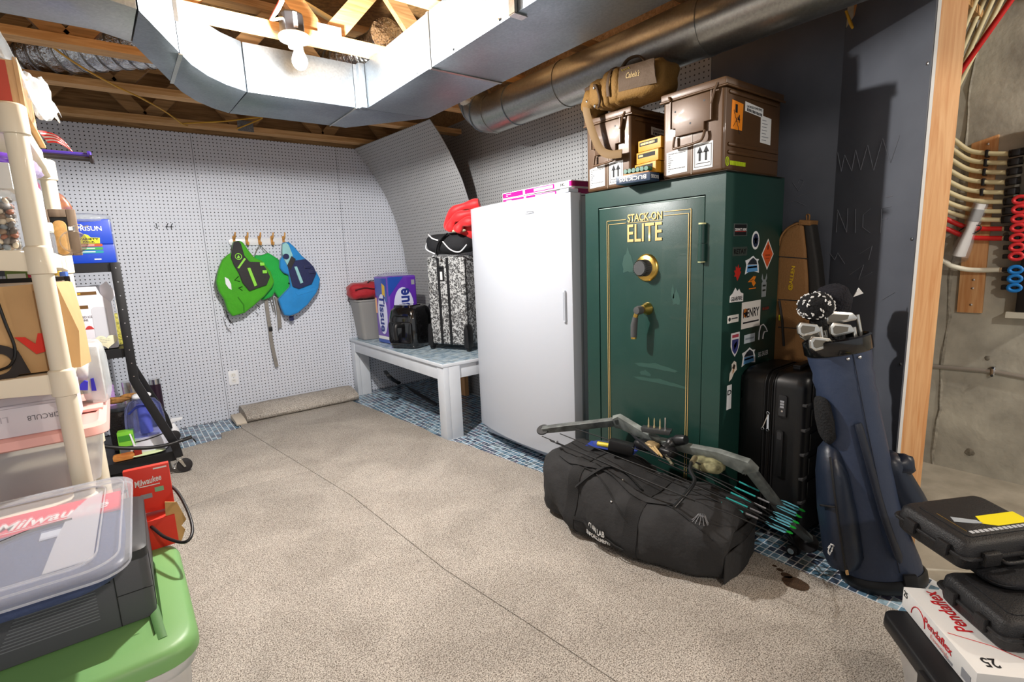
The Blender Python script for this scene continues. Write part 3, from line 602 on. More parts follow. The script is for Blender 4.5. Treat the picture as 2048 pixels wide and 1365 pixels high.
# bath tissue packs
M_purp = mat('pack_purple', '#5a2ca0', .3, coat=.5, bump=.12, bscale=20); M_pblue = mat('pack_blue', '#22479f', .3, coat=.5); M_lav = mat('pack_lavender', '#c9cde6', .35, coat=.4); M_wrap = mat('shrink_wrap', '#e8ecf6', .12, trans=.9, alpha=.25, bump=.4, bscale=18)
def tissue(label, loc, rot, w, d, h, word, flipv):
    t = thing('bath_tissue_pack', label, 'tissue pack', loc, rot)
    B(0, w, 0, d, 0, h).build('pack', M_purp, t, bevel=.02, seg=3)
    MB().prism([(.004, h*.70), (w*.55, h*.985), (.004, h*.985)], -.0012, 0).build('blue_corner', M_pblue, t)
    MB().prism([(.02, h*.012), (w-.02, h*.012), (w-.02, h*.06), (.02, h*.06)], -.0014, 0).build('blue_band', M_pblue, t)
    MB().prism([(.02, h*.065), (w-.015, h*.065), (w-.015, h*.11), (.02, h*.11)], -.0014, 0).build('white_band', M_paper, t)
    MB().prism([(w*.5+.36*w*math.cos(a_*PI/14)*(1 if a_ < 8 else .9), h*.53+h*.30*math.sin(a_*PI/14)) for a_ in range(0, 29)], -.0016, -.0002).build('pale_oval', M_lav, t)
    MB().prism([(w*.62, h*.36), (w*.97, h*.46), (w*.62, h*.6)], -.0017, -.0002).build('pale_fan', M_lav, t)
    R_ = Matrix.Rotation(math.radians(-90 if not flipv else 90), 4, 'Y')
    text(word, t, mat('tissue_ink', '#20307f', .5), w*.52, -.0022, h*.53, h*.56, w*.42, M=R_, bold=.03)
    B(-.001, .012, -.002, .02, .0, h).build('seam_fold', M_wrap, t)
    MB().blob((w*.45, d*.4, h+.005), (w*.5, d*.45, .022), 2.2, 22, 8, .02, 24, 3).build('loose_wrap', M_wrap, t, smooth=True)
    B(w-.05, w-.02, -.0022, -.0012, h*.86, h*.93).build('print_box', M_grey, t)
    side = Matrix.Rotation(-PI/2, 4, 'Z')          # the end of the pack, to the left
    def sp(nm, poly, off, m): MB().prism([(x, z) for x, z in poly], -off, 0, side).build(nm, m, t)
    sp('pale_oval', [(-d*.48+.33*d*math.cos(q*PI/14), h*.44+h*.30*math.sin(q*PI/14)) for q in range(29)], .0016, M_lav)
    sp('blue_corner', [(-d+.02, h*.72), (-.02, h*.62), (-.02, h*.97), (-d+.02, h*.97)], .0012, M_pblue)
    sp('yellow_panel', [(-d*.42, h*.73), (-d*.22, h*.70), (-d*.2, h*.86), (-d*.4, h*.9)], .0018, mat('pack_yellow', '#c9a63a', .4))
    sp('tan_panel', [(-d+.006, h*.45), (-d*.86, h*.45), (-d*.86, h*.68), (-d+.006, h*.68)], .0018, mat('pack_tan', '#d3a27c', .4))
    sp('white_band', [(-d+.02, h*.065), (-.02, h*.065), (-.02, h*.11), (-d+.02, h*.11)], .0014, M_paper); sp('blue_band', [(-d+.02, h*.012), (-.02, h*.012), (-.02, h*.06), (-d+.02, h*.06)], .0014, M_pblue)
    text(word, t, mat('tissue_ink', '#20307f', .5), -.0022, d*.48, h*.45, h*.55, d*.40, M=side @ Matrix.Rotation(PI/2, 4, 'Y'), bold=.03)
tissue('big purple wrapped bath tissue pack behind the black air fryer', (1.735, 3.885, bz), math.radians(3), .27, .24, .56, 'Tissue', False)
# air fryer
af = thing('air_fryer', 'glossy black air fryer with front drawer handle on the bench', 'air fryer', (1.83, 3.70, bz), math.radians(-62))
M_gloss = mat('gloss_black', '#0f0f10', .12, coat=.8)
def sq(w, d, z, r, cy=0): return [(x, y+cy, z) for x, y in rrect(-w, w, -d, d, r, 6)]
MB().loft([sq(.118, .125, .006, .05), sq(.125, .132, .02, .055), sq(.128, .135, .10, .055), sq(.122, .130, .17, .05), sq(.112, .12, .215, .05), sq(.09, .10, .238, .05), sq(.06, .07, .245, .05)]).build('housing', M_gloss, af, smooth=60)
MB().loft([[(x, y-.03, z+.004) for x, y, z in sq(.085, .075, .226, .03)], [(x, y-.03, z+.004) for x, y, z in sq(.08, .07, .242, .03)]]).build('control_panel', mat('panel_black', '#07070a', .06, coat=1), af, smooth=40)
for i in range(6): B(-.05+(i % 3)*.035, -.035+(i % 3)*.035, -.06+(i//3)*.03, -.048+(i//3)*.03, .2462, .2468).build('touch_icon', M_grey, af)
B(-.02, .02, -.1185, -.10, .212, .2165).build('brand_plate', M_steel, af)
MB().prism(rrect(-.10, .10, .03, .155, .02), -.142, -.125).build('drawer_front', M_gloss, af, bevel=.008, seg=3)
MB().tube(smooth_path([(.0, -.135, .135), (.0, -.185, .138), (.0, -.195, .11), (.0, -.188, .06)], 5), [.022]*6+[.018]*10, 10, flat=.7).build('drawer_handle', M_black, af, smooth=True)
for x in (-.09, .09):
    for y in (-.09, .09): MB().lathe([(.012, 0), (.012, .01)], 10, (x, y, 0)).build('foot', M_black, af)
af.scale = (1.08, 1.08, 1.38)
# black backpack behind
bp = thing('backpack', 'black backpack standing between the tissue and the leopard suitcase', 'backpack', (2.125, 3.70, bz+.004), math.radians(-75))
M_bcloth = mat('black_cordura', '#1d1e22', .8, bump=.35, bscale=160, var=.2, vscale=9)
MB().blob((0, 0, .19), (.10, .09, .19), 3.6, 26, 18, .012, 10, 3).build('body', M_bcloth, bp, smooth=True)
MB().blob((0, -.085, .10), (.085, .04, .09), 3.4, 20, 12, .008, 14, 8).build('front_pocket', M_bcloth, bp, smooth=True)
MB().blob((0, -.02, .40), (.05, .05, .045), 2.2, 16, 10, .01, 20, 4).build('rolled_top', M_bcloth, bp, smooth=True)
MB().tube(smooth_path([(-.09, -.03, .34), (-.105, -.08, .22), (-.10, -.06, .06)], 6), .016, 8, flat=.3).build('shoulder_strap', M_black, bp, smooth=True)
B(-.036, -.028, -.094, -.091, .25, .31).build('pale_label', M_grey, bp)
# leopard suitcase
def leopard():
    m = bpy.data.materials.new('leopard_cloth'); m.use_nodes = True; nt = m.node_tree; N = nt.nodes; L = nt.links; b = N['Principled BSDF']
    tc = N.new('ShaderNodeTexCoord'); v = N.new('ShaderNodeTexVoronoi'); v.inputs['Scale'].default_value = 58; nz = N.new('ShaderNodeTexNoise'); nz.inputs['Scale'].default_value = 60
    mx = N.new('ShaderNodeMix'); mx.data_type = 'VECTOR'; mx.inputs[0].default_value = .06; L.new(tc.outputs['Object'], mx.inputs[4]); L.new(tc.outputs['Object'], nz.inputs[0]); L.new(nz.outputs['Color'], mx.inputs[5]); L.new(mx.outputs[1], v.inputs[0])
    rp = N.new('ShaderNodeValToRGB'); e = rp.color_ramp.elements; e[0].position = .0; e[0].color = (*srgb('#5b5b5c'), 1); e[1].position = .30; e[1].color = (*srgb('#58585a'), 1)
    for p_, c_ in ((.34, '#19191b'), (.50, '#19191b'), (.55, '#b2b4b5'), (1.0, '#c2c4c5')): q = rp.color_ramp.elements.new(p_); q.color = (*srgb(c_), 1)
    L.new(v.outputs['Distance'], rp.inputs[0]); L.new(rp.outputs[0], b.inputs['Base Color']); b.inputs['Roughness'].default_value = .7; return m
M_leo = leopard()
ls = thing('suitcase', 'grey leopard print rolling suitcase standing on the bench', 'suitcase', (1.855, 3.43, bz), math.radians(-68))
B(0, .34, 0, .25, .045, .70).build('body', M_leo, ls, bevel=.022, seg=3)
for x in (.10, .185): B(x, x+.022, -.004, .004, .05, .69).build('zip_band', M_black, ls, bevel=.001)
MB().tube([(.338, .02, .06), (.338, .02, .68)], .005, 6).build('piping', M_black, ls)
B(.115, .165, -.006, 0, .52, .63).build('carry_handle_plate', M_black, ls, bevel=.003); B(.13, .15, -.0075, -.005, .53, .59).build('name_plate', M_paper, ls); B(.118, .162, -.014, -.006, .615, .63).build('carry_handle', M_black, ls, bevel=.003)
for x in (.0, .335):
    MB().prism([(x-.02, .03), (x+.025, .03), (x+.02, .16), (x+.008, .20), (x-.006, .20), (x-.018, .16)], -.014, .055).build('corner_guard', M_black, ls, bevel=.008)
    w_ = MB().lathe([(.0, -.012), (.022, -.012), (.024, -.006), (.024, .006), (.022, .012), (0, .012)], 16, (x, .02, .025), 'x').build('wheel', M_black, ls, smooth=40)
    MB().tube([(x, .02, .05), (x, .02, .03)], .012, 8).build('wheel_fork', M_blackm, ls)
for x in (.0, .335): MB().lathe([(.0, -.012), (.022, -.012), (.024, 0), (.022, .012), (0, .012)], 12, (x, .225, .025), 'x').build('wheel', M_black, ls, smooth=40)
MB().tube(smooth_path([(.02, .03, .695), (.08, .03, .712), (.16, .03, .708)], 5), .006, 6).build('top_piping', M_white, ls, smooth=True)
# sports bag on top with white piping, red jacket stuffed in
sb = thing('sports_bag', 'small black bag with white piping lying on the leopard suitcase', 'bag', (1.965, 3.27, bz+.715), math.radians(-62))
MB().blob((.02, .02, .075), (.19, .12, .072), 3, 30, 16, .015, 10, 5).build('body', M_bcloth, sb, smooth=True)
for pts in ([(-.165, -.04, .085), (-.13, -.10, .04), (-.05, -.115, .005)], [(-.13, -.06, .145), (-.07, -.105, .115), (-.02, -.11, .10)], [(.02, -.115, .09), (.08, -.115, .03), (.15, -.11, .012), (.2, -.09, .06)]): MB().tube(smooth_path(pts, 6), .005, 6).build('white_piping', M_white, sb, smooth=True)
MB().tube(smooth_path([(.06, -.105, .145), (.0, -.125, .09), (-.03, -.13, .02), (-.02, -.12, -.003)], 5), .02, 8, flat=.25).build('strap', M_black, sb, smooth=True)
rj = thing('red_jacket', 'red puffer jacket heaped on the black bag beside the freezer', 'jacket', (2.06, 3.09, bz+.86), math.radians(-60))
M_rj = mat('jacket_red', '#e0262b', .55, bump=.35, bscale=22, sheen=.2)
MB().blob((.0, .02, .06), (.15, .10, .11), 2.4, 30, 18, .012, 7, 2).build('body', M_rj, rj, smooth=True)
for k, pts in enumerate(([(-.16, -.06, .03), (-.12, -.10, .12), (-.02, -.10, .17), (.1, -.08, .19)], [(-.13, -.10, .02), (-.08, -.12, .09), (.02, -.12, .12), (.14, -.10, .13)], [(-.06, -.12, .01), (-.01, -.13, .06), (.08, -.12, .07)])):
    pth = smooth_path(pts, 7); MB().tube(pth, [.030+.006*math.sin(i*.75) for i in range(len(pth))], 10).build('quilted_fold', M_rj, rj, smooth=True)
MB().blob((-.06, -.10, .012), (.06, .03, .012), 2, 14, 8, .008, 30, 9).build('lining', mat('jacket_lining', '#d8cfae', .8), rj, smooth=True)
# ================================================================== FREEZER
fz = thing('upright_freezer', 'tall white upright freezer with curved door beside the green safe', 'freezer', (1.865, 2.81, 0), ROT_R)
M_frz = mat('freezer_white', '#b7bcc5', .42, coat=.1); M_frzb = mat('freezer_body', '#b4bac5', .45)
FW, FH = .925, 1.52
B(.004, FW-.004, .07, .53, .02, FH-.015).build('cabinet', M_frzb, fz, bevel=.008)
nb = 18
def bow(f, y=0): return -.062*math.sin(PI*min(1, max(0, f)))**.8 * .9 - .012*f
door = [[(FW*i/nb, bow(i/nb), z) for i in range(nb+1)] + [(FW*i/nb, .066, z) for i in range(nb, -1, -1)] for z in (.095, FH)]
dr = MB().loft(door).build('door', M_frz, fz, bevel=.006)
B(.01, FW-.01, .04, .09, .022, .09).build('kick_plate', M_frzb, fz, bevel=.004)
for z0, z1 in ((.86, 1.03),):
    x = FW-.045; MB().prism(rrect(x-.008, x+.009, z0, z1, .007), bow(x/FW)-.010, bow(x/FW)+.006).build('handle_recess', mat('handle_grey', '#c3c8d1', .4), fz, bevel=.003); MB().prism(rrect(x-.004, x+.005, z0+.010, z1-.010, .004), bow(x/FW)-.0112, bow(x/FW)-.006).build('handle_slot', mat('slot_grey', '#9ea4ae', .5), fz)
text('Whirlpool', fz, M_grey, FW*.70, bow(.70)-.0022, FH-.075, .085, .022, M=Matrix.Rotation(-.05, 4, 'Z'), shear=.3)
MB().tube([(FW*.69+.05*math.cos(q/10*2*PI), bow(.70)-.002, FH-.078+.006*math.sin(q/10*2*PI)) for q in range(10)], .0012, 5, closed=True).build('brand_swoosh', M_grey, fz)
B(FW-.07, FW-.005, -.02, .05, FH, FH+.02).build('hinge_cover', M_frzb, fz, bevel=.006)
for x in (.06, FW-.06): MB().lathe([(.018, 0), (.018, .03)], 12, (x, .14, 0)).build('foot', M_black, fz)
# pink boxes on the freezer
M_pink = mat('box_pink', '#d6147e', .35, coat=.3)
def pink_box(label, z, x0, rot):
    t = thing('puzzle_box', label, 'box', (1.93, 2.55, FH+.001+z), ROT_R+rot, group='flat pink boxes on the freezer')
    B(0, .60, 0, .26, 0, .034).build('carton', M_paper, t, bevel=.0015)
    B(.005, .20, -.001, 0, .004, .030).build('pink_print', M_pink, t); B(.22, .47, -.001, 0, .006, .030).build('pink_print', M_pink, t)
    B(.605-.005, .6015, .01, .25, .004, .030).build('pink_print', mat('box_magenta_dark', '#8d1158', .4), t); B(.585, .6005, -.0012, .02, .004, .03).build('pink_print', M_pink, t)
    text('HC', t, M_ink, .535, -.0016, .017, .03, .016, bold=.02); text('HC', t, M_ink, .012, -.0016, .017, .014, .013, bold=.02); B(.30, .46, -.0016, -.001, .010, .026).build('pale_print', mat('pink_pale', '#f0b9cf', .5), t)
    lines(t, M_paper, .04, .17, .008, .026, 2, -.0015, 3)
pink_box('flat pink and white box, lower of the two on the freezer', 0, 0, .02); pink_box('flat pink and white box, upper of the two on the freezer', .0355, 0, -.01)
pw = thing('plastic_wrap', 'crumpled clear plastic lying behind the pink boxes on the freezer', 'plastic wrap', (1.99, 2.45, FH+.072), ROT_R)
MB().blob((.12, .08, .02), (.12, .06, .028), 2.2, 22, 10, .03, 20, 6).build('crumpled_film', M_wrap, pw, smooth=40)

# ================================================================== SAFE
SX, SY, SW, SD, SH = 1.87, 1.80, .73, .47, 1.5
sf = thing('gun_safe', 'dark green steel gun safe with gold lettering and brass dial', 'safe', (SX, SY, 0), ROT_R)
SM = TMX[sf.name]; SI = SM.inverted()
M_sg = mat('safe_green', '#1d3d36', .34, coat=.15, var=.12, vscale=3, bump=.05, bscale=300); M_gold = mat('gold_print', '#d2b477', .45, metal=.2)
dx0, dx1, dz0, dz1 = .087, .643, .10, 1.42
body = MB()
body.box(0, SW, .03, SD, 0, SH)
for a, b, c, d in ((0, dx0-.004, 0, SH), (dx1+.004, SW, 0, SH), (dx0-.004, dx1+.004, 0, dz0-.004), (dx0-.004, dx1+.004, dz1+.004, SH)): body.box(a, b, 0, .03, c, d)
body.build('body', M_sg, sf)
sd = B(dx0, dx1, .002, .03, dz0, dz1).build('door', M_sg, sf, bevel=.003)
B(dx0+.002, dx1, -.0008, .002, dz1-.004, dz1-.001).build('door_edge_highlight', mat('edge_highlight', '#8fa39b', .4), sd)  # highlight along the door's top edge, put in as a pale strip
def fl(px, py): q = SI @ P(px, py, x=SX); return q.x, q.z
gx0, gz1 = .137, 1.36; gx1 = .585; gm = MB()
for o_, in ((0,), (.010,)):
    x0, x1, z1, z0 = gx0+o_, gx1-o_, gz1-o_*1.6, .13+o_
    th = .0022
    gm.box(x0, x0+th, -.0012, .001, z0, z1); gm.box(x1-th, x1, -.0012, .001, z0, z1+.016); gm.box(x0, x1, -.0012, .001, z0, z0+th)
    gm.box(x0, .252, -.0012, .001, z1-th, z1); gm.box(.455, x1, -.0012, .001, z1+.016-th, z1+.016)
gm.build('gold_pinstripe', M_gold, sd)
text('STACK-ON', sd, M_gold, .354, -.0012, 1.363, .186, .034, bold=.02); text('ELITE', sd, M_gold, .353, -.0012, 1.296, .186, .078, bold=.012)
B(.263, .445, -.0012, .001, 1.341, 1.3432).build('lettering_rule', M_gold, sd)
dial = MB().lathe([(0, -.01), (.052, -.01), (.060, -.004), (.062, .002)], 32, (.366, 0, 1.141), 'y').build('dial_ring', M_brass, sf, smooth=40)
MB().lathe([(0, -.052), (.030, -.052), (.033, -.046), (.036, -.014), (.038, -.010)], 32, (.366, 0, 1.141), 'y').build('dial_knob', mat('dial_grey', '#4a4b4c', .45), dial, smooth=40)
for i in range(24): q = 2*PI*i/24; B(-.0012, .0012, -.05, -.012, .034, .0365).build('knurl', M_dark, dial).matrix_local = Matrix.Translation((.366, 0, 1.141)) @ Matrix.Rotation(q, 4, 'Y')
hb = MB().lathe([(0, -.035), (.018, -.035), (.022, -.02), (.028, -.008), (.029, .001)], 24, (.372, 0, .959), 'y').build('handle_boss', M_brass, sf, smooth=40)
MB().lathe([(0, -.07), (.016, -.068), (.02, -.055), (.019, -.036)], 20, (.364, 0, .956), 'y').build('handle_hub', mat('dial_grey', ''), hb, smooth=40)
MB().tube([(.362, -.055, .955), (.350, -.057, .925)], .011, 12).build('lever_neck', M_brass, hb, smooth=40)
MB().tube([(.351, -.057, .925), (.344, -.058, .89), (.342, -.058, .835)], [.012, .0155, .014], 14).build('lever_grip', mat('dial_grey', ''), hb, smooth=40)
MB().tube([(.342, -.058, .835), (.342, -.058, .826)], .013, 12).build('lever_cap', M_brass, hb)
for z0, z1 in ((1.165, 1.31), (.22, .365)):
    hg = MB().tube([(.640, -.008, z0), (.640, -.008, z0+.07)], .0155, 16).build('hinge', M_sg, sf, smooth=40); MB().tube([(.640, -.008, z0+.072), (.640, -.008, z1)], .0135, 16).build('hinge_knuckle', M_sg, hg, smooth=40)
    for z in (z0-.004, z1): MB().tube([(.640, -.008, z), (.640, -.008, z+.006)], .0145, 16).build('hinge_cap', mat('cap_brass', '#cfcf9a', .4), hg)
scuff = mat('safe_scuff', '#48635b', .6, var=.5, vscale=12)
for px_, py_, w_, h_ in ((1310, 735, .11, .012), (1318, 765, .14, .010), (1290, 748, .03, .012), (1352, 600, .018, .03), (1345, 588, .007, .03), (1255, 530, .03, .05)):
    x, z = fl(px_, py_); n = 16; sc_ = MB().add([(x+w_*math.cos(2*PI*i/n)*(1+.2*math.sin(i*2.1)), .0014, z+h_*math.sin(2*PI*i/n)*(1+.3*math.cos(i*3))-(.4*h_*math.cos(4*PI*i/n))) for i in range(n)], [tuple(range(n))])
    sc_.build('rubbed_paint', mat('safe_rub', '#2b4b43', .5), sd)
# stickers on the side of the safe, which looks along -Y
SID = Matrix.Rotation(PI/2, 4, 'Z')      # local: text x -> safe depth
def on_side(px, py): q = SI @ P(px, py, y=SY-SW); return q.y, q.z
def stick(label, cx, cy, w, h, shape, col, border=None, word=None, wcol=None, wh=.3, extra=None, woff=0, rot=0):
    (u0, _), (u1, _) = on_side(cx-w/2, cy), on_side(cx+w/2, cy); (u, z) = on_side(cx, cy); z1 = on_side(cx, cy-h/2)[1]; z0 = on_side(cx, cy+h/2)[1]
    hw, hh = (u1-u0)/2, (z1-z0)/2
    def sh(k):
        if shape == 'rect': return [(-hw*k, -hh*k), (hw*k, -hh*k), (hw*k, hh*k), (-hw*k, hh*k)]
        if shape == 'oval': return [(hw*k*math.cos(2*PI*i/24), hh*k*math.sin(2*PI*i/24)) for i in range(24)]
        if shape == 'diamond': return [(0, -hh*k), (hw*k, 0), (0, hh*k), (-hw*k, 0)]
        if shape == 'shield': return [(0, -hh*k), (hw*.6*k, -hh*.6*k), (hw*k, -.1*hh*k), (hw*k, hh*k), (-hw*k, hh*k), (-hw*k, -.1*hh*k), (-hw*.6*k, -hh*.6*k)]
        return [(x*hw*k, y*hh*k) for x, y in shape]
    o = MB().prism([(a+u, b+z) for a, b in sh(1)], -.0006, 0, Matrix.Translation((SW, 0, 0)) @ SID).build('sticker', mat('stick_'+(border or col)[1:], border or col, .5), sf); o['label'] = label
    if border: MB().prism([(a+u, b+z) for a, b in sh(.86)], -.0009, -.0005, Matrix.Translation((SW, 0, 0)) @ SID).build('sticker_face', mat('stick_'+col[1:], col, .5), o)
    if extra:
        for nm, poly, c in extra: MB().prism([(a*hw+u, b*hh+z) for a, b in poly], -.0012, -.0008, Matrix.Translation((SW, 0, 0)) @ SID).build(nm, mat('stick_'+c[1:], c, .5), o)
    if word: text(word, o, mat('stick_'+wcol[1:], wcol, .5), SW+.0014, u, z+woff*hh, hw*1.7, hh*2*wh, M=SID, bold=.02)
    return o
star = [(math.sin(i*PI/5)*(.62 if i % 2 == 0 else .26), math.cos(i*PI/5)*(.62 if i % 2 == 0 else .26)) for i in range(10)]
stick('small black sticker with white lettering', 1481, 460, 27, 25, 'rect', '#17181a', '#4a5250', 'ZERMATT ARMS', '#e8e8e8', .22, [('red_rule', [(-.8, -.28), (.8, -.28), (.8, -.2), (-.8, -.2)], '#c23228')], .05)
stick('white oval star sticker', 1511, 481, 15, 37, 'oval', '#f0f0f0', None, None, None, .3, [('star_disc', [(.74*math.cos(2*PI*i/24), .74*math.sin(2*PI*i/24)) for i in range(24)], '#2a3550'), ('star', star, '#f0f0f0')])
stick('grey sticker with black lettering', 1480, 503, 29, 18, 'rect', '#39443f', None, 'RETAY', '#0c0d0d', .55)
stick('orange diamond hazard sticker', 1535, 509, 24, 62, 'diamond', '#dd5a2a', '#f2efe8', None, None, .3, [('hazard_bar', [(-.08, .3), (.08, .3), (.05, .62), (-.05, .62)], '#111111'), ('hazard_text', [(-.4, -.1), (.4, -.1), (.4, 0), (-.4, 0)], '#a8431d'), ('hazard_text', [(-.3, -.3), (.3, -.3), (.3, -.22), (-.3, -.22)], '#a8431d')])
crest = [(-.9, -.9), (-.2, -.55), (.4, -.7), (.95, -.85), (.9, -.1), (.75, .35), (.9, .6), (.5, .65), (.1, 1), (-.4, .7), (-.9, .55), (-.75, .1)]
def crest_x(): return [('blue_field', [(-.7, -.7), (.75, -.65), (.65, .0), (-.6, .05)], '#5d9fd6'), ('dark_peak', [(-.65, .1), (.65, .05), (.55, .45), (.1, .8), (-.3, .55)], '#26303a'), ('snow_band', [(-.6, -.3), (.65, -.28), (.62, -.1), (-.58, -.12)], '#dfe9f2')]
stick('blue and white mountain crest sticker, upper one', 1504, 531, 30, 38, crest, '#f2f4f6', None, None, None, .3, crest_x())
wing = [(0, -1), (.45, -.5), (.9, .1), (.6, .2), (.85, .65), (.4, .5), (.15, 1), (-.1, .55), (-.5, .8), (-.5, .3), (-.95, .3), (-.6, -.1), (-.85, -.4), (-.35, -.45)]
stick('red bird emblem sticker', 1475, 546, 15, 33, wing, '#c0281f')
stick('orange striped wing sticker', 1504, 564, 17, 22, [(-1, .0), (.3, 1), (.9, .9), (.5, .2), (.9, -.3), (.4, -.9), (.1, -.5), (-.1, .0)], '#e8821e', None, None, None, .3, [('stripe', [(-.6, .2), (.3, .5), (.3, .4), (-.5, .1)], '#1d3d36'), ('orange_word', [(-.7, -1.3), (.9, -1.3), (.9, -1.1), (-.7, -1.1)], '#e8821e')])
stick('grey antler sticker', 1528, 571, 12, 46, [(-.7, -1), (.7, -1), (.8, .2), (.5, .35), (.9, .6), (.7, 1), (.3, .5), (-.3, .5), (-.7, 1), (-.9, .6), (-.5, .35), (-.8, .2)], '#8f979a', None, None, None, .14, [('dark_print', [(-.5, -.5), (.5, -.5), (.5, -.35), (-.5, -.35)], '#1d2a28'), ('dark_print', [(-.5, -.1), (.5, -.1), (.5, .05), (-.5, .05)], '#1d2a28')])
stick('white mountain sticker with black lettering', 1473, 591, 27, 31, [(-1, -.8), (1, -.9), (1, .1), (.6, .3), (.35, .8), (.1, .5), (-.2, 1), (-.6, .3), (-.95, .0)], '#f1f1f1', None, 'GEARFIRE', '#15181b', .26, None, -.42)
stick('white rectangular sticker with orange lion head', 1502, 629, 37, 52, 'rect', '#efece6', None, 'HENRY', '#20242b', .34, [('lion', [(-.62+.26*math.cos(2*PI*i/18), .18+.34*math.sin(2*PI*i/18)) for i in range(18)], '#d07a2a'), ('lion_face', [(-.56+.13*math.cos(2*PI*i/12), .1+.2*math.sin(2*PI*i/12)) for i in range(12)], '#6d4a2c'), ('fine_print', [(-.85, -.62), (.85, -.62), (.85, -.5), (-.85, -.5)], '#20242b')], .15)
stick('small white sticker with dark roundel', 1466, 638, 22, 15, 'rect', '#e9e9e4', None, None, None, .3, [('fine_print', [(-.3, -.1), (.8, -.1), (.8, .25), (-.3, .25)], '#55595c'), ('roundel', [(-.65+.2*math.cos(2*PI*i/12), .0+.55*math.sin(2*PI*i/12)) for i in range(12)], '#22262a')])
stick('small faint red lettered sticker', 1531, 617, 15, 9, 'rect', '#1f332e', None, 'RUGER', '#8e2a22', .6)
stick('white shield sticker with purple crest', 1470, 690, 17, 48, 'shield', '#f0eef2', None, None, None, .3, [('shield_field', [(0, -.8), (.6, -.45), (.75, .0), (.75, .45), (-.75, .45), (-.75, 0), (-.6, -.45)], '#3a3f7c'), ('shield_bird', [(-.2, -.45), (.3, -.1), (.45, .3), (.1, .2), (-.3, .0)], '#f0eef2'), ('shield_bar', [(-.75, .6), (.75, .6), (.75, .85), (-.75, .85)], '#b5455a')])
stick('pale blue rectangular sticker', 1499, 677, 21, 17, 'rect', '#c9d6de', None, None, None, .3, [('fine_print', [(-.8, -.2), (.8, -.2), (.8, .2), (-.8, .2)], '#8f9ca6')])
o = MB().tube([Vector((SW+.001, 0, 0)) + Vector((0, *on_side(*q))) for q in ((1517, 680), (1518, 664), (1521, 652), (1526, 649), (1531, 655), (1534, 663), (1528, 664), (1526, 670), (1525, 678))], .0025, 6).build('sticker', M_white, sf); o['label'] = 'white duck head outline sticker'
stick('blue and white mountain crest sticker, lower one', 1497, 714, 29, 36, crest, '#f2f4f6', None, None, None, .3, crest_x())
stick('white slanted lettering sticker', 1526, 707, 23, 16, 'rect', '#1d3d36', None, 'SIG SAUER', '#e8eaea', .6)
stick('white and tan character shaped sticker', 1466, 742, 16, 38, [(-.9, -1), (-.3, -.8), (.2, -.3), (.9, .0), (.7, .8), (.2, 1), (-.4, .7), (-.3, .2), (-.8, -.2)], '#efe7da', None, None, None, .3, [('dark_patch', [(-.3, .3), (.3, .1), (.5, .5), (.1, .7)], '#3a2b20'), ('tan_patch', [(-.2, -.3), (.2, -.1), (.2, .2), (-.1, .2)], '#b98a58')])
stick('white upright label half hidden by the black suitcase', 1458, 795, 9, 48, 'rect', '#eceef0', None, 'D', '#15181b', .2, None, .4)

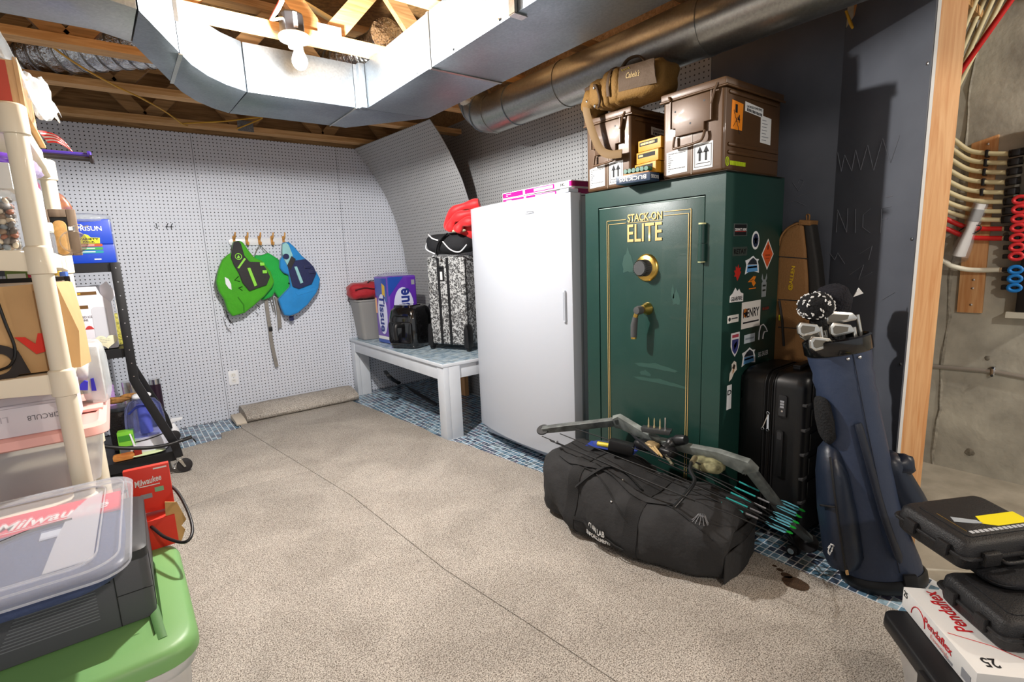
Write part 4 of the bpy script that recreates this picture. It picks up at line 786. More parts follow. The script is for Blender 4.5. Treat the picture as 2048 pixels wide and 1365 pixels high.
# ================================================================== ON THE SAFE
M_can = mat('can_brown', '#54391f', .42, coat=.2, metal=.1, var=.1, vscale=5)
def ammo_can(label, y0, w, big):
    t = thing('ammo_can', label, 'ammo can', (1.862, y0, SH+.003), ROT_R, group='brown ammunition cans on the safe')
    d, h = .435, .315
    B(0, w, 0, d, 0, h).build('body', M_can, t, bevel=.012, seg=3)
    lid = MB(); lid.box(-.008, w+.008, -.008, d+.01, h-.012, h+.016); lid.build('lid', M_can, t, bevel=.006)
    B(.012, w-.012, .012, d-.02, h+.016, h+.022).build('lid_panel', M_can, t, bevel=.004)
    MB().tube([(-.01, -.006, h-.014), (w+.01, -.006, h-.014), (w+.01, d+.01, h-.014)], .005, 8).build('lid_lip', M_can, t, smooth=True)
    L0, L1 = w*.17, w*.83
    pl = MB().prism([(L0, h*.52), (L1-.02, h*.52), (L1-.02, h*.60), (L1, h*.62), (L1, h*.93), (L0, h*.93), (L0, h*.62), (L0+.02, h*.60)][:0] or [(L0+.02, h*.50), (L1-.03, h*.50), (L1-.03, h*.60), (L1, h*.60), (L1, h*.93), (L0, h*.93), (L0, h*.60), (L0+.02, h*.60)], -.014, 0).build('latch_plate', M_can, t, bevel=.003)
    for x, z in ((L0+.02, h*.80), (L1-.03, h*.84), ((L0+L1)/2, h*.62)): MB().lathe([(.004, -.0146), (.004, -.013)], 8, (x, 0, z), 'y').build('rivet_hole', M_dark, pl)
    MB().tube([(L0, -.016, h*.94), (L0-.012, -.012, h*1.0)], .004, 6).build('latch_arm', M_can, t); MB().tube([(L1, -.016, h*.78), (L1+.012, -.014, h*.93), (L1+.02, -.008, h*1.0)], .0045, 6).build('latch_arm', M_can, t)
    MB().tube([(L0, -.016, h*.60), (L0, -.016, h*.93)], .0035, 6).build('latch_wire', M_can, t); MB().tube([(L1, -.016, h*.60), (L1, -.016, h*.93)], .0035, 6).build('latch_wire', M_can, t)
    MB().tube(smooth_path([(L0+.018, -.012, h*.50), (L0+.016, -.018, h*.38), (L0+.03, -.02, h*.355), (L1-.05, -.02, h*.375), (L1-.03, -.018, h*.42), (L1-.026, -.012, h*.50)], 5), .0052, 8).build('carry_handle', M_can, t, smooth=True)
    B(w*.5-.002, w*.5+.002, -.0015, .001, 0.005, h*.5).build('weld_seam', mat('can_seam', '#6f5a42', .4), t)
    lb = MB().prism([(w*.07, h*.05), (w*.43, h*.06), (w*.43, h*.37), (w*.07, h*.33)], -.0012, 0).build('paper_label', M_paper, t); lines(lb, M_dark, w*.1, w*.40, h*.08, h*.32, 9, -.0015, 5, .3)
    al = B(w*.53, w*.84, -.0012, 0, h*.06, h*.37).build('arrow_label', M_paper, t)
    fr_ = MB(); fx0, fx1, fz0, fz1 = w*.55, w*.82, h*.085, h*.345
    for a, b, c, e in ((fx0, fx1, fz0, fz0+.002), (fx0, fx1, fz1-.002, fz1), (fx0, fx0+.002, fz0, fz1), (fx1-.002, fx1, fz0, fz1)): fr_.box(a, b, -.0016, -.001, c, e)
    fr_.box(fx0+.006, fx1-.006, -.0016, -.001, fz0+.012, fz0+.0145)
    for c in (.635, .735):
        cx = w*c; fr_.box(cx-.0045, cx+.0045, -.0016, -.001, fz0+.022, fz0+.055); fr_.prism([(cx-.013, fz0+.052), (cx+.013, fz0+.052), (cx, fz0+.076)], -.0016, -.001)
    fr_.build('up_arrows', M_ink, al)
    # side that looks along -Y
    Sd = Matrix.Translation((w, 0, 0)) @ SID
    for z, a, b in ((h*.22, .03, d-.02), (h*.31, .03, d-.02), (h*.90, .03, d-.04)): MB().prism([(a, z-.007), (b, z-.007), (b+.006, z), (b, z+.007), (a, z+.007), (a-.006, z)], -.006, .002, Sd).build('side_rib', M_can, t, bevel=.003)
    l1 = MB().prism([(.145, h*.73), (.285, h*.70), (.285, h*.81), (.145, h*.84)], -.0012, 0, Sd).build('paper_label', M_paper, t)
    text('CARTRIDGES, POWER DEVICE', l1, M_ink, w+.0018, .215, h*.787, .12, .010, M=SID, bold=.02)
    for i in range(11): MB().box(w+.0012, w+.0018, .158+i*.011, .165+i*.011, h*(.752-.0022*i)-.005, h*(.752-.0022*i)+.005).build('print', M_ink, l1)
    if big:
        l2 = MB().prism([(.27, h*.40), (.355, h*.39), (.355, h*.715), (.27, h*.73)], -.0008, 0, Sd).build('paper_label', M_paper, t)
        for i in range(7): B(w+.0008, w+.0012, .28, .28+random.uniform(.03, .065), h*(.43+i*.04), h*(.43+i*.04)+.003).build('print', M_grey, l2)
        ol = MB().prism([(.045, h*.49), (.125, h*.49), (.13, h*.80), (.05, h*.82)], -.0014, 0, Sd).build('hazard_label', mat('hazard_orange', '#ee8a1f', .45), t); ol['label'] = 'orange 1.4 hazard label'
        text('1', ol, M_ink, w+.002, .08, h*.73, .016, .03, M=SID, bold=.02); text('.4', ol, M_ink, w+.002, .095, h*.62, .025, .03, M=SID, bold=.02); MB().tube([(w+.002, .062+.004*i, h*(.70-.022*i)+.003*(-1)**i) for i in range(12)], .0011, 4).build('handwriting', M_ink, ol); MB().tube([(w+.002, .06+.008*i, h*(.52+.03*i)) for i in range(5)], .0011, 4).build('handwriting', M_ink, ol)
        glow = mat('green_print', '#b9d31d', .5); [B(w, w+.0012, .048+i*.0105, .0555+i*.0105, h*.10-.008, h*.10+.008).build('green_print', glow, t) for i in range(11)]
        MB().tube([Vector((w+.001, .026+.011*math.cos(q*PI/8), h*.11+.016*math.sin(q*PI/8))) for q in range(16)], .0016, 5, closed=True).build('logo_ring', glow, t); B(w, w+.0015, .0245, .0275, h*.075, h*.145).build('logo_bar', glow, t)
    return t
ammo_can('brown steel ammo can with orange hazard label at the safe front corner', 1.347, .268, True)
ammo_can('brown steel ammo can under the tan canvas bag', 1.778, .262, False)
kp = thing('cardboard_sheet', 'thin warped card under the ammo can at the safe corner', 'card', (1.85, 1.36, SH), ROT_R)
# (a thin warped sheet that sticks out past the corner of the safe)
MB().sheet(lambda u, v: (.005+.30*u, .0+.46*v, .0018-.012*max(0, u-.93)*4*(v*.7)), 16, 10, .0012).build('sheet', mat('warped_card', '#3a3027', .7), kp)
# tan canvas bag
cb = thing('canvas_bag', 'tan canvas range bag with brown flap lying on the ammo can', 'bag', (1.872, 1.56, SH+.345), ROT_R)
M_tan = mat('canvas_tan', '#74531f', .8, bump=.3, bscale=120, var=.12, vscale=10); M_brn = mat('canvas_brown', '#4b3722', .75, bump=.2, bscale=120)
MB().blob((.06, .0, .064), (.19, .085, .070), 4.2, 40, 22, .016, 13, 3).build('body', M_tan, cb, smooth=True)
MB().blob((-.155, -.02, .045), (.05, .065, .06), 2.6, 20, 14, .012, 18, 7).build('end_pocket', M_tan, cb, smooth=True)
MB().blob((-.09, -.055, .062), (.040, .042, .060), 2.6, 22, 14, .012, 22, 1).build('side_pocket', M_tan, cb, smooth=True)
MB().blob((-.035, -.045, .070), (.030, .048, .074), 2.6, 20, 14, .010, 22, 6).build('pleat', M_tan, cb, smooth=True)
MB().blob((.02, -.04, .072), (.030, .052, .076), 2.8, 20, 14, .008, 22, 8).build('pleat', M_tan, cb, smooth=True)
MB().blob((-.16, -.01, .105), (.045, .05, .022), 2.4, 18, 10, .012, 22, 5).build('dark_flap', M_brn, cb, smooth=True)
fl_ = MB().sheet(lambda u, v: (.050+.175*u-.018*(1-v)*(1-u)+.012*(1-v), -.087-.006*math.sin(PI*v)-.002*u-.004*noise.noise(Vector((u*5, v*5, 1))), .036+.094*v-.016*u), 14, 8, .004).build('front_pocket', M_brn, cb, smooth=True)
text("Cabela's", fl_, mat('tan_thread', '#b79a62', .7), .125, -.0955, .082, .07, .022, M=Matrix.Rotation(.12, 4, 'Y'), shear=.3); MB().tube([(.066+.006*i, -.0955, .112+.004*(-1)**i) for i in range(8)], .0011, 4).build('yellow_stitching', mat('yellow_thread', '#c8b422', .6), fl_)
MB().tube(smooth_path([(.03, -.05, .14), (.07, -.055, .162), (.12, -.05, .160), (.15, -.045, .13)], 6), .010, 8, flat=.5).build('handle', M_brn, cb, smooth=True)
MB().tube(smooth_path([(-.008, -.094, .03), (-.008, -.098, .08), (-.006, -.080, .135), (.0, -.05, .152)], 6), .009, 8, flat=.3).build('binding', M_brn, cb, smooth=True)
MB().tube(smooth_path([(-.125, -.075, .10), (-.075, -.098, .09), (-.055, -.095, .03), (-.07, -.09, .0)], 6), .006, 6).build('zipper', M_brn, cb, smooth=True)
MB().tube(smooth_path([(-.15, -.075, .05), (-.145, -.085, .0), (-.12, -.075, -.09), (-.085, -.062, -.17), (-.035, -.055, -.20), (.025, -.045, -.205)], 7), .018, 8, flat=.14).build('shoulder_strap', mat('strap_tan', '#6f5530', .7), cb, smooth=True)
for q in ((-.145, -.08, .045), (-.085, -.098, .085), (-.085, -.094, .01)): MB().blob(q, (.006, .006, .009), 2, 10, 6).build('clip', M_steel, cb, smooth=True)
# ammunition boxes between the cans
def ammo_box(label, loc, rot, sx, sy, sz, m, word, wm, bm=None, grp=None):
    t = thing('ammunition_box', label, 'ammunition box', loc, rot, group=grp)
    B(0, sx, 0, sy, 0, sz).build('carton', m, t, bevel=.0012)
    if bm: B(.008, sx*.86, -.0007, 0, sz*.48, sz*.84).build('printed_band', bm, t)
    if bm: lines(t, mat('pale_yellow_print', '#d9c27a', .5), sx*.12, sx*.76, sz*.54, sz*.78, 1, -.0012, len(label), .75)
    elif word: text(word, t, wm, sx*.5, -.0014, sz*.5, sx*.8, sz*.5, bold=.02, flip=True); text(word, t, wm, sx+.0014, sy*.5, sz*.5, sy*.8, sz*.42, bold=.02, flip=True, M=SID)
    return t
M_yb = mat('box_yellow', '#c98d20', .5); M_nb = mat('box_navy', '#26374f', .4)
bx = 1.80
ammo_box('navy blue buckshot box hanging over the front edge of the safe', (1.782, 1.53, SH+.0035), ROT_R+.12, .165, .075, .034, M_nb, 'BUCK305', M_paper)
yz = [(.034, 'yellow ammunition box, lowest of the three between the cans'), (.083, 'yellow ammunition box, middle of the three between the cans'), (.132, 'yellow ammunition box, topmost of the three between the cans')]
for i, (z, l) in enumerate(yz): ammo_box(l, (1.868+.004*i, 1.497-.006*i, SH+.006+z), ROT_R-.15+.03*i, .125, .08, .046, M_yb, None, M_yb, M_ink, 'yellow ammunition boxes between the cans')
tr_ = thing('shotgun_shell_tray', 'row of dark green shotgun shells in front of the yellow boxes', 'shells', (1.812, 1.515, SH+.040), ROT_R+.1)
B(0, .125, 0, .05, -.0015, .006).build('tray', mat('tray_orange', '#c27a2c', .5), tr_)
for i in range(6): MB().lathe([(.0, -.028), (.0095, -.028), (.0105, -.024), (.0105, .02), (.0, .02)], 14, (.012+i*.0205, .025, .0172), 'y').build('shell', mat('shell_green', '#175c46', .4), tr_, smooth=40)
# ================================================================== RIGHT SIDE: cases, golf bag
rc = thing('rifle_case', 'brown padded rifle case standing between the safe and the chalkboard wall', 'rifle case', (2.355, 1.00, 0), ROT_R)
RX = 2.352
def ry(px, py): q = TMX[rc.name].inverted() @ P(px, py, x=RX); return (q.x, q.z)
M_rc = mat('case_brown', '#8a6238', .75, bump=.25, bscale=140, var=.1, vscale=8); M_rcd = mat('case_dark', '#2a2826', .7, bump=.2, bscale=160)
out = [ry(*q) for q in ((1548, 700), (1556, 620), (1560, 540), (1562, 500), (1568, 475), (1580, 458), (1598, 448), (1612, 446), (1618, 500), (1622, 560), (1625, 700))]
out2 = [ry(*q) for q in ((1612, 446), (1629, 448), (1640, 520), (1648, 600), (1655, 720), (1625, 720), (1622, 560), (1618, 500))]
xb0, xb1 = out[0][0], out2[4][0]
MB().prism([(xb0, .01), (out[-1][0]+.01, .01)]+out[::-1], -.035, .035).build('padded_body', M_rc, rc, bevel=.016, seg=3)
MB().prism([(out2[4][0], .01), (out[-1][0]+.012, .01)]+[out2[5], out2[6], out2[7], out2[0], out2[1], out2[2], out2[3], out2[4]], -.033, .033).build('dark_edge', M_rcd, rc, bevel=.012, seg=3)
for py_ in (515, 600, 655): (x0, z0), (x1, z1) = ry(1563, py_-2), ry(1622, py_+2); MB().bar((x0, -.0345, z0), (x1, -.0345, z1), .004, .004).build('quilt_seam', M_rcd, rc)
MB().tube(smooth_path([(out[3][0], -.03, out[3][1]), (out[4][0], -.032, out[4][1]), (out[5][0], -.032, out[5][1]), (out[6][0], -.032, out[6][1]), (out[7][0], -.03, out[7][1])], 4), .005, 6).build('piping', M_rc, rc, smooth=True)
c = ry(1614, 440); MB().prism([(c[0]-.02, c[1]-.02), (c[0]+.028, c[1]-.026), (c[0]+.03, c[1]-.005), (c[0]-.018, c[1]+.002)], -.038, .038).build('end_band', M_rc, rc, bevel=.004); MB().tube(smooth_path([(c[0], 0, c[1]-.01), (c[0]-.004, 0, c[1]+.02), (c[0]+.008, 0, c[1]+.018), (c[0]+.006, 0, c[1]-.01)], 4), .006, 6, flat=.5).build('hanging_loop', M_rc, rc, smooth=True)
c = ry(1591, 556); text('@ALLEN', rc, mat('allen_yellow', '#d9b21c', .5), c[0], -.0375, c[1], .105, .02, M=Matrix.Rotation(math.radians(-84), 4, 'Y'), bold=.02)
p0, p1, p2 = ry(1566, 600), ry(1572, 640), ry(1575, 690); MB().tube([(p0[0], -.037, p0[1]), (p1[0], -.038, p1[1]), (p2[0], -.037, p2[1])], .009, 8, flat=.5).build('zip_flap', M_rcd, rc); c = ry(1567, 634); B(c[0]-.003, c[0]+.003, -.043, -.037, c[1]-.012, c[1]+.012).build('zip_pull', mat('pull_yellow', '#dfd21c', .5), rc)
# black hard suitcase
sc = thing('suitcase', 'large black hard shell suitcase standing beside the green safe', 'suitcase', (2.012, 1.064, 0), ROT_R)
M_hs = mat('hard_shell_black', '#131314', .38, bump=.03, bscale=400)
W_, D_, H_ = .262, .30, .722
def rsec(x, r, i): return [(x, y, z) for y, z in rrect(i, D_-i, .045+i, H_-i, r, 6)]
MB().loft([rsec(.002, .05, .022), rsec(.006, .052, .012), rsec(.018, .056, .003), rsec(.04, .058, 0), rsec(.104, .058, 0)]).build('shell_half', M_hs, sc, smooth=50)
MB().loft([rsec(.148, .058, 0), rsec(.222, .058, 0), rsec(.244, .056, .003), rsec(.256, .052, .012), rsec(.262, .05, .022)]).build('shell_half', M_hs, sc, smooth=50)
MB().loft([rsec(.104, .056, .006), rsec(.148, .056, .006)]).build('zip_strip', mat('zip_cloth', '#0c0c0d', .85), sc, smooth=50)
for x in (.106, .118, .134, .146): MB().tube([(x, y, z) for y, z in rrect(-.001 if x in (.106, .146) else .004, D_-.004, .048, H_-.002 if x in (.106, .146) else H_-.006, .056, 5)], .0035 if x in (.106, .146) else .0025, 6, closed=True).build('zip_piping', M_black, sc, smooth=True)
for z in (.20, .30, .40, .50, .60):
    B(.225, .264, .006, .05, z, z+.012).build('rib_notch', mat('notch_grey', '#3a3a3b', .35), sc, bevel=.003); B(.262, .268, .05, D_-.03, z+.014, z+.085).build('shell_rib', M_hs, sc, bevel=.004); B(-.004, .02, .02, D_-.03, z+.014, z+.085).build('shell_rib', M_hs, sc, bevel=.004)
lk = MB().prism(rrect(.163, .196, .545, .635, .006), -.008, .004).build('combination_lock', M_black, sc, bevel=.002)
for i in range(3): B(.172, .187, -.0095, -.008, .607-i*.011, .615-i*.011).build('lock_dial', M_grey, lk)
MB().lathe([(.004, -.0095), (.004, -.008)], 10, (.180, 0, .572), 'y').build('key_hole', M_steel, lk); MB().prism(rrect(.167, .192, .552, .587, .005), -.009, -.008).build('lock_plate', M_dark, lk)
MB().prism(rrect(.163, .190, .30, .49, .006), -.012, .004).build('side_handle', M_hs, sc, bevel=.003); MB().prism(rrect(.168, .185, .455, .485, .004), -.0135, -.011).build('handle_cap', M_dark, sc)
for a in (-.016, .004): MB().bar((.126, -.008, .545), (.126+a, -.014, .49), .007, .003).build('zip_pull', M_steel, sc); MB().tube([(.126+a+.006*math.cos(q), -.014, .484+.006*math.sin(q)) for q in [i*PI/4 for i in range(8)]], .0014, 5, closed=True).build('pull_ring', M_steel, sc)
MB().tube([(.126+.006*math.cos(q), -.009, .552+.006*math.sin(q)) for q in [i*PI/4 for i in range(8)]], .0018, 5, closed=True).build('pull_ring', M_steel, sc)
B(.165, .195, .10, .23, H_+.006, H_+.018).build('top_handle', M_black, sc, bevel=.004); 
for y in (.10, .218): B(.166, .194, y, y+.014, H_-.004, H_+.01).build('handle_mount', M_black, sc, bevel=.002)
for x in (.03, .225):
    for y in (.05, D_-.05): MB().lathe([(0, -.011), (.024, -.011), (.026, -.005), (.026, .005), (.024, .011), (0, .011)], 16, (x, y, .0265), 'x').build('wheel', M_black, sc, smooth=40); MB().tube([(x, y, .05), (x, y, .028)], .013, 10).build('wheel_mount', M_blackm, sc)
# golf bag
gb0 = Vector((2.035, .523, .0)); gb1 = Vector((1.985, .700, .865))
ax = (gb1-gb0).normalized(); gl = (gb1-gb0).length
gx_ = Vector((.62, -.78, 0)); gx_ = (gx_-ax*gx_.dot(ax)).normalized(); gy_ = ax.cross(gx_)      # gx across (to the right), gy away from the room
GM = Matrix(((gx_.x, gy_.x, ax.x, gb0.x), (gx_.y, gy_.y, ax.y, gb0.y), (gx_.z, gy_.z, ax.z, gb0.z), (0, 0, 0, 1)))
if gy_.dot(Vector((1, 1, 0))) < 0: pass
gb = thing('golf_bag', 'navy blue golf bag leaning in front of the chalkboard wall', 'golf bag', mtx=GM)
M_navy = mat('golf_navy', '#2c3850', .52, bump=.12, bscale=60, var=.12, vscale=6, coat=.1); M_navd = mat('golf_navy_dark', '#161d2c', .45, bump=.15, bscale=40); M_nylon = mat('golf_nylon', '#1b2434', .38, bump=.3, bscale=16)
def gell(rx_, ry_, z, cx=0, cy=0, n=28, wob=0):
    return [(cx+rx_*(1+wob*noise.noise(Vector((math.cos(2*PI*i/n)*2, math.sin(2*PI*i/n)*2, z*9))))*math.cos(2*PI*i/n), cy+ry_*math.sin(2*PI*i/n), z) for i in range(n)]
MB().loft([gell(.125, .098, .045, .01), gell(.123, .097, .09, .008), gell(.106, .09, .22, .0), gell(.098, .088, .45, -.002), gell(.092, .085, .66, 0, 0, 28, .02), gell(.095, .088, .70), gell(.090, .084, .73), gell(.096, .089, .765), gell(.091, .085, .79), gell(.098, .09, .83), gell(.099, .091, .865)]).build('body', M_navy, gb, smooth=60)
MB().loft([gell(.128, .10, .012, .01), gell(.134, .106, .02, .01), gell(.134, .106, .05, .01), gell(.127, .10, .06, .01)]).build('base_cup', mat('golf_rubber', '#0f1115', .45), gb, smooth=50)
B(.035, .075, -.112, -.095, .03, .085).build('base_tab', M_black, gb, bevel=.005)
MB().loft([gell(.102, .094, .855), gell(.107, .099, .86), gell(.107, .099, .905), gell(.10, .092, .91), gell(.094, .086, .905), gell(.094, .086, .84)], False, False).build('top_collar', mat('collar_black', '#0b0b0d', .22, coat=.5), gb, smooth=50)
B(-.09, .09, -.004, .004, .86, .90).build('top_divider', M_black, gb); B(-.004, .004, -.085, .085, .86, .90).build('top_divider', M_black, gb)
MB().loft([gell(.09, .082, .885), gell(.09, .082, .887)]).build('dark_inside', M_ink, gb)
for x in (-.005, .03): MB().blob((x, -.0925, .842), (.006, .004, .006), 2, 10, 6).build('snap', M_steel, gb, smooth=True)
MB().tube([(.012, -.0925, .865), (.014, -.09, .6), (.02, -.093, .3), (.03, -.098, .09)], .0016, 5).build('front_seam', M_navd, gb)
# long dark umbrella strip and strap
MB().tube(smooth_path([(-.012, -.096, .62), (-.005, -.105, .50), (.010, -.108, .30), (.035, -.105, .13)], 6), [.014]+[.017]*8+[.016]*8+[.016, .006], 10, flat=.5).build('umbrella_sleeve', M_navd, gb, smooth=True)
# side pocket left (toward the suitcase) with zip
pk = MB().loft([gell(.050, .06, .10, -.115, -.025), gell(.062, .075, .14, -.112, -.03), gell(.060, .078, .30, -.105, -.03, 28, .1), gell(.05, .07, .44, -.098, -.025, 28, .12), gell(.035, .05, .52, -.09, -.015), gell(.012, .02, .55, -.085, -.01)]).build('side_pocket', M_nylon, gb, smooth=60)
MB().tube(smooth_path([(-.132, -.098, .11), (-.130, -.105, .25), (-.122, -.10, .40), (-.108, -.075, .51)], 6), .004, 6).build('zipper', M_black, pk, smooth=True)
MB().tube(smooth_path([(-.165, -.068, .34), (-.145, -.098, .345), (-.13, -.105, .345)], 5), .004, 6).build('zipper', M_black, pk, smooth=True); B(-.134, -.126, -.105, -.098, .10, .115).build('zip_pull', mat('pull_tan', '#caa06a', .5), pk)
for i in range(7): q = i*.9; MB().tube([(-.160+.012*math.cos(q+j*.5), -.088+.003*j, .185+.018*math.sin(q*1.3+j*.6)) for j in range(4)], .0018, 5).build('embroidered_logo', M_paper, pk)
MB().blob((-.092, -.03, .63), (.022, .05, .085), 3, 14, 12, .006, 40, 4).build('knit_panel', mat('knit_black', '#17181a', .95, bump=1.0, bscale=130), gb, smooth=True)
# right side ball pocket, hanging
rp_ = MB().loft([gell(.018, .03, .13, .205, .0), gell(.048, .05, .15, .182, .0), gell(.058, .06, .22, .150, 0, 28, .2), gell(.055, .06, .32, .120, 0, 28, .25), gell(.05, .05, .40, .100, 0, 28, .2), gell(.045, .05, .45, .095, .0, 28, .1), gell(.02, .03, .475, .095)]).build('ball_pocket', M_nylon, gb, smooth=60)
MB().blob((.125, -.01, .43), (.035, .04, .04), 2.2, 16, 10, .012, 30, 2).build('pocket_flap', M_nylon, rp_, smooth=True)
# clubs: each stands in the bag, its own thing
def gw(x, y, z): return GM @ Vector((x, y, z))
M_iron = mat('club_steel', '#c9c6be', .25, metal=.95); M_irond = mat('club_cavity', '#6f6a60', .4, metal=.6)
def iron(label, x, y, hz, face, sc_=1.0, spin=0):
    base = gw(x, y, .889); t = thing('golf_iron', label, 'golf club', mtx=Matrix.Translation(base) @ GM.to_3x3().to_4x4() @ Matrix.Rotation(spin, 4, 'Z'), group='golf irons in the navy bag')
    k = sc_*(1 if face > 0 else -1)
    MB().tube([(0, 0, 0), (0, 0, hz*.75), (.0, 0, hz)], [.0065, .0068, .0072], 10).build('hosel', M_iron, t, smooth=True)
    bl = [(0, hz-.012), (-.012*k, hz+.010), (-.03*k, hz+.016), (-.072*k, hz+.030), (-.086*k, hz+.018), (-.088*k, hz-.008), (-.075*k, hz-.022), (-.03*k, hz-.020), (-.008*k, hz-.018)]
    MB().prism(bl, -.006, .006).build('blade', M_iron, t, bevel=.003)
    MB().prism([(-.022*k, hz+.004), (-.068*k, hz+.018), (-.078*k, hz+.010), (-.078*k, hz-.006), (-.07*k, hz-.012), (-.028*k, hz-.010)], -.0068, -.0055).build('cavity', M_irond, t)
    return t
iron('steel golf iron with rounded wedge head, frontmost on the left', -.058, -.05, .072, 1, .9, .25)
iron('steel golf iron behind the wedge on the left of the bag', -.035, -.015, .052, 1, .95, .1)
iron('steel golf iron lying low across the left rim', -.03, -.055, .018, 1, 1.0, .4)
iron('largest steel golf iron, rightmost in the bag', .078, .0, .085, 1, 1.15, -.1)
iron('steel golf iron in front of the rightmost club', .045, -.045, .05, 1, .9, .15)
def headcover(label, x, y, z0, c, r, m, spots, pom=None):
    t = thing('club_head_cover', label, 'head cover', mtx=Matrix.Translation(gw(x, y, z0)), group='knit club head covers in the navy bag')
    MB().blob(c, r, 2.2, 24, 16, .006, 50, 3).build('cover', m, t, smooth=True)
    MB().tube([(0, 0, 0), (c[0]*.5, c[1]*.5, c[2]*.4), (c[0]*.8, c[1]*.8, c[2]*.7)], [.016, .019, .026], 12).build('sock', mat('knit_black', ''), t, smooth=True)
    if spots:
        rnd = random.Random(4)
        for i in range(110):
            u = rnd.uniform(-.8, 1); a = rnd.uniform(0, 2*PI); s = math.sqrt(1-u*u); n_ = Vector((s*math.cos(a), s*math.sin(a), u)); p = Vector(c)+Vector((n_.x*r[0], n_.y*r[1], n_.z*r[2]))*1.0
            if n_.x*.7+n_.y*.5 > .55: continue
            d = Vector((rnd.uniform(-1, 1), rnd.uniform(-1, 1), rnd.uniform(-1, 1))); d = (d-n_*d.dot(n_)).normalized()
            MB().tube([p-d*.006+n_*.002, p+n_*.004, p+d*.006+n_*.002], [.0015, .003, .0015], 5).build('white_yarn', M_paper, t, smooth=True)
    return t
headcover('black and white speckled pompom club cover', -.02, .02, .888, (-.05, .03, .135), (.055, .055, .048), mat('knit_dark', '#101012', .95, bump=.9, bscale=120), True)
hc = headcover('plain dark knit club cover behind the speckled one', .03, .05, .888, (-.01, .03, .14), (.058, .058, .062), mat('knit_navy', '#15141c', .95, bump=.9, bscale=140), False)
MB().prism([(-.01, 0), (.022, .012), (.006, .032)], -.002, .002, Matrix.Translation((.026, -.03, .155)) @ Matrix.Rotation(-.8, 4, 'Z')).build('white_flash', M_paper, hc)

# ================================================================== DUFFEL, BOW
DFM = mtx((1.450, 1.715, .018), math.radians(-83))
df = thing('duffel_bag', 'big black canvas duffel bag lying on the carpet', 'duffel bag', mtx=DFM)
M_can2 = mat('duffel_canvas', '#29292a', .85, bump=.5, bscale=26, var=.12, vscale=5); M_web = mat('duffel_web', '#1c1c1d', .8, bump=.3, bscale=300)
DL, DD, DH = .86, .325, .285
def dsec(f):
    """cross-section of the sagging bag at fraction f of its length"""
    x = DL*f; e = min(1, min(f, 1-f)*9+.55) if 0 < f < 1 else .55
    sag = .02*math.sin(f*7.3)+.012*math.sin(f*17+1); h = (DH+sag-.045*max(0, f-.45)*1.6)*(.72+.28*min(1, e)); ring = []; n = 36
    for i in range(n):
        a = 2*PI*i/n - PI/2; c, s = math.cos(a), math.sin(a); q = .62
        y = DD/2 + (DD/2)*math.copysign(abs(c)**q, c)*(.86+.14*min(1, e)); z = h/2 + h/2*math.copysign(abs(s)**q, s)
        p = Vector((x, y, z)); k = noise.noise(p*9)*.019+noise.noise(p*21)*.012+.012*math.sin(x*26+z*30+math.sin(y*14))*(.35+.65*(abs(c)))*.6
        if z > .012: y += (k if c > 0 else -k)*.9; z += k*.8*(s > 0)
        y -= .115*math.sin(PI*min(1, max(0, f)))**.8*(1-y/DD)*(.35+.65*(1-z/.3))
        xs = x + (.018*math.sin(a*2+1)*(f < .02)) + (.012*math.sin(a*3)*(f > .98))
        ring.append((xs, y, max(.0, z)))
    return ring
MB().loft([dsec(f) for f in [0, .012, .03, .06]+[.1+.8*i/34 for i in range(35)]+[.94, .97, .988, 1.0]]).build('body', M_can2, df, smooth=70)
def dsurf(f, a, off=.004):
    r = dsec(f); n = len(r); i = (a % 1)*n; j = int(i) % n; t = i-int(i); p = Vector(r[j]).lerp(Vector(r[(j+1) % n]), t); c = Vector((p.x, DD/2, DH*.45)); return p+(p-c).normalized()*off
# a: 0 = bottom, .25 = back, .5 = top, .75 = front
for f in (.27, .62):
    MB().sheet(lambda u, v, f=f: dsurf(f-.035+.07*v, .42+.54*u, .004), 24, 2, .003).build('webbing_strap', M_web, df, smooth=True)
MB().sheet(lambda u, v: dsurf(.10+.70*u, .56+.03*v+.012*math.sin(u*9), .006), 30, 2, .003).build('zip_flap', M_can2, df, smooth=True)
for f0, f1, a0, a1 in ((.30, .60, .60, .72), (.66, .97, .585, .70)): MB().tube(smooth_path([dsurf(f0+(f1-f0)*i/6, a0+(a1-a0)*(i/6)**1.6, .003) for i in range(7)], 4), .0035, 6).build('seam_cord', M_web, df, smooth=True)
MB().sheet(lambda u, v: dsurf(.30+.30*u, .775+.012*v+.05*u*.6, .006), 16, 2, .004).build('pocket_band', M_web, df, smooth=True)
for f, a in ((.50, .555), (.50, .68)): MB().blob(dsurf(f, a, .004), (.006, .006, .005), 2, 10, 6).build('snap', M_steel, df, smooth=True)
for px_ in range(3): pass
MB().tube(smooth_path([dsurf(.29, .70, .004), dsurf(.36, .62, .006), dsurf(.40, .55, .01), dsurf(.47, .52, .008), dsurf(.60, .54, .006)], 7), .018, 8, flat=.18).build('carry_handle', M_web, df, smooth=True)
def end_pt(y, z): return Vector((DL+.004, y, z))
MB().sheet(lambda u, v: (DL-.002+.012*math.sin(PI*u), .04+.26*u, .13+.055*v-.02*u), 10, 3, .004).build('end_strap', M_web, df, smooth=True)
MB().sheet(lambda u, v: (DL+.002+.010*math.sin(PI*u), .02+.28*u, .01+.11*v), 10, 4, .004).build('end_pocket', M_can2, df, smooth=True)
for i in range(12): q = i*.55; c = dsurf(.90, .60, .006); MB().tube([c, c+Vector((.012*math.cos(q), .012*math.sin(q)-.01, .012)), c+Vector((.03*math.cos(q), .022*math.sin(q)-.02, -.012))], .0012, 4).build('frayed_cord', M_grey, df)
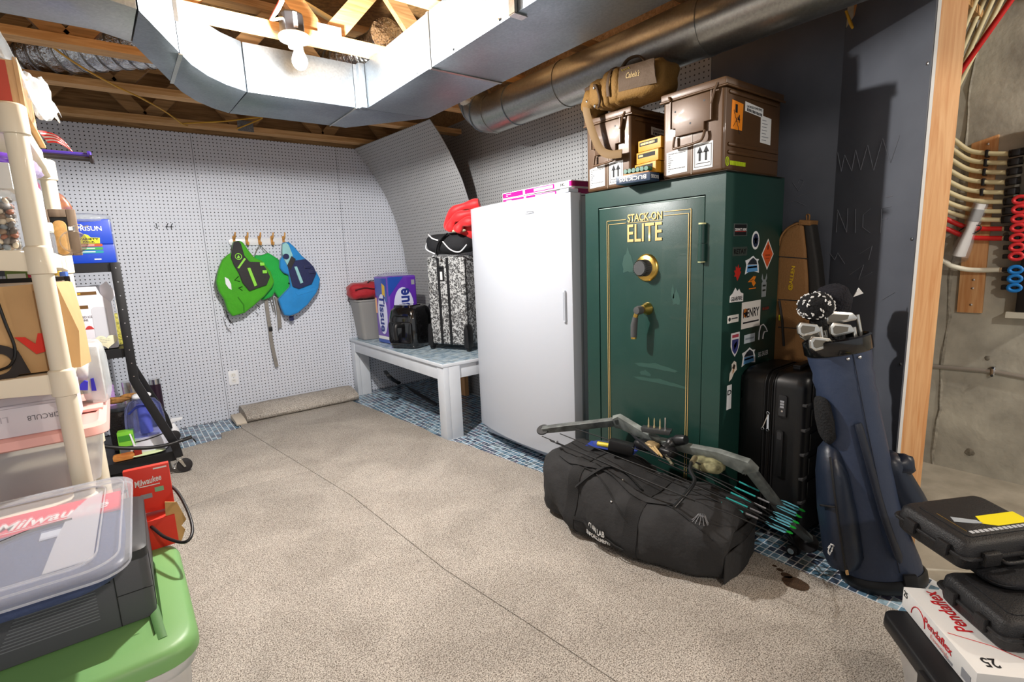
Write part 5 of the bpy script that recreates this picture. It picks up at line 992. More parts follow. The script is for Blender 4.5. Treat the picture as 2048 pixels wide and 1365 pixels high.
# white print on the front
def wrap_text(word, f0, f1, a_, h, par):
    o = text(word, par, mat('duffel_print', '#d8d8d6', .8), 0, 0, 0, 1.0, h, bold=.03)
    for v in o.data.vertices: q = dsurf(f0+(f1-f0)*(v.co.x+.5), a_, .0035); v.co = q+Vector((0, -.004, v.co.z))
    return o
wrap_text('CLAN LAB', .40, .50, .780, .026, df); wrap_text('ENFORCEMENT', .38, .525, .825, .018, df)

# compound bow, lying over the bag with one end on the floor
M_camo = mat('bow_camo', '#868c88', .55, var=.35, vscale=18, var2='#555a57'); M_limb = mat('bow_limb', '#6b706e', .45, var=.4, vscale=22, var2='#3f4241'); M_string = mat('bow_string', '#1b1b1c', .6)
bw = thing('compound_bow', 'grey camouflage compound bow lying across the black duffel', 'bow', (1.85, 1.25, .30))
def bp_(px, py, z):
    q = P(px, py, z=z); return q if (q.x < 1.80 or px > 1505 or z < .2) else P(px, py, x=1.80)
camL, camR = bp_(1086, 860, .345), bp_(1612, 1085, .05)
r0, r1, r2, r3, r4, r5 = [P(*q, x=1.82) for q in ((1240, 843), (1268, 858), (1320, 884), (1375, 897), (1440, 912), (1497, 935))]
def blade(pts, wds, th, nm, m, up=Vector((-.35, -.25, .9)), par=None):
    rings = []
    pts = [Vector(p) for p in pts]
    for i, p in enumerate(pts):
        t = (pts[min(i+1, len(pts)-1)]-pts[max(i-1, 0)]).normalized(); s = t.cross(up).normalized(); u = s.cross(t)
        w_ = wds[i]; rings.append([p+u*w_+s*th, p+u*w_-s*th, p-u*w_-s*th, p-u*w_+s*th])
    return MB().loft(rings).build(nm, m, par or bw, bevel=.002, world=True)
blade([camL, camL.lerp(r0, .3), camL.lerp(r0, .7), r0], [.016, .019, .019, .021], .012, 'limb', M_limb)
blade([r0+(camL-r0).normalized()*.03, r0, r1, r1.lerp(r2, .5), r2], [.030, .038, .030, .020, .018], .013, 'riser', M_camo)
blade([r2, r3, r3.lerp(r4, .4), r4, r5, r5+(camR-r5).normalized()*.02], [.018, .020, .022, .026, .036, .030], .013, 'riser', M_camo)
blade([r5, r5.lerp(camR, .35), r5.lerp(camR, .75), camR+Vector((.01, -.01, .01))], [.019, .018, .017, .014], .012, 'limb', M_limb)
for c, rr in ((camL, .030), (camR, .042)):
    nrm_ = Vector((-.5, -.2, .84)).normalized(); R3 = nrm_.to_track_quat('Z', 'Y').to_matrix().to_4x4(); m = MB().lathe([(.0, -.004), (rr, -.004), (rr+.003, -.001), (rr-.003, 0), (rr+.003, .001), (rr, .004), (0, .004)], 28); m.v = [tuple(Matrix.Translation(c) @ R3 @ Vector(v)) for v in m.v]; m.build('cam_wheel', M_black, bw, smooth=40, world=True)
    m = MB().lathe([(.006, -.008), (.006, .008)], 12); m.v = [tuple(Matrix.Translation(c) @ R3 @ Vector(v)) for v in m.v]; m.build('axle', M_steel, bw, smooth=40, world=True)
idl = bp_(1590, 1100, .026)
for k in (-.016, .0): m = MB().lathe([(.012, -.005), (.021, -.005), (.021, .005), (.012, .005)], 20, (0, 0, 0), 'x'); m.v = [tuple(idl+Vector(v)+Vector((k, -k*.4, 0))) for v in m.v]; m.build('idler_wheel', M_black, bw, smooth=40, world=True)
m = MB().lathe([(0, -.003), (.012, -.003), (.012, .003), (0, .003)], 14, (0, 0, 0), 'x'); m.v = [tuple(idl+Vector(v)+Vector((-.022, .006, 0))) for v in m.v]; m.build('idler_hub', M_steel, bw, smooth=40, world=True)
for pts in ([(1084, 873, .345), (1200, 922, .355), (1300, 965, .35), (1400, 1005, .34), (1480, 1037, .315), (1540, 1064, .22), (1575, 1080, .10)],
            [(1120, 868, .35), (1230, 912, .37), (1330, 950, .36), (1430, 990, .345), (1500, 1022, .30), (1560, 1060, .15)],
            [(1150, 858, .37), (1290, 905, .38), (1400, 948, .36), (1480, 990, .33), (1560, 1045, .18)],
            [(1100, 882, .34), (1180, 915, .35), (1290, 962, .345), (1390, 1003, .335)]):
    MB().tube(smooth_path([P(x, y, z=z) for x, y, z in pts]+[idl+Vector((0, 0, .02))] if pts[-1][0] > 1500 else [P(x, y, z=z) for x, y, z in pts], 4), .0022, 6).build('bow_string', M_string, bw, smooth=True, world=True)
for q in ((1113, 884, .355), (1537, 1066, .09)): MB().blob(bp_(*q), (.010, .006, .006), 2, 10, 8).build('string_silencer', M_grey, bw, smooth=True, world=True)
MB().tube(smooth_path([bp_(1372, 880, .37), bp_(1350, 882, .395), bp_(1338, 890, .395), bp_(1330, 898, .38)], 5), [.018, .02, .022, .023, .024]*3+[.024], 14).build('grip', mat('grip_rubber', '#232426', .35), bw, smooth=True, world=True)
MB().tube(smooth_path([bp_(1384, 922, .385), bp_(1380, 940, .375), bp_(1389, 962, .36), bp_(1375, 985, .345), bp_(1348, 1016, .318)], 5), .0075, 10).build('stabiliser_rod', mat('rod_black', '#2b2c2e', .3, metal=.5), bw, smooth=True, world=True)
MB().tube([bp_(1390, 916, .387), bp_(1384, 926, .384)], .011, 12).build('rod_knurl', mat('knurl_brass', '#a99c7c', .4, metal=.7), bw, smooth=True, world=True)
B(-.05, .05, -.03, .03, -.022, .022)
qv = MB(); qv.box(-.06, .05, -.02, .025, -.03, .02); QM = Matrix.Translation(bp_(1245, 893, .375)) @ Matrix.Rotation(-1.05, 4, 'Z') @ Matrix.Rotation(.15, 4, 'Y'); qv.v = [tuple(QM @ Vector(v)) for v in qv.v]; qv.build('sight_block', M_black, bw, bevel=.008, world=True)
for i in range(6): a, b = bp_(1262+i*4, 868+i*3, .40), bp_(1290+i*5, 897+i*3, .38); MB().tube([a, b], .004, 6).build('sight_pin', M_blackm, bw, world=True)
MB().blob(bp_(1305, 893, .378), (.03, .03, .02), 3, 16, 10, .006, 30, 3).build('sight_bracket', mat('bracket_tan', '#a18a63', .5, metal=.3, var=.5, vscale=60), bw, smooth=True, world=True)
for i in range(4): a, b = bp_(1284+i*7, 880+i*3, .39), bp_(1303+i*7, 905+i*3, .375); MB().tube([a, b], .0045, 6).build('sight_arm', mat('arm_tan', '#b89c6c', .45), bw, smooth=True, world=True)
MB().blob(bp_(1290, 890, .372), (.035, .05, .022), 3, 18, 10, .006, 30, 7).build('rest_block', M_black, bw, smooth=True, world=True)
bk_ = bp_(1336, 905, .37); MB().blob(bk_, (.03, .035, .022), 4, 14, 10).build('arrow_rest', M_black, bw, smooth=True, world=True)
MB().tube([bp_(1332, 912, .385), bp_(1345, 930, .372)], .006, 8).build('rest_arm', mat('rest_steel', '#8d8770', .4, metal=.7), bw, world=True)
# camouflage release pouch
o = MB().blob(bp_(1415, 930, .33), (.045, .07, .025), 2.6, 22, 12, .012, 24, 5).build('camo_pouch', mat('camo_cloth', '#8d8a68', .8, var=.7, vscale=32, var2='#34331f'), smooth=True); tag(o, 'small camouflage cloth pouch under the bow riser', 'pouch')
# broadhead box with four field points
bh = thing('broadhead_box', 'open grey box with four upright points behind the bow', 'box', bp_(1313, 862, .37), math.radians(-68))
MB().prism([(-.06, -.008), (.06, -.008), (.066, .012), (-.066, .012)], -.022, .022).build('tray', mat('tray_grey', '#3b3d3e', .45), bh, bevel=.003)
for i, x in enumerate((-.035, -.01, .015, .038)): MB().lathe([(.0045, .008), (.0045, .02), (.003, .024), (.0032, .045), (.0005, .058)] if i < 3 else [(.004, .008), (.004, .066)], 8, (x, 0, 0)).build('field_point', mat('point_brass', '#c9b98e', .35, metal=.6) if i < 3 else M_steel, bh, smooth=40)
# blister pack with yellow tool
bl_ = thing('blister_pack', 'blue card pack with a yellow tool lying on the duffel', 'pack', bp_(1225, 896, .345), math.radians(-72))
B(-.12, .11, -.03, .035, -.002, .0).build('backing_card', mat('card_blue', '#2b3f9a', .4), bl_); MB().tube([(-.07, -.005, .009), (.05, -.005, .009)], .010, 8).build('yellow_tool', mat('tool_yellow', '#e6cf1e', .4), bl_, smooth=True)
MB().tube([(.05, -.005, .009), (.075, -.005, .009), (.09, -.005, .009)], [.007, .005, .004], 8).build('tool_tip', M_steel, bl_, smooth=True); MB().blob((.075, .0, .008), (.03, .025, .014), 4, 16, 10).build('blister', M_clear, bl_, smooth=True); MB().blob((-.01, 0, .008), (.085, .024, .012), 4, 18, 10).build('blister', M_clear, bl_, smooth=True)
# arrows lying along the bag
M_shaft = mat('arrow_carbon', '#19191a', .35); M_teal2 = mat('arrow_teal', '#36b7b4', .5); M_vane = mat('vane_cyan', '#6fc6dc', .45); M_nock = mat('nock_green', '#28d14a', .3, trans=.3)
arw = [((1385, 922), .375, (1610, 1024), .19, 'uppermost'), ((1375, 932), .365, (1604, 1036), .185, 'second from the top'), ((1365, 942), .36, (1598, 1048), .175, 'middle'), ((1352, 952), .355, (1592, 1058), .165, 'second from the bottom'), ((1340, 962), .35, (1585, 1068), .155, 'lowest')]
for i, (a, za, b, zb, which) in enumerate(arw):
    p, q = bp_(*a, za), bp_(*b, zb); d = (q-p); L = d.length; R3 = d.to_track_quat('Z', 'Y').to_matrix().to_4x4(); AM = Matrix.Translation(p) @ R3
    t = thing('arrow', 'black carbon arrow with cyan vanes on the duffel, %s of five' % which, 'arrow', mtx=AM, group='arrows beside the bow')
    MB().tube([(0, 0, -.10), (0, 0, L-.02)], .0032, 8).build('shaft', M_shaft, t, smooth=True)
    MB().tube([(0, 0, L*.42), (0, 0, L*.60)], .0036, 8).build('teal_wrap', M_teal2, t, smooth=True); MB().tube([(0, 0, L*.62), (0, 0, L*.72)], .0036, 8).build('white_wrap', M_grey, t, smooth=True)
    for k in range(3): MB().prism([(.003, L*.78), (.009, L*.83), (.010, L*.94), (.003, L*.96)], -.0006, .0006, Matrix.Rotation(2*PI*k/3+.4+i, 4, 'Z')).build('vane', M_vane, t)
    MB().tube([(0, 0, L-.025), (0, 0, L-.008), (0, 0, L)], [.0045, .005, .0025], 8).build('nock', M_nock, t, smooth=True)
# ================================================================== UTILITY CORNER ON THE CONCRETE WALL
M_pexr = mat('pex_red', '#c5201f', .4); M_valver = mat('valve_red', '#d8353a', .4); M_valveb = mat('valve_blue', '#1f7fd0', .4)
pl = P(1950, 450, x=WC); w2 = .048
pk_t = P(1972, 278, x=WC); pk_b = P(1940, 625, x=WC)
plank = tag(MB().add([(WC-.022, pk_t.y-w2, pk_t.z+.01), (WC-.022, pk_t.y+w2, pk_t.z-.015), (WC-.022, pk_b.y+w2, pk_b.z), (WC-.022, pk_b.y-w2, pk_b.z), (WC, pk_t.y-w2, pk_t.z+.01), (WC, pk_t.y+w2, pk_t.z-.015), (WC, pk_b.y+w2, pk_b.z), (WC, pk_b.y-w2, pk_b.z)], [(0, 1, 2, 3), (4, 7, 6, 5), (0, 4, 5, 1), (1, 5, 6, 2), (2, 6, 7, 3), (3, 7, 4, 0)]).build('backing_plank', M_piney, bevel=.002), 'short pine plank screwed upright to the concrete wall', 'plank')
for px_, py_ in ((1976, 288), (1947, 560), (1945, 577), (1942, 610)): MB().lathe([(0, -.004), (.006, -.003), (.006, 0)], 8, P(px_, py_, x=WC-.022), 'x').build('screw_head', M_steel, plank)
mf = thing('pipe_manifold', 'black water manifold with red and blue valves at the right edge', 'manifold', (WC-.06, P(2040, 450, x=WC-.06).y, .8))
ym = P(2048, 450, x=WC-.06).y
MB().box(WC-.09, WC-.03, ym-.14, ym-.008, .86, 1.72).build('manifold_body', M_black, mf, bevel=.01, world=True)
B(WC-.1, WC-.01, ym-.12, ym+.02, .835, .862).build('bracket', mat('bracket_white', '#c9c7b8', .5), mf, world=True)
pex = [308, 326, 345, 365, 385, 404, 423, 440]
starts = []
for i, py_ in enumerate(pex):
    e = P(2018-i*2.2, py_, x=WC-.06)
    a0 = P(1908-i*3, py_-28+i*1.2, x=WC-.10)
    s0 = P(1880-i*2, py_-46+i*2, x=WC-.13); starts.append(s0)
    st_ = ([(s0.x-.01*(i % 2), s0.y+.10+.012*i, 2.24), (s0.x-.01*(i % 2), s0.y+.09+.012*i, s0.z+.25)] if i > 3 else [])+[s0, a0, P(1938-i*2, py_-7, x=WC-.07), P(1974-i*2, py_-1, x=WC-.06), e]
    t = tag(MB().tube(smooth_path(st_, 6), .0105, 10).build('pex_pipe', M_cream, smooth=True), ['cream water pipe bending into the manifold, %s' % w_ for w_ in ('topmost', 'second from the top', 'third from the top', 'fourth from the top', 'fourth from the bottom', 'third from the bottom', 'second from the bottom', 'lowest cream one')][i], 'pipe', 'cream pipes into the manifold')
    MB().tube([e, e+Vector((.0, -.05, .004))], .017, 8).build('fitting', M_black, mf, world=True); q = e+Vector((0, -.02, 0)); MB().box(q.x-.03, q.x+.01, q.y-.02, q.y+.008, q.z-.014, q.z+.014).build('clip', M_black, mf, bevel=.004, world=True)
    if i < 5: c = P(1974-i*2.5, py_-1, x=WC-.062); MB().box(c.x-.014, WC-.03, c.y-.006, c.y+.006, c.z-.018, c.z+.016).build('pipe_clip', M_blackm, plank, bevel=.003)
for i, py_ in enumerate((458, 477)):
    s0 = P(1870, py_-32, x=WC-.13); starts.append(s0)
    st_ = ([(s0.x, s0.y+.22, 2.24), (s0.x, s0.y+.16, s0.z+.2)] if i else [])+[s0, P(1898, py_-17, x=WC-.11), P(1940, py_-2, x=WC-.07), P(2005, py_, x=WC-.06)]
    tag(MB().tube(smooth_path(st_, 6), .0115, 10).build('pex_pipe', M_pexr, smooth=True), ['upper red water pipe bending into the manifold', 'lower red water pipe bending into the manifold'][i], 'pipe', 'red pipes into the manifold')
    e = P(2005, py_, x=WC-.06); MB().tube([e, e+Vector((0, -.03, 0))], .013, 8).build('crimp', M_steel, mf, world=True)
st_ = [(WC-.14, P(1880, 520, x=WC-.12).y+.30, 2.24), (WC-.14, P(1880, 520, x=WC-.12).y+.28, 1.25), P(1880, 520, x=WC-.12), P(1900, 531, x=WC-.10), P(1940, 540, x=WC-.06), P(2000, 540, x=WC-.055)]
tag(MB().tube(smooth_path(st_, 6), .012, 10).build('pex_pipe', mat('pex_white', '#e6e4d2', .4), smooth=True), 'single white water pipe below the red pipes', 'pipe')
e = P(2000, 540, x=WC-.055); MB().tube([e, e+Vector((0, -.05, 0))], .015, 8).build('crimp', M_steel, mf, world=True)
for i, py_ in enumerate((400, 419, 438, 456, 476, 495, 513, 540, 558, 576)):
    c = P(2040-i*1.2, py_, x=WC-.085); m_ = M_valver if i < 7 else M_valveb
    v = MB().tube([c+Vector((.0, .022*math.cos(q), .015*math.sin(q))) for q in [j*PI/8 for j in range(16)]], .0085, 8, closed=True).build('valve_handle', m_, mf, smooth=True, world=True)
    MB().tube([c+Vector((.02, 0, 0)), c+Vector((-.004, 0, 0))], .007, 8).build('valve_stem', M_blackm, v, world=True); MB().box(c.x+.01, c.x+.05, c.y-.0, c.y+.05, c.z-.011, c.z+.011).build('valve_body', M_black, mf, bevel=.004, world=True)
for i, (a, b, m_, nm) in enumerate((((1968, 0), (1900, 155), M_cream, 'first'), ((1985, 0), (1908, 170), M_cream, 'second'), ((2003, 0), (1912, 180), M_cream, 'third'), ((1952, 0), (1905, 110), M_cream, 'innermost'), ((2022, 0), (1918, 148), M_pexr, ''))):
    off = .045*i; p = P(*a, x=WC-.10-off); q = P(*b, x=WC-.06-off); d = (p-q)
    e0 = starts[(0, 1, 2, 3, 8)[i]]; top = p+d*max(.1, (2.30-p.z)/max(.05, d.z)); tag(MB().tube(smooth_path([e0, e0+Vector((-.005, .06, .10)), q-d*.3, q, p, top], 5), .0105 if m_ is M_cream else .012, 10).build('pex_pipe', m_, smooth=True), ('cream pipe slanting up beside the wooden stud, %s from the wall' % nm if nm != 'innermost' else 'cream pipe slanting up nearest the wooden stud') if m_ is M_cream else 'red pipe slanting up in front of the concrete wall', 'pipe', 'slanting pipes by the stud')
# bag of papers tied on the pipes
pb = thing('document_bag', 'clear plastic bag of rolled papers tied to the pipes', 'plastic bag', P(1932, 480, x=WC-.09))
a, b = P(1962, 408, x=WC-.09), P(1918, 512, x=WC-.085); pth = [a, a.lerp(b, .3), a.lerp(b, .5), a.lerp(b, .75), b]
MB().tube(pth, [.038, .042, .036, .045, .05], 14, flat=.45).build('rolled_papers', M_paper, pb, smooth=True, world=True)
MB().tube([a+(a-b)*.05]+pth+[b+(b-a)*.06+Vector((0, .04, 0))], [.044, .045, .049, .038, .056, .07, .06], 16, flat=.6).build('clear_film', M_wrap, pb, smooth=True, world=True)
c = a.lerp(b, .5); MB().tube([c+Vector((-.004, .042*math.cos(q), .022*math.sin(q)-.01*math.cos(q))) for q in [j*PI/6 for j in range(12)]], .003, 6, closed=True).build('black_tie', M_black, pb, smooth=True, world=True)
MB().tube([a.lerp(b, .1), a.lerp(b, .32)], .046, 14, flat=.46).build('grey_print', mat('grey_card', '#9b9d9e', .5), pb, smooth=True, world=True)
# conduit
cd = thing('conduit', 'thin grey conduit running low along the concrete wall', 'conduit', P(1960, 745, x=WC-.012))
MB().tube([P(1840, 731, x=WC-.014), P(1985, 743, x=WC-.014), P(2060, 757, x=WC-.014), P(2300, 800, x=WC-.014)], .011, 12).build('pipe', mat('conduit_grey', '#a8a39c', .35, metal=.4), cd, smooth=True, world=True)
c = P(1986, 743, x=WC-.014); MB().box(c.x-.014, c.x+.014, c.y-.009, c.y+.009, c.z-.024, c.z+.024).build('clamp', M_steel, cd, bevel=.004, world=True)
for z in (-.02, .02): MB().lathe([(0, -.005), (.006, -.004), (.006, 0)], 8, (c.x-.013, c.y, c.z+z), 'x').build('screw', M_dark, cd, world=True)

def rrect_loop(a, b, z): return [(.11+x, .06+y, z) for x, y in rrect(-a, a, -b, b, .03, 4)]
# ================================================================== FRONT RIGHT: storage box, folders, hard cases
u_ = Vector((-.76, -.65, 0)).normalized(); v_ = Vector((.65, -.76, 0)).normalized()
ang = math.atan2(v_.y, v_.x)                                         # local x along v_ (to the right), local y along -u_ (away)
LZ = .244
sb_ = thing('storage_tote', 'clear plastic tote with black lid at the right front', 'storage tote', (1.51, .385, cz+.001), ang)
sb_.scale.z = .928
M_frost = mat('frosted_plastic', '#e6e9ee', .3, trans=.75, ior=1.2, alpha=.55)
def rs(x0, x1, y0, y1, z, r): return [(x, y, z) for x, y in rrect(x0, x1, y0, y1, r, 5)]
MB().loft([rs(.05, .37, -.45, -.05, .002, .03), rs(.02, .40, -.48, -.02, .20, .03), rs(.015, .405, -.485, -.015, .215, .03), rs(.01, .41, -.49, -.01, .216, .03)], True, False).build('body', M_frost, sb_, smooth=50)
MB().loft([rs(.0, .42, -.50, .0, .205, .03), rs(-.002, .422, -.502, .002, .212, .032), rs(.0, .42, -.50, .0, LZ-.004, .03), rs(.004, .416, -.496, -.004, LZ, .028)]).build('lid', M_black, sb_, smooth=50)
MB().prism([(.0, .19), (.03, .19), (.03, .235), (.0, .235)], -.30, -.20, Matrix.Translation((-.012, 0, 0))).build('latch', M_black, sb_, bevel=.004)
pf = thing('folder_box', 'white box of hanging folders with red lettering on the tote lid', 'box', (1.562, .352, LZ+.001), ang)
PL = .29
B(0, .25, -PL, 0, 0, .055).build('carton', M_paper, pf, bevel=.0015)
LS = Matrix.Rotation(-PI/2, 4, 'Z')                                  # left long side, looking to -x
rt = mat('pendaflex_red', '#c4262d', .5)
text('Pendaflex', pf, rt, -.001, -.155, .034, .11, .020, M=LS, bold=.02); text('Essentials', pf, mat('pendaflex_pale', '#e2867c', .6), -.001, -.165, .0135, .07, .011, M=LS)
text('25', pf, M_ink, -.001, -.014, .042, .018, .017, M=LS, bold=.02); MB().tube([(-.0008, -.075-.03*math.cos(q)*1.0, .012+.032*math.sin(q)) for q in [j*PI/12 for j in range(13)]], .0012, 5).build('red_arc', rt, pf)
for i in range(3): B(-.0012, 0, -.215+i*.0, -.165-random.random()*.02, .004+i*.0025, .0055+i*.0025).build('small_print', M_grey, pf)
B(-.0012, 0, -.275, -.245, .008, .03).build('barcode', M_grey, pf)
TP = Matrix.Rotation(-PI/2, 4, 'X')                                  # top face
def toptext(s, x, y, w, h, m, rot): return text(s, pf, m, x, y, .0556, w, h, M=Matrix.Rotation(rot, 4, 'Z') @ TP, bold=.02)
toptext('Pendaflex', .052, -.085, .15, .035, rt, PI/2); toptext('Essentials', .092, -.075, .10, .018, mat('pendaflex_pale', ''), PI/2); B(.108, .114, -.115, -.025, .0553, .0557).build('grey_print', M_grey, pf); toptext('25', .045, -.255, .03, .028, M_ink, PI)
MB().tube([(.01, -.17, .0556), (.08, -.20, .0556), (.13, -.24, .0556)], .0009, 4).build('red_rule', rt, pf)
text('Pendaflex', pf, rt, .13, -PL-.001, .025, .11, .02, bold=.02)
M_pel = mat('hard_case_black', '#1b1b1d', .5, bump=.25, bscale=300)
def hard_case(label, m, word=False):
    t = thing('hard_case', label, 'hard case', mtx=m, group='black hard cases stacked at the right front')
    def rc_(i, z): return [(x, y, z) for x, y in rrect(i, .26-i, i, .20-i, .022, 4)]
    MB().loft([rc_(.010, 0), rc_(.004, .008), rc_(.0, .034), rc_(.002, .036)]).build('base_shell', M_pel, t, smooth=50)
    MB().loft([rc_(-.005, .034), rc_(-.007, .038), rc_(-.005, .043)]).build('rim', M_pel, t, smooth=50)
    MB().loft([rc_(.001, .042), rc_(.004, .066), rc_(.010, .074), rc_(.018, .076)]).build('lid_shell', M_pel, t, smooth=50)
    MB().prism(rrect(.035, .225, .03, .17, .012), -.0785, -.0745, Matrix.Rotation(-PI/2, 4, 'X')).build('lid_panel', M_pel, t, bevel=.0015)
    for x in (.04, .17): B(x, x+.045, -.014, .0, .022, .056).build('latch', M_pel, t, bevel=.003)
    MB().tube(smooth_path([(.095, -.004, .03), (.10, -.018, .03), (.15, -.018, .03), (.155, -.004, .03)], 4), .005, 8).build('handle', M_pel, t, smooth=True)
    for y in (.04, .13): B(-.012, .0, y, y+.03, .022, .056).build('hinge', M_pel, t, bevel=.003)
    if word:
        tp = Matrix.Rotation(-PI/2, 4, 'X'); Y_ = mat('label_yellow', '#e8d714', .5)
        lb = MB().prism([(.12, .07), (.15, .055), (.25, .055), (.25, .10), (.135, .10)], -.0792, -.078, Matrix.Rotation(-PI/2, 4, 'X') @ Matrix.Identity(4)); 
        lb.v = [(x, -y if y < 0 else y, z) for x, y, z in lb.v]; lb.build('yellow_label', Y_, t)
        [B(.055+i*.014, .065+i*.014, .040, .050, .0786, .0792).build('white_print', mat('label_grey', '#b9bcc0', .5), t) for i in range(12)]; B(.05, .0515, .05, .13, .0786, .0792).build('gold_line', M_brass, t); MB().prism([(.06, .09), (.10, .075), (.125, .07), (.12, .085), (.07, .11)], .0786, .0792, Matrix(((1, 0, 0, 0), (0, 0, 1, 0), (0, 1, 0, 0), (0, 0, 0, 1)))).build('silver_print', mat('print_silver', '#9ea6ad', .4), t)
    return t
hard_case('black plastic hard case lying on the white folder box', Matrix.Translation((1.455, .155, LZ+.0575)) @ Matrix.Rotation(ang+.12, 4, 'Z') @ Matrix.Translation((0.0, -.02, 0)))
hard_case('black plastic hard case with yellow label, upper of the two', Matrix.Translation((1.545, .235, .405)) @ Matrix.Rotation(ang+.35, 4, 'Z') @ Matrix.Rotation(math.radians(5), 4, 'X'), True)
pd = thing('padded_pouch', 'black padded pouch squeezed between the two hard cases', 'pouch', mtx=Matrix.Translation((1.60, .19, LZ+.1365)) @ Matrix.Rotation(ang+.15, 4, 'Z'))
MB().blob((.11, .06, .013), (.13, .10, .0125), 5, 26, 10, .002, 20, 2).build('pouch', M_bcloth, pd, smooth=True); MB().tube(rrect_loop(.125, .095, .013), .003, 6, closed=True).build('binding', M_black, pd, smooth=True)
# ================================================================== LEFT: plastic shelving
M_beige = mat('shelf_beige', '#e3d9c3', .5, coat=.1)
SHX0, SHX1, SHY0, SHY1 = -.60, -.138, 1.70, 2.50
LEV = [.58, .935, 1.255, 1.595]
before_shelf = set(COL.objects)
su = thing('plastic_shelving', 'beige plastic shelving unit with round posts at the left edge', 'shelving unit', (SHX1, SHY0, 0))
for x in (SHX0, SHX1):
    for y in (SHY0, SHY1):
        zs = [cz+.001]+LEV
        for a, b in zip(zs, zs[1:]): MB().tube([(x, y, a+(.032 if a > .1 else 0)), (x, y, b-.03)], .0225, 20).build('post', M_beige, su, smooth=50, world=True)
for z in LEV:
    sh = MB().box(SHX0, SHX1, SHY0, SHY1, z+.012, z+.022).build('shelf_deck', M_beige, su, world=True)
    n = 14
    def scal(f): return -.028*math.sin(PI*f)**.8
    for y in (SHY0, SHY1): MB().prism([(SHX0+.02+(SHX1-SHX0-.04)*i/n, z-.028+.012*math.sin(PI*i/n)) for i in range(n+1)]+[(SHX1-.02, z+.026), (SHX0+.02, z+.026)], y-.012, y+.012).build('end_apron', M_beige, su, bevel=.003, world=True)
    for x in (SHX0, SHX1):
        m = MB().prism([(SHY0+.02+(SHY1-SHY0-.04)*i/n, z-.028-scal(i/n)*.35) for i in range(n+1)]+[(SHY1-.02, z+.026), (SHY0+.02, z+.026)], -.012, .012, Matrix.Translation((x, 0, 0)) @ Matrix.Rotation(PI/2, 4, 'Z')); m.build('side_apron', M_beige, su, bevel=.003, world=True)
    for x in (SHX0, SHX1):
        for y in (SHY0, SHY1): MB().lathe([(.024, z-.036), (.0285, z-.034), (.0285, z+.030), (.0265, z+.033), (.0225, z+.036)], 22, (x, y, 0)).build('corner_collar', M_beige, su, smooth=50, world=True)
# --- top shelf
M_mahog = mat('box_red_face', '#b2371b', .5); M_plyw = wood('ply_box', '#d6b184', '#b98a55', (14, 14, 2))
def box_thing(name, label, cat, x0, x1, y0, y1, z0, z1, m, rz=0, bev=.002, part='carton'):
    t = thing(name, label, cat, ((x0+x1)/2, (y0+y1)/2, z0), rz); w_, d_, h_ = (x1-x0)/2, (y1-y0)/2, z1-z0
    B(-w_, w_, -d_, d_, 0, h_).build(part, m, t, bevel=bev); return t, w_, d_, h_
t, a, b, h = box_thing('wooden_crate', 'wooden box with a red painted face on the top shelf', 'box', -.40, -.118, 1.75, 2.0, 1.631, 1.748, M_plyw, 0, .002, 'frame')
B(-a+.02, a-.018, -b-.003, -b+.002, .018, h-.004).build('red_panel', M_mahog, t); B(a-.004, a+.004, -b-.006, b, 0, h+.006).build('side_board', M_plyw, t)
t, a, b, h = box_thing('cardboard_tray', 'plain cardboard tray under the red box on the top shelf', 'box', -.5, -.112, 1.735, 2.2, 1.620, 1.630, mat('cardboard', '#c49a63', .8, var=.1, vscale=20), 0, .001, 'tray')
pb_ = thing('plastic_bag', 'crumpled clear plastic bag draped over the red box', 'plastic bag', (-.125, 1.86, 1.650))
M_film = mat('milky_film', '#dfe6ea', .3, trans=.55, alpha=.55, bump=.6, bscale=30)
MB().sheet(lambda u, v: (-.10+.155*u+.016*math.sin(v*9+u*5), -.12+.30*v, .135+.030*math.sin(u*4.5+v*3)-(max(0, u-.62)*2.6)**1.5*.13+.035*noise.noise(Vector((u*7, v*7, 2)))), 30, 24, .0015).build('film', M_film, pb_, smooth=True)
MB().blob((.035, .02, .045), (.022, .075, .05), 2.2, 22, 14, .026, 22, 9).build('hanging_fold', M_film, pb_, smooth=True)
# --- second shelf from the top
z2 = LEV[2]+.0275
bt_, a, b, h = box_thing('clear_tub', 'clear tub full of brown and grey pebbles on the shelf', 'tub', -.42, -.172, 1.74, 2.0, z2, z2+.15, M_clear, 0, .006, 'tub')
rnd = random.Random(11); pcols = ['#8d7660', '#b9a68c', '#6f6a66', '#c9bda8', '#9a5f45', '#7f8a93', '#544a42']
pm = [mat('pebble_%d' % i, c, .45, var=.3, vscale=60) for i, c in enumerate(pcols)]
pe = []
for k in range(7): o = MB().blob((0, 0, 0), (.0095, .0082, .0066), 2.2, 10, 7, .003, 60, k).build('pebble', pm[k], smooth=True); pe.append(o.data); bpy.data.objects.remove(o)
for layer in range(10):
    for i in range(9):
        for j in range(3):
            o = bpy.data.objects.new('pebble', pe[rnd.randrange(7)]); COL.objects.link(o); o.parent = bt_
            o.location = (a-.012-i*.0145+rnd.uniform(-.003, .003), -b+.012+j*.016, .011+layer*.0125+rnd.uniform(-.003, .003)); o.rotation_euler = (rnd.random()*3, rnd.random()*3, rnd.random()*3); s_ = rnd.uniform(.85, 1.15); o.scale = (s_, s_, s_)
t, a, b, h = box_thing('white_box', 'white printed box lying on the pebble tub', 'box', -.43, -.165, 1.735, 2.05, z2+.152, z2+.215, M_paper, 0, .0015)
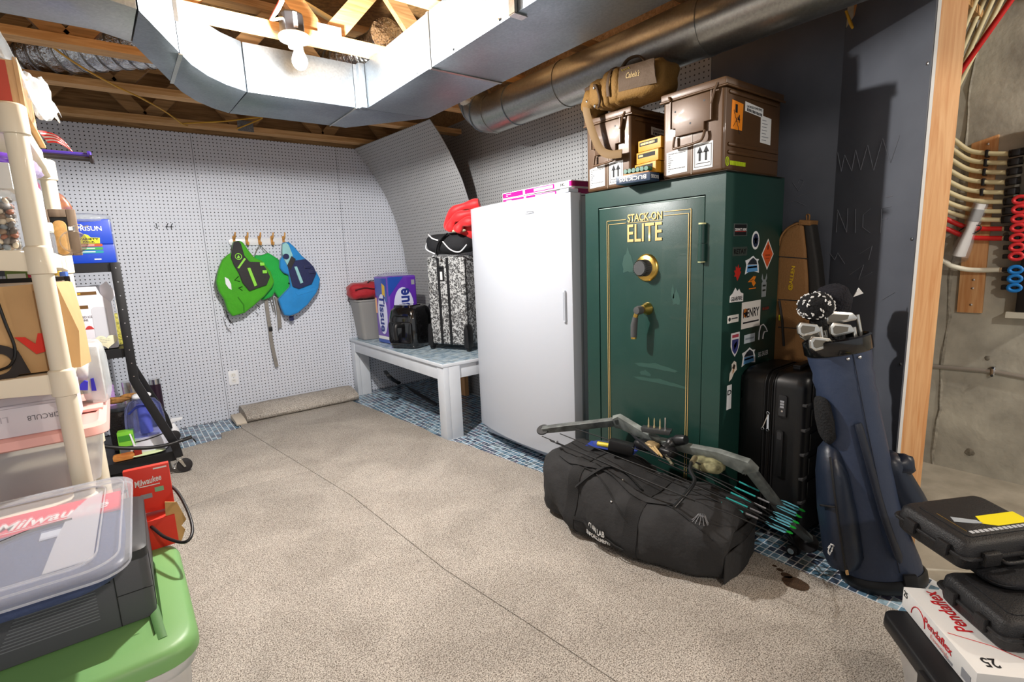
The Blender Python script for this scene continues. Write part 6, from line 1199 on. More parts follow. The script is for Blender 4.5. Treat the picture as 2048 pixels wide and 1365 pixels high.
MB().prism([(.04, .02), (.085, .034), (.08, .05), (.03, .035)], -b-.0012, -b).build('blue_print', mat('print_blue', '#5e83b5', .5), t); MB().tube([(.03, -b-.001, .012), (.07, -b-.001, .004), (.075, -b-.001, .002)], .0012, 4).build('grey_print_line', M_grey, t)
t = thing('gift_bag', 'purple plastic bag folded on top of the white box', 'bag', (-.25, 1.85, z2+.216)); MB().blob((0, 0, .016), (.115, .10, .022), 3, 24, 10, .010, 22, 3).build('purple_film', mat('purple_film', '#6b3fb0', .3, coat=.4, bump=.4, bscale=30), t, smooth=True); MB().blob((.09, .05, .012), (.045, .10, .03), 2.2, 18, 10, .014, 26, 6).build('loose_end', mat('lilac_film', '#c3b2e0', .25, trans=.4, alpha=.7, bump=.5, bscale=30), t, smooth=True)
t = thing('binder_stack', 'upright white binder with plum spine behind the near post', 'binder', (-.145, 2.02, z2)); 
for i, (c, dx) in enumerate((('#f0eef2', 0), ('#6b2748', .013), ('#e6e9ea', .022))): B(-.03+dx, -.018+dx if i != 1 else -.010+dx, -.10, .16, 0, .24-.02*i).build('cover', mat('binder_%d' % i, c, .5), t, bevel=.002)
# spice jars with round lids, ornament, cork paddle
for i, (dy, dz) in enumerate(((2.20, 0), (2.27, 0))):
    t = thing('glass_jar', ['small clear jar with pale lid near the glass ball', 'small clear jar with pale lid behind its twin'][i], 'jar', (-.150-.004*i, dy+.0, z2))
    MB().lathe([(0, 0), (.020, 0), (.021, .01), (.021, .06), (.018, .072)], 18).build('glass', M_clear, t, smooth=50); MB().lathe([(.0, .104), (.018, .102), (.020, .096), (.020, .074), (0, .074)], 18).build('lid', mat('jar_lid', '#cfd4c4', .4), t, smooth=50)
t = thing('cork_paddle', 'small cork bottle stopper paddle leaning by the glass ball', 'cork', (-.118, 2.27, z2)); MB().prism(rrect(-.018, .018, .0, .115, .016), -.005, .005).build('paddle', mat('cork', '#cc9d5e', .8, var=.25, vscale=90), t, bevel=.003)
t = thing('glass_ornament', 'round clear glass ornament ball with wire hanger', 'ornament', (-.085, 2.21, z2)); MB().blob((0, 0, .04), (.038, .038, .038), 2, 24, 16).build('ball', mat('thin_glass', '#eef2f4', .03, trans=1, ior=1.12, alpha=.45), t, smooth=True); MB().tube([(.0, 0, .078), (.0, 0, .09)], .009, 10).build('cap', M_steel, t); MB().tube(smooth_path([(0, 0, .09), (.02, 0, .098), (.03, .0, .092), (.045, 0, .094)], 5), .0018, 5).build('hanger_wire', M_steel, t)
M_grw = wood('grey_wood', '#7d6a58', '#5f4e40', (20, 20, 2))
t = thing('picture_frame', 'dark brown wooden frame leaning behind the glass ball', 'frame', (-.175, 2.40, z2), -.05); fx, fz = .100, .165
for x0, x1, z0, z1 in ((0, .026, 0, fz), (fx-.026, fx, 0, fz), (.026, fx-.026, fz-.028, fz), (.026, fx-.026, 0, .024)): B(x0, x1, 0, .022, z0, z1).build('rail', M_grw, t, bevel=.003)
B(.02, fx-.02, .014, .02, .02, fz-.02).build('backing', M_dark, t)
t = thing('snack_bag', 'crinkled orange and brown foil snack bag behind the shelf post', 'snack bag', (-.13, 2.56, z2)); MB().blob((-.0, 0, .12), (.045, .02, .12), 2.6, 20, 14, .01, 22, 3).build('foil', mat('snack_foil', '#8a5a2a', .3, coat=.5, var=.8, vscale=25, var2='#4a2340'), t, smooth=True)
# bats and flag sticking out
def bat(label, x1, y, z, m, tilt):
    t = thing('baseball_bat', label, 'bat', (x1, y, z), group='toy bats on the shelf'); MB().tube([(0, 0, 0), (.008, 0, 0), (.012, 0, 0)], [.014, .015, .010], 14).build('knob', m, t, smooth=40); MB().tube([(0, 0, 0), (-.12, .0, tilt*.12), (-.24, 0, tilt*.24), (-.42, 0, tilt*.42)], [.008, .009, .013, .024], 14).build('barrel', m, t, smooth=40)
kb = P(176, 303, y=2.30); bat('purple toy bat sticking out past the shelf post', kb.x, 2.30, kb.z, mat('bat_purple', '#3d2a86', .35), .012)
kb2 = P(181, 311, y=2.27); bat('black toy bat under the purple one', kb2.x, 2.27, kb2.z, mat('bat_black', '#1f1a1c', .4), .03)
fb = thing('bat_rest_box', 'clear bag bundle under the bats on the shelf', 'bundle', (-.35, 2.28, z2)); MB().blob((0, 0, .115), (.12, .10, .115), 3.4, 22, 12, .008, 20, 2).build('bundle', M_film, fb, smooth=True)
t = thing('flag', 'small red and white striped flag above the bats', 'flag', (-.115, 2.38, 1.625))
for i in range(7): MB().sheet(lambda u, v, i=i: (-.02+.065*u+.003*(i+v), .010*math.sin(u*5+i*.4), .085-.030*u-.0055*(i+v)+.012*math.sin(u*3)), 8, 1, .001).build('stripe', M_red if i % 2 == 0 else M_paper, t, smooth=True)
# --- shelf with the paper bag
z3 = LEV[1]+.0275
M_kraft = mat('kraft_paper', '#c9a271', .8, var=.12, vscale=7, bump=.15, bscale=14)
kb_ = thing('paper_bag', 'brown paper shopping bag with black and red letters on the shelf', 'paper bag', (-.285, 1.80, z3), 0)
MB().loft([[(-.20, -.05, 0), (.185, -.055, 0), (.205, .03, .0), (.20, .15, 0), (-.20, .15, 0)], [(-.2, -.06, .10), (.195, -.06, .10), (.20, .03, .10), (.20, .15, .10), (-.2, .15, .10)], [(-.2, -.055, .215), (.165, -.05, .235), (.185, .03, .235), (.19, .14, .23), (-.2, .14, .21)]]).build('bag', M_kraft, kb_, smooth=20)
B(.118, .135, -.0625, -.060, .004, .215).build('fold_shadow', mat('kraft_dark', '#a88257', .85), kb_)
MB().prism([(q_[0]+.022, q_[1]+.004) for q_ in [(.045, .095), (.064, .093), (.082, .073), (.090, .10), (.112, .098), (.098, .050), (.080, .046)]], -.0635, -.060).build('red_check', mat('check_red', '#e0301c', .6), kb_)
m = MB(); R0, R1 = .050, .028
m.loft([[(.025+r*math.cos(q), -.0632, .035+r*1.0*math.sin(q)) for q in [j*2*PI/24 for j in range(24)]] for r in (R0, R1)], False, False); m.build('black_letter', mat('bag_black', '#2e2826', .7), kb_); MB().prism([(.058, 0.002), (.084, .002), (.068, .065), (.05, .058)], -.0634, -.060).build('black_letter', mat('bag_black', ''), kb_)
MB().tube(smooth_path([(.048, -.064, .21), (.056, -.066, .14), (.064, -.066, .07), (.05, -.068, .03), (.02, -.068, .018)], 6), .0035, 6).build('cord_handle', M_black, kb_, smooth=True)
t = thing('framed_board', 'thin black framed board standing behind the paper bag', 'frame', (-.395, 2.00, z3), -.03)
for x0, x1, z0, z1 in ((.0, .29, .235, .248), (.28, .293, .0, .248)): B(x0, x1, 0, .012, z0, z1).build('frame_rail', M_black, t)
B(0, .28, .002, .006, .0, .236).build('board', mat('board_white', '#dcd9d4', .6), t); B(.274, .280, -.001, .004, .0, .236).build('white_line', M_paper, t)
for i, (x, c, l, w2_, h2_) in enumerate(((-.235, '#6f8a4a', 'small green and white packet behind the paper bag', .05, .275), (-.185, '#c23a5a', 'small pink and white packet behind the paper bag', .04, .262), (-.140, '#d8b23a', 'small yellow packet behind the paper bag', .03, .265), (-.125, '#3a5fb0', 'small blue packet behind the near post', .03, .262))):
    t = thing('snack_packet', l, 'packet', (x-.02, 2.10, z3), -.05, group='small packets behind the paper bag'); B(0, w2_, 0, .06, 0, h2_).build('carton', mat('packet_%d' % i, c, .5), t, bevel=.002); B(.004, w2_-.004, -.001, 0, h2_-.03, h2_-.014).build('label', M_paper, t)
tl = tag(MB().tube([P(163+10*math.cos(q), 726+17*math.sin(q), y=2.16) for q in [j*2*PI/16 for j in range(16)]], .0032, 6, closed=True).build('twine_loop', mat('twine', '#c8ad86', .9), smooth=True), 'loop of natural twine hanging below the brown paper bag', 'twine')
# --- lowest visible shelf: pink lidded bin, white box, bags
z4 = LEV[0]+.0275
pk = thing('lidded_bin', 'clear storage bin with pink lid on the lower shelf', 'storage bin', (-.34, 2.03, z4))
M_pinkl = mat('lid_pink', '#eeb3ab', .4); M_frost2 = mat('frosted_clear', '#e9ebee', .3, trans=.6, alpha=.65, ior=1.2)
MB().loft([[(x, y, .002) for x, y in rrect(-.24, .235, -.21, .24, .03)], [(x, y, .155) for x, y in rrect(-.255, .25, -.225, .255, .035)], [(x, y, .160) for x, y in rrect(-.26, .255, -.23, .26, .035)]], True, False).build('body', M_frost2, pk, smooth=50)
MB().loft([[(x, y, .145) for x, y in rrect(-.265, .268, -.248, .262, .04)], [(x, y, .150) for x, y in rrect(-.27, .275, -.255, .268, .042)], [(x, y, .172) for x, y in rrect(-.268, .270, -.25, .266, .042)], [(x, y, .180) for x, y in rrect(-.25, .252, -.232, .25, .04)], [(x, y, .172) for x, y in rrect(-.24, .242, -.222, .24, .04)]]).build('lid', M_pinkl, pk, smooth=50)
B(.20, .262, -.05, .10, .176, .186).build('lid_grip', M_pinkl, pk, bevel=.004)
cbx = thing('appliance_box', 'white box with upside down grey lettering on the pink lid', 'box', (-.335, 1.885, z4+.181), -.02)
B(-.26, .205, -.09, .13, 0, .108).build('carton', mat('box_lilac_white', '#dcd6dc', .55), cbx, bevel=.002)
text('CIRCUL8', cbx, mat('grey_letter', '#6d686e', .6), .140, -.0912, .045, .07, .014, flip=True); text('LITE', cbx, mat('pale_letter', '#b9b2ba', .6), .045, -.0912, .050, .045, .016, flip=True)
for i in range(2): B(.03, .19-.02*i, -.0912, -.09, .078+.008*i, .0795+.008*i).build('fine_print', mat('pale_letter', ''), cbx)
t = thing('cardboard_sheet', 'dark brown cardboard panel standing behind the white box', 'cardboard', (-.36, 2.04, z4+.182)); B(-.24, .2, 0, .012, 0, .158).build('panel', mat('card_brown', '#8a6f66', .8), t)
fb_ = thing('packed_bags', 'bundle of clear bags with blue print beside the far post', 'plastic bag', (-.125, 2.08, z4+.182))
B(.02, .055, -.02, .10, 0, .19).build('paper_stack', M_paper, fb_, bevel=.004); MB().blob((.035, .04, .10), (.04, .075, .105), 4, 20, 14, .008, 24, 4).build('film', M_film, fb_, smooth=True)
MB().blob((.0, -.03, .14), (.03, .03, .05), 2.2, 16, 12, .012, 30, 6).build('white_roll', M_paper, fb_, smooth=True); MB().prism([(-.005, .062), (.016, .058), (.02, .085), (.012, .09), (.0, .08)], -.07, -.055).build('blue_print', mat('print_ultra', '#2a26b4', .5), fb_); MB().prism([(.024, .05), (.036, .048), (.034, .09), (.026, .088)], -.045, -.03).build('blue_print', mat('print_ultra', ''), fb_)
t = thing('under_tray', 'thin grey plastic tray edge under the pink lidded bin', 'tray', (-.36, 2.0, LEV[0]+.0262)); MB().prism([(-.22, 0), (.16, 0), (.17, .0009), (-.23, .0009)], -.22, .2).build('tray', M_grey, t)

for o in COL.objects:
    if o not in before_shelf and o.parent is None: o.location.y += .078; o.location.x -= .004
# ================================================================== BLACK METAL CART
CX1, CX0, CY0, CY1 = .012, -.62, 3.52, 4.18
ct = thing('utility_cart', 'black metal rolling cart with slanted legs behind the shelving', 'cart', (CX1, CY0, 0))
zt_, zm, zb = 1.245, .775, .135
def tray(z, x1=CX1, lip=.045):
    d = MB().box(CX0, x1, CY0, CY1, z-.004, z).build('shelf', M_blackm, ct, world=True)
    for a in ((CX0, x1, CY0-.002, CY0+.002), (CX0, x1, CY1-.002, CY1+.002), (CX0-.002, CX0+.002, CY0, CY1), (x1-.002, x1+.002, CY0, CY1)): MB().box(*a, z-lip, z+.004).build('shelf_lip', M_blackm, ct, world=True)
tray(zt_); tray(zm); tray(zb, .15, .055)
for y in (CY0-.012, CY1+.012):
    for sgn, xb in ((1, CX1), (-1, CX0)):
        pts = [(xb+sgn*.004, y, zt_+.005), (xb+sgn*.002, y, .60), (xb+sgn*.012, y, .565), (xb+sgn*.14, y, .19), (xb+sgn*.150, y, .13), (xb+sgn*.152, y, .10)]
        rings = []
        for i, p in enumerate(pts):
            p = Vector(p); tdir = (Vector(pts[min(i+1, 5)])-Vector(pts[max(i-1, 0)])).normalized(); s = Vector((0, 1, 0)); u = s.cross(tdir).normalized(); rings.append([p+u*.022+s*.013, p+u*.022-s*.013, p-u*.022-s*.013, p-u*.022+s*.013])
        MB().loft(rings).build('leg', M_blackm, ct, bevel=.003, world=True)
        if sgn == 1:
            for k in range(9): zz = .62+k*.075; MB().lathe([(.003, -.0145), (.003, -.012)], 8, (xb+.004, y, zz), 'y').build('rivet', M_steel, ct, world=True)
        cxx = xb+sgn*.152
        cs = MB().tube([(cxx, y, .10), (cxx, y, .078)], .016, 12).build('caster_mount', M_steel, ct, world=True)
        MB().prism([(cxx-.008, .086), (cxx+.012, .086), (cxx+.028, .036), (cxx+.018, .036)], y-.019, y-.015).build('caster_fork', M_iron, cs, world=True); MB().prism([(cxx-.008, .086), (cxx+.012, .086), (cxx+.028, .036), (cxx+.018, .036)], y+.015, y+.019).build('caster_fork', M_iron, cs, world=True)
        MB().lathe([(0, -.012), (.028, -.013), (.040, -.009), (.0415, 0), (.040, .009), (.028, .013), (0, .012)], 24, (cxx+.022, y, .042), 'y').build('caster_wheel', mat('tyre', '#232021', .6), cs, smooth=40, world=True); MB().lathe([(0, -.0145), (.006, -.0145), (.006, .0145), (0, .0145)], 12, (cxx+.022, y, .042), 'y').build('caster_hub', M_steel, cs, smooth=40, world=True)
        MB().tube(smooth_path([(cxx-.01, y, .07), (cxx-.035, y, .05), (cxx-.03, y-.0, .035), (cxx-.005, y, .045)], 4), .0035, 6).build('brake_lever', M_steel, cs, smooth=True, world=True)
ct.location.z += .0165; zt_ += .0165; zm += .0165; zb += .0165      # its wheels stand on the carpet
# juice boxes on the cart
cs_ = thing('juice_carton', 'blue shrink wrapped juice carton with variety pack label on the cart', 'juice carton', (-.258, 3.60, zt_+.005), -.03)
M_jb = mat('juice_blue', '#1742b8', .35, coat=.4); jw = .285
B(0, jw, 0, .26, 0, .10).build('lower_half', M_jb, cs_, bevel=.006); B(.004, jw-.002, .003, .26, .101, .235).build('upper_half', M_jb, cs_, bevel=.008)
MB().blob((jw*.55, .12, .240), (jw*.46, .13, .03), 3.2, 24, 10, .012, 24, 3).build('shrink_film', M_film, cs_, smooth=True)
text('CAPRISUN', cs_, mat('juice_white', '#d9dde6', .5), .165, .0015, .185, .155, .026, bold=.02)
MB().prism([(.10, .105), (.225, .105), (.228, .135), (.19, .137), (.18, .150), (.165, .155), (.150, .137), (.09, .135)], .0005, .003).build('yellow_label', mat('juice_yellow', '#d9d832', .5), cs_)
text('VARIETY', cs_, M_ink, .18, -.0008, .128, .085, .011, bold=.03); text('PACK', cs_, M_ink, .18, -.0008, .114, .05, .010, bold=.03); text('40', cs_, M_ink, .115, -.0008, .121, .03, .018, bold=.03)
for z, c in ((.096, '#b5522c'), (.078, '#3f9a48'), (.06, '#1f8f9a')): MB().prism(rrect(.09, .235, z-.007, z+.007, .006), -.0012, .001).build('flavour_band', mat('band'+c[1:], c, .5), cs_); MB().box(.12, .20, -.0018, -.001, z-.001, z+.003).build('band_print', M_paper, cs_)
B(.065, .09, -.0012, .001, .03, .07).build('barcode', M_paper, cs_); B(.19, .22, -.0012, .001, .018, .024).build('print', M_paper, cs_)
MB().prism([(.27, .165), (.30, .15), (.275, .18)], .02, .06).build('torn_film', M_film, cs_)
# shaved ice machine box
si = thing('appliance_carton', 'white shaved ice machine carton on the middle cart shelf', 'carton', (-.235, 3.60, zm+.005), -.04)
M_cw = mat('carton_white', '#e9e6ee', .5)
MB().prism([(0, 0), (.205, 0), (.205, .255), (.165, .30), (.15, .345), (.0, .345)], 0, .22).build('carton', M_cw, si, bevel=.002)
for x, z, w_ in ((.095, .31, .11), (.055, .237, .10)): B(x-w_/2, x+w_/2, -.0012, 0, z-.009, z+.009).build('title_plate', mat('title_brown', '#6b4a22', .5), si); lines(si, mat('title_gold', '#d9b02a', .5), x-w_*.45, x+w_*.45, z-.006, z+.006, 1, -.0014, 3, .6)
text('SHAVED ICE', si, M_ink, .078, -.0014, .183, .075, .012); text('MACHINE', si, M_ink, .068, -.0014, .166, .055, .012)
MB().prism(rrect(.115, .18, .02, .235, .02), -.0015, 0).build('machine_picture', mat('picture_grey', '#cfd0d8', .5), si); MB().prism([(.075, .115), (.115, .115), (.105, .13), (.095, .135), (.085, .13)], -.0016, 0).build('red_ice_picture', mat('ice_red', '#c23a38', .5), si); MB().prism([(.05, .03), (.115, .03), (.108, .05), (.085, .058), (.062, .052)], -.0016, 0).build('fruit_picture', mat('fruit_orange', '#dd9a3a', .5, var=.5, vscale=60), si)
lines(si, M_grey, .03, .11, .09, .15, 4, -.0012, 8, .2); MB().prism([(.165, .345), (.165, .30), (.205, .255), (.235, .30), (.20, .37)], .02, .024).build('open_flap', M_cw, si)
t = thing('heart_plaque', 'cream heart shaped plaque leaning on the shaved ice carton', 'plaque', (-.075, 3.565, zm+.005)); hp = []
for i in range(28): q = 2*PI*i/28; hp.append((.05*math.sin(q)**3*1.0, .045+.042*(13*math.cos(q)-5*math.cos(2*q)-2*math.cos(3*q)-math.cos(4*q))/16))
MB().prism(hp, -.004, .004).build('heart', mat('plaque_cream', '#e8e2c2', .6), t, bevel=.001); lines(t, M_grey, -.03, .03, .035, .07, 4, -.0045, 2, .2)
t = thing('small_carton', 'narrow blue carton in front of the shaved ice box', 'carton', (-.235, 3.55, zm+.005)); B(0, .05, 0, .03, 0, .11).build('carton', mat('carton_blue', '#4a57a8', .5), t, bevel=.001)
t = thing('pineapple_cup', 'dark cup with yellow dimples behind the cart post', 'cup', (-.02, 3.75, zm+.005)); MB().lathe([(0, 0), (.03, 0), (.038, .05), (.034, .14), (.026, .18), (0, .18)], 18).build('cup', mat('pineapple', '#5d5a2a', .5, var=.8, vscale=110, var2='#d8cf5a'), t, smooth=50)
t = thing('photo_strip', 'thin white board leaning against the cart post', 'board', (-.005, 3.62, zm+.005), .3); MB().prism([(0, 0), (.022, 0), (.004, .27), (-.006, .26)], 0, .004).build('board', M_paper, t)
# bottom of the cart
hm = thing('humidifier', 'blue tank humidifier with white base on the lower cart shelf', 'humidifier', (.035, 3.66, zb+.004))
MB().loft([[(.098*math.cos(q)*.96, .085*math.sin(q), .0) for q in [j*2*PI/28 for j in range(28)]], [(.102*math.cos(q), .088*math.sin(q), .05) for q in [j*2*PI/28 for j in range(28)]], [(.100*math.cos(q), .086*math.sin(q), .105+.012*math.cos(q)) for q in [j*2*PI/28 for j in range(28)]]]).build('base', mat('humid_white', '#dfe1ee', .35), hm, smooth=50)
MB().tube([(.1005*math.cos(q), .0875*math.sin(q), .088+.012*math.cos(q)) for q in [j*2*PI/28 for j in range(28)]], .003, 6, closed=True).build('dark_groove', M_dark, hm, smooth=True)
MB().lathe([(.098, .105), (.10, .13), (.098, .20), (.088, .27), (.065, .305), (.03, .318), (0, .32)], 28).build('tank', mat('tank_blue', '#8d9af5', .08, trans=.85, ior=1.15, alpha=.6), hm, smooth=50); MB().lathe([(.0, .11), (.03, .11), (.03, .28)], 16).build('tank_core', mat('core_blue', '#7d88dd', .3), hm, smooth=50)
MB().tube(smooth_path([(-.07, -.06, .25), (-.02, -.09, .29), (.05, -.07, .26), (.075, -.06, .18)], 6), .007, 8).build('tank_handle', mat('tank_edge', '#4a5bd0', .2, trans=.4), hm, smooth=True); MB().blob((.0, .0, .332), (.05, .045, .018), 2.2, 18, 8, .006, 30, 2).build('mist_cap', M_white, hm, smooth=True)
def lowthing(nm, label, cat, loc, build, rz=0, grp=None): t = thing(nm, label, cat, loc, rz, grp); build(t); return t
lowthing('lime_box', 'bright green small carton on the lower cart shelf', 'carton', (-.105, 3.58, zb+.004), lambda t: (B(0, .075, 0, .06, 0, .155).build('carton', mat('lime_print', '#7cc63a', .45), t, bevel=.002), B(.002, .073, -.001, 0, .02, .07).build('grey_panel', mat('panel_grey', '#5b5f66', .5), t), B(.05, .065, -.0016, -.001, .03, .06).build('icon', M_paper, t), B(.004, .07, -.0012, 0, .10, .135).build('label_band', mat('lime_dark', '#3f8f2a', .5), t)), -.1)
lowthing('plastic_board', 'white plastic board leaning beside the humidifier', 'panel', (-.03, 3.57, zb+.004), lambda t: MB().prism([(0, 0), (.012, 0), (-.012, .14), (-.02, .14)], 0, .05).build('panel', M_white, t, bevel=.002))
lowthing('wicker_jar', 'dark woven jar with lid behind the green carton', 'jar', (-.085, 3.80, zb+.004), lambda t: (MB().lathe([(0, 0), (.05, 0), (.055, .05), (.055, .2), (.05, .24), (0, .24)], 20).build('body', mat('jar_dark', '#2b2420', .6, bump=.8, bscale=80), t, smooth=50), MB().lathe([(.056, .24), (.058, .245), (.055, .262), (0, .265)], 20).build('lid', mat('lid_gun', '#4a4d52', .3, metal=.6), t, smooth=50)))
lowthing('feather_duster', 'tuft of brown feathers above the dark jar', 'feathers', (-.06, 3.80, zb+.272), lambda t: [MB().blob((-.02+.035*i*(1 if i % 2 else -1)*.6, .0, .03+.006*i), (.05, .02, .016), 2, 14, 8, .008, 30, i).build('feather', mat('feather_brown', '#a8773f', .8, var=.5, vscale=40), t, smooth=True) for i in range(5)])
def tumbler(label, x, y, z, h, r, m): return lowthing('steel_tumbler', label, 'tumbler', (x, y, z), lambda t: (MB().lathe([(0, 0), (r*.85, 0), (r, h*.5), (r, h*.92)], 20).build('cup', m, t, smooth=50), MB().lathe([(r*1.02, h*.92), (r*1.02, h), (0, h)], 20).build('rim', M_steel, t, smooth=50)), 0, 'steel tumblers at the cart')
tumbler('steel tumbler standing upside down behind the humidifier', -.01, 4.0, zb+.004, .37, .042, M_iron); tumbler('steel bottle behind the slanted cart leg', .13, 4.32, .001, .46, .034, mat('bottle_purple', '#3b2a3a', .3, metal=.5))
lowthing('glitter_cup', 'purple glitter cup at the back of the lower cart shelf', 'cup', (-.12, 4.02, zb+.004), lambda t: MB().lathe([(0, 0), (.025, 0), (.03, .36), (0, .36)], 16).build('cup', mat('glitter', '#8b4fb0', .3, var=.7, vscale=260, var2='#e2c7ee'), t, smooth=50))
lowthing('wooden_block', 'orange wooden block with knot at the front of the cart', 'block', (-.14, 3.545, zb+.004), lambda t: (MB().prism(rrect(0, .10, 0, .036, .012), 0, .03).build('block', wood('knotty', '#d9964a', '#a85a20', (6, 6, 20)), t, bevel=.002), B(.10, .135, .0, .03, .0, .05).build('red_end', mat('end_red', '#8f2416', .4), t, bevel=.002)))
lowthing('green_plate', 'pale green dish under the humidifier front', 'dish', (.02, 3.565, zb+.004), lambda t: MB().blob((0, 0, .008), (.09, .03, .008), 2.4, 24, 8).build('dish', mat('pale_green', '#cfe0b0', .4), t, smooth=True))
tb_ = thing('black_tube', 'long black tube with cap lying along the cart edge and sticking out', 'tube', P(300, 893, y=3.46)); MB().tube(smooth_path([P(205, 893, y=3.47), P(250, 897, y=3.46), P(300, 896, y=3.46), P(340, 889, y=3.46), P(365, 880, y=3.47)], 6), .010, 10).build('tube', M_black, tb_, smooth=True, world=True); MB().tube([P(362, 882, y=3.47), P(384, 874, y=3.47)], .011, 10).build('end_cap', M_black, tb_, world=True); MB().tube([P(384, 876, y=3.47), P(388, 880, y=3.47), P(393, 886, y=3.47)], [.002, .006, .002], 6).build('pull_tab', M_black, tb_, world=True)
lowthing('white_spray_head', 'white plastic spray head behind the slanted cart leg', 'bottle', (.19, 4.22, .006), lambda t: (MB().lathe([(0, 0), (.035, 0), (.037, .08), (.02, .12), (.012, .14)], 16).build('bottle', M_white, t, smooth=50), MB().prism([(-.02, .14), (.06, .155), (.065, .17), (.0, .175), (-.02, .165)], -.012, .012).build('spray_head', M_white, t, bevel=.003)))

# ================================================================== FRONT LEFT: green bin, printer, lid, red boxes
gbn = thing('green_lid_tote', 'clear tote with green lid standing on the carpet in front', 'storage tote', (-.30, 1.50, cz))
M_glid = mat('lid_green', '#78a868', .42); GZ = .43-cz
def gr(i, z, r=.07): return [(x, y, z) for x, y in rrect(-.345+i, .345-i, -.30+i, .243-i, r, 6)]
MB().loft([gr(.045, .002), gr(.018, GZ-.05), gr(.012, GZ-.035)], True, False).build('body', M_frost, gbn, smooth=50)
MB().loft([gr(.022, GZ-.075, .06), gr(.010, GZ-.07, .065), gr(.012, GZ-.05, .065), gr(.022, GZ-.048, .06)], False, False).build('body_rim', M_frost, gbn, smooth=50)
MB().loft([gr(.006, GZ-.045), gr(0, GZ-.04), gr(.0, GZ-.02), gr(.006, GZ-.006), gr(.018, GZ), gr(.06, GZ), gr(.066, GZ-.008, .05), gr(.085, GZ-.008, .05)]).build('lid', M_glid, gbn, smooth=50)
for a in ((.27, -.10), (.25, .09)): MB().tube([(a[0], a[1], GZ-.001), (a[0]+.01, a[1]-.14, GZ-.001)], .010, 8, flat=.3).build('lid_groove', mat('lid_green_dark', '#527c48', .5), gbn, smooth=True)
for y in (-.295,):
    for x in (-.05, .1): B(x, x+.012, y-.0, y+.02, GZ-.11, GZ-.045).build('body_ridge', M_frost, gbn, bevel=.003)
pr = thing('printer', 'dark grey laser printer on the green tote lid', 'printer', (-.235, 1.545, .43-.003), -.02)
M_prn = mat('printer_grey', '#4a4b50', .5, bump=.05, bscale=300); M_prd = mat('printer_dark', '#2e2f32', .5)
PW, PD, PHh = .215, .17, .175
MB().loft([[(x, y, 0) for x, y in rrect(-PW, PW, -PD, PD, .02)], [(x, y, PHh-.03) for x, y in rrect(-PW, PW, -PD, PD, .02)], [(x, y, PHh-.026) for x, y in rrect(-PW+.003, PW-.003, -PD+.003, PD-.003, .02)]]).build('lower_body', M_prn, pr, smooth=40)
MB().loft([[(x, y, PHh-.026) for x, y in rrect(-PW-.002, PW+.001, -PD-.004, PD, .02)], [(x, y, PHh-.006) for x, y in rrect(-PW-.002, PW+.001, -PD-.004, PD, .02)], [(x, y, PHh) for x, y in rrect(-PW+.008, PW-.008, -PD+.006, PD-.01, .02)]]).build('top_cover', M_prd, pr, smooth=40)
vm = MB()
for i in range(13): z = .035+i*.0072; vm.box(-.05+i*.004, .11, -PD-.0012, -PD+.001, z, z+.0022)
for i in range(13): z = .035+i*.0072; B(-.05+i*.004, .115, -PD-.0014, -PD+.001, z, z+.0024).build('vent_slat', mat('vent_light', '#6f7177', .5), pr)
B(.148, .150, -PD-.001, -PD+.002, 0, PHh-.03).build('panel_joint', M_ink, pr); B(PW-.0005, PW+.0012, -.13, -.128, 0, PHh-.03).build('panel_joint', M_ink, pr); B(.15, PW, -PD-.001, -PD+.001, .072, .0735).build('panel_joint', M_ink, pr)
MB().prism([(.12, .112), (.143, .112), (.140, .128), (.123, .128)], -PD-.0012, -PD+.001).build('latch_notch', M_ink, pr)
mbg = thing('tool_bag', 'navy tool bag with red lettered band lying on the printer', 'tool bag', (-.24, 1.43, .606), -.02)
M_nv = mat('bag_navy', '#3c4a6e', .8, bump=.3, bscale=100, var=.2, vscale=9); M_mred = mat('bag_red', '#d2263c', .6)
MB().blob((0, -.02, .026), (.185, .215, .026), 5, 30, 12, .004, 10, 3).build('body', M_nv, mbg, smooth=True)
B(-.18, .178, .065, .185, .048, .0535).build('red_band', M_mred, mbg, bevel=.001)
TPX = Matrix.Rotation(-PI/2, 4, 'X'); text('Milwaukee', mbg, M_paper, .055, .115, .0545, .20, .05, M=TPX, shear=.25, bold=.02); B(-.05, .13, .080, .083, .0536, .0545).build('white_underline', M_paper, mbg)
B(.04, .075, -.01, .03, .0525, .0535).build('white_tag', mat('tag_grey', '#b9bfcc', .6), mbg); MB().tube(smooth_path([(-.12, .03, .056), (-.04, .02, .058), (.02, .05, .058), (.09, .06, .056)], 6), .004, 6).build('cord', M_black, mbg, smooth=True)
cl_ = thing('tote_cover', 'clear plastic tote lid resting on the tool bag', 'lid', (-.255, 1.435, .6655), -.03)
M_cl = mat('clear_lid_plastic', '#e8ecf8', .25, trans=.5, ior=1.15, alpha=.45)
CW_, CD_ = .215, .275
def cr(i, z, r=.06): return [(x, y, z) for x, y in rrect(-CW_+i, CW_-i, -CD_+i, CD_-i, r, 7)]
MB().loft([cr(0, -.012), cr(-.002, .0), cr(.003, .006), cr(.016, .008), cr(.05, .008, .045), cr(.054, .002, .04), cr(.058, .002, .04)], False, True).build('lid', M_cl, cl_, smooth=40)
for i in (.0, .016, .052): MB().tube(cr(i+.001, .0075 if i else -.010, .06 if i < .05 else .045), .0022, 6, closed=True).build('lid_edge', mat('lid_edge_plastic', '#eef2fa', .2, trans=.5, alpha=.4), cl_, smooth=True)
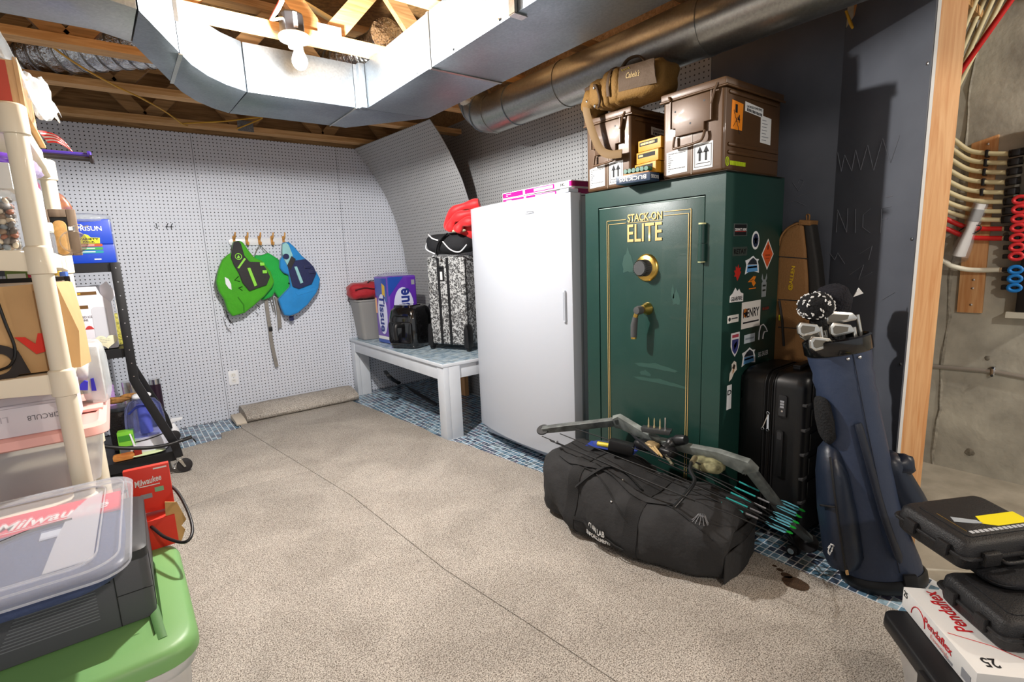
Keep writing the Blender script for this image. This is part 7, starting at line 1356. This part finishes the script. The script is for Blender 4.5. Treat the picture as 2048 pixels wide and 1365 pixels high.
MB().prism([(.08, -.19), (.155, -.185), (.155, .20), (.125, .17), (.095, .08), (.085, -.05)], -.0035, -.0025, Matrix.Rotation(-PI/2, 4, 'X') @ Matrix.Scale(-1, 4, (0, 1, 0))).build('handle_recess', mat('lid_frost', '#eef0f6', .4, trans=.4, alpha=.5), cl_)
# red tool boxes behind the printer
def red_box(label, loc, rz, w_, d_, h_, word, tilt=0):
    t = thing('tool_carton', label, 'carton', mtx=Matrix.Translation(loc) @ Matrix.Rotation(rz, 4, 'Z') @ Matrix.Rotation(tilt, 4, 'X'), group='red tool cartons on the tote'); B(0, w_, 0, d_, 0, h_).build('carton', mat('carton_red', '#d5321f', .5), t, bevel=.0015)
    if word:
        text('Milwaukee', t, M_paper, w_*.5, -.0012, h_*.70, w_*.6, .018, shear=.25, bold=.02, M=Matrix.Rotation(-.12, 4, 'Y')); B(w_*.3, w_*.75, -.001, 0, h_*.58, h_*.60).build('white_underline', M_paper, t)
        B(w_*.62, w_*.82, -.0012, 0, h_*.42, h_*.52).build('tool_picture', mat('tool_print', '#7fae86', .5), t); B(w_*.3, w_*.55, -.0012, 0, h_*.32, h_*.42).build('tool_picture', M_grey, t); lines(t, M_paper, w_*.1, w_*.9, h_*.06, h_*.14, 2, -.0012, 4, .35); B(w_*.02, w_*.06, -.0012, 0, h_*.3, h_*.85).build('white_strip', M_paper, t); B(w_*.65, w_*.95, -.0012, 0, h_*.92, h_*.95).build('white_strip', M_paper, t)
    return t
red_box('red tool carton with white lettering standing behind the printer', (-.055, 1.742, .528), -.06, .108, .03, .132, True, -.12)
red_box('plain red tool carton under the lettered one', (-.05, 1.70, .43), .0, .098, .066, .088, False)
t = thing('cardboard_flap', 'torn cardboard piece beside the red tool carton', 'cardboard', (.0, 1.66, .4305), 0); MB().prism([(.02, 0), (.055, .0), (.068, .03), (.06, .045), (.074, .06), (.058, .12), (.03, .13)], .045, .048).build('flap', mat('cardboard', ''), t)
o = tag(MB().tube(smooth_path([(-.12, 1.60, .64), P(262, 978, z=.60), P(300, 962, z=.60), P(345, 975, z=.58), P(372, 1015, z=.55), P(385, 1060, z=.52), P(370, 1085, z=.505), P(330, 1075, z=.50), P(290, 1050, z=.50), (-.04, 1.56, .49)], 7), .0042, 8).build('power_cord', M_black, smooth=True), 'black power cord looping out from behind the printer', 'cord')
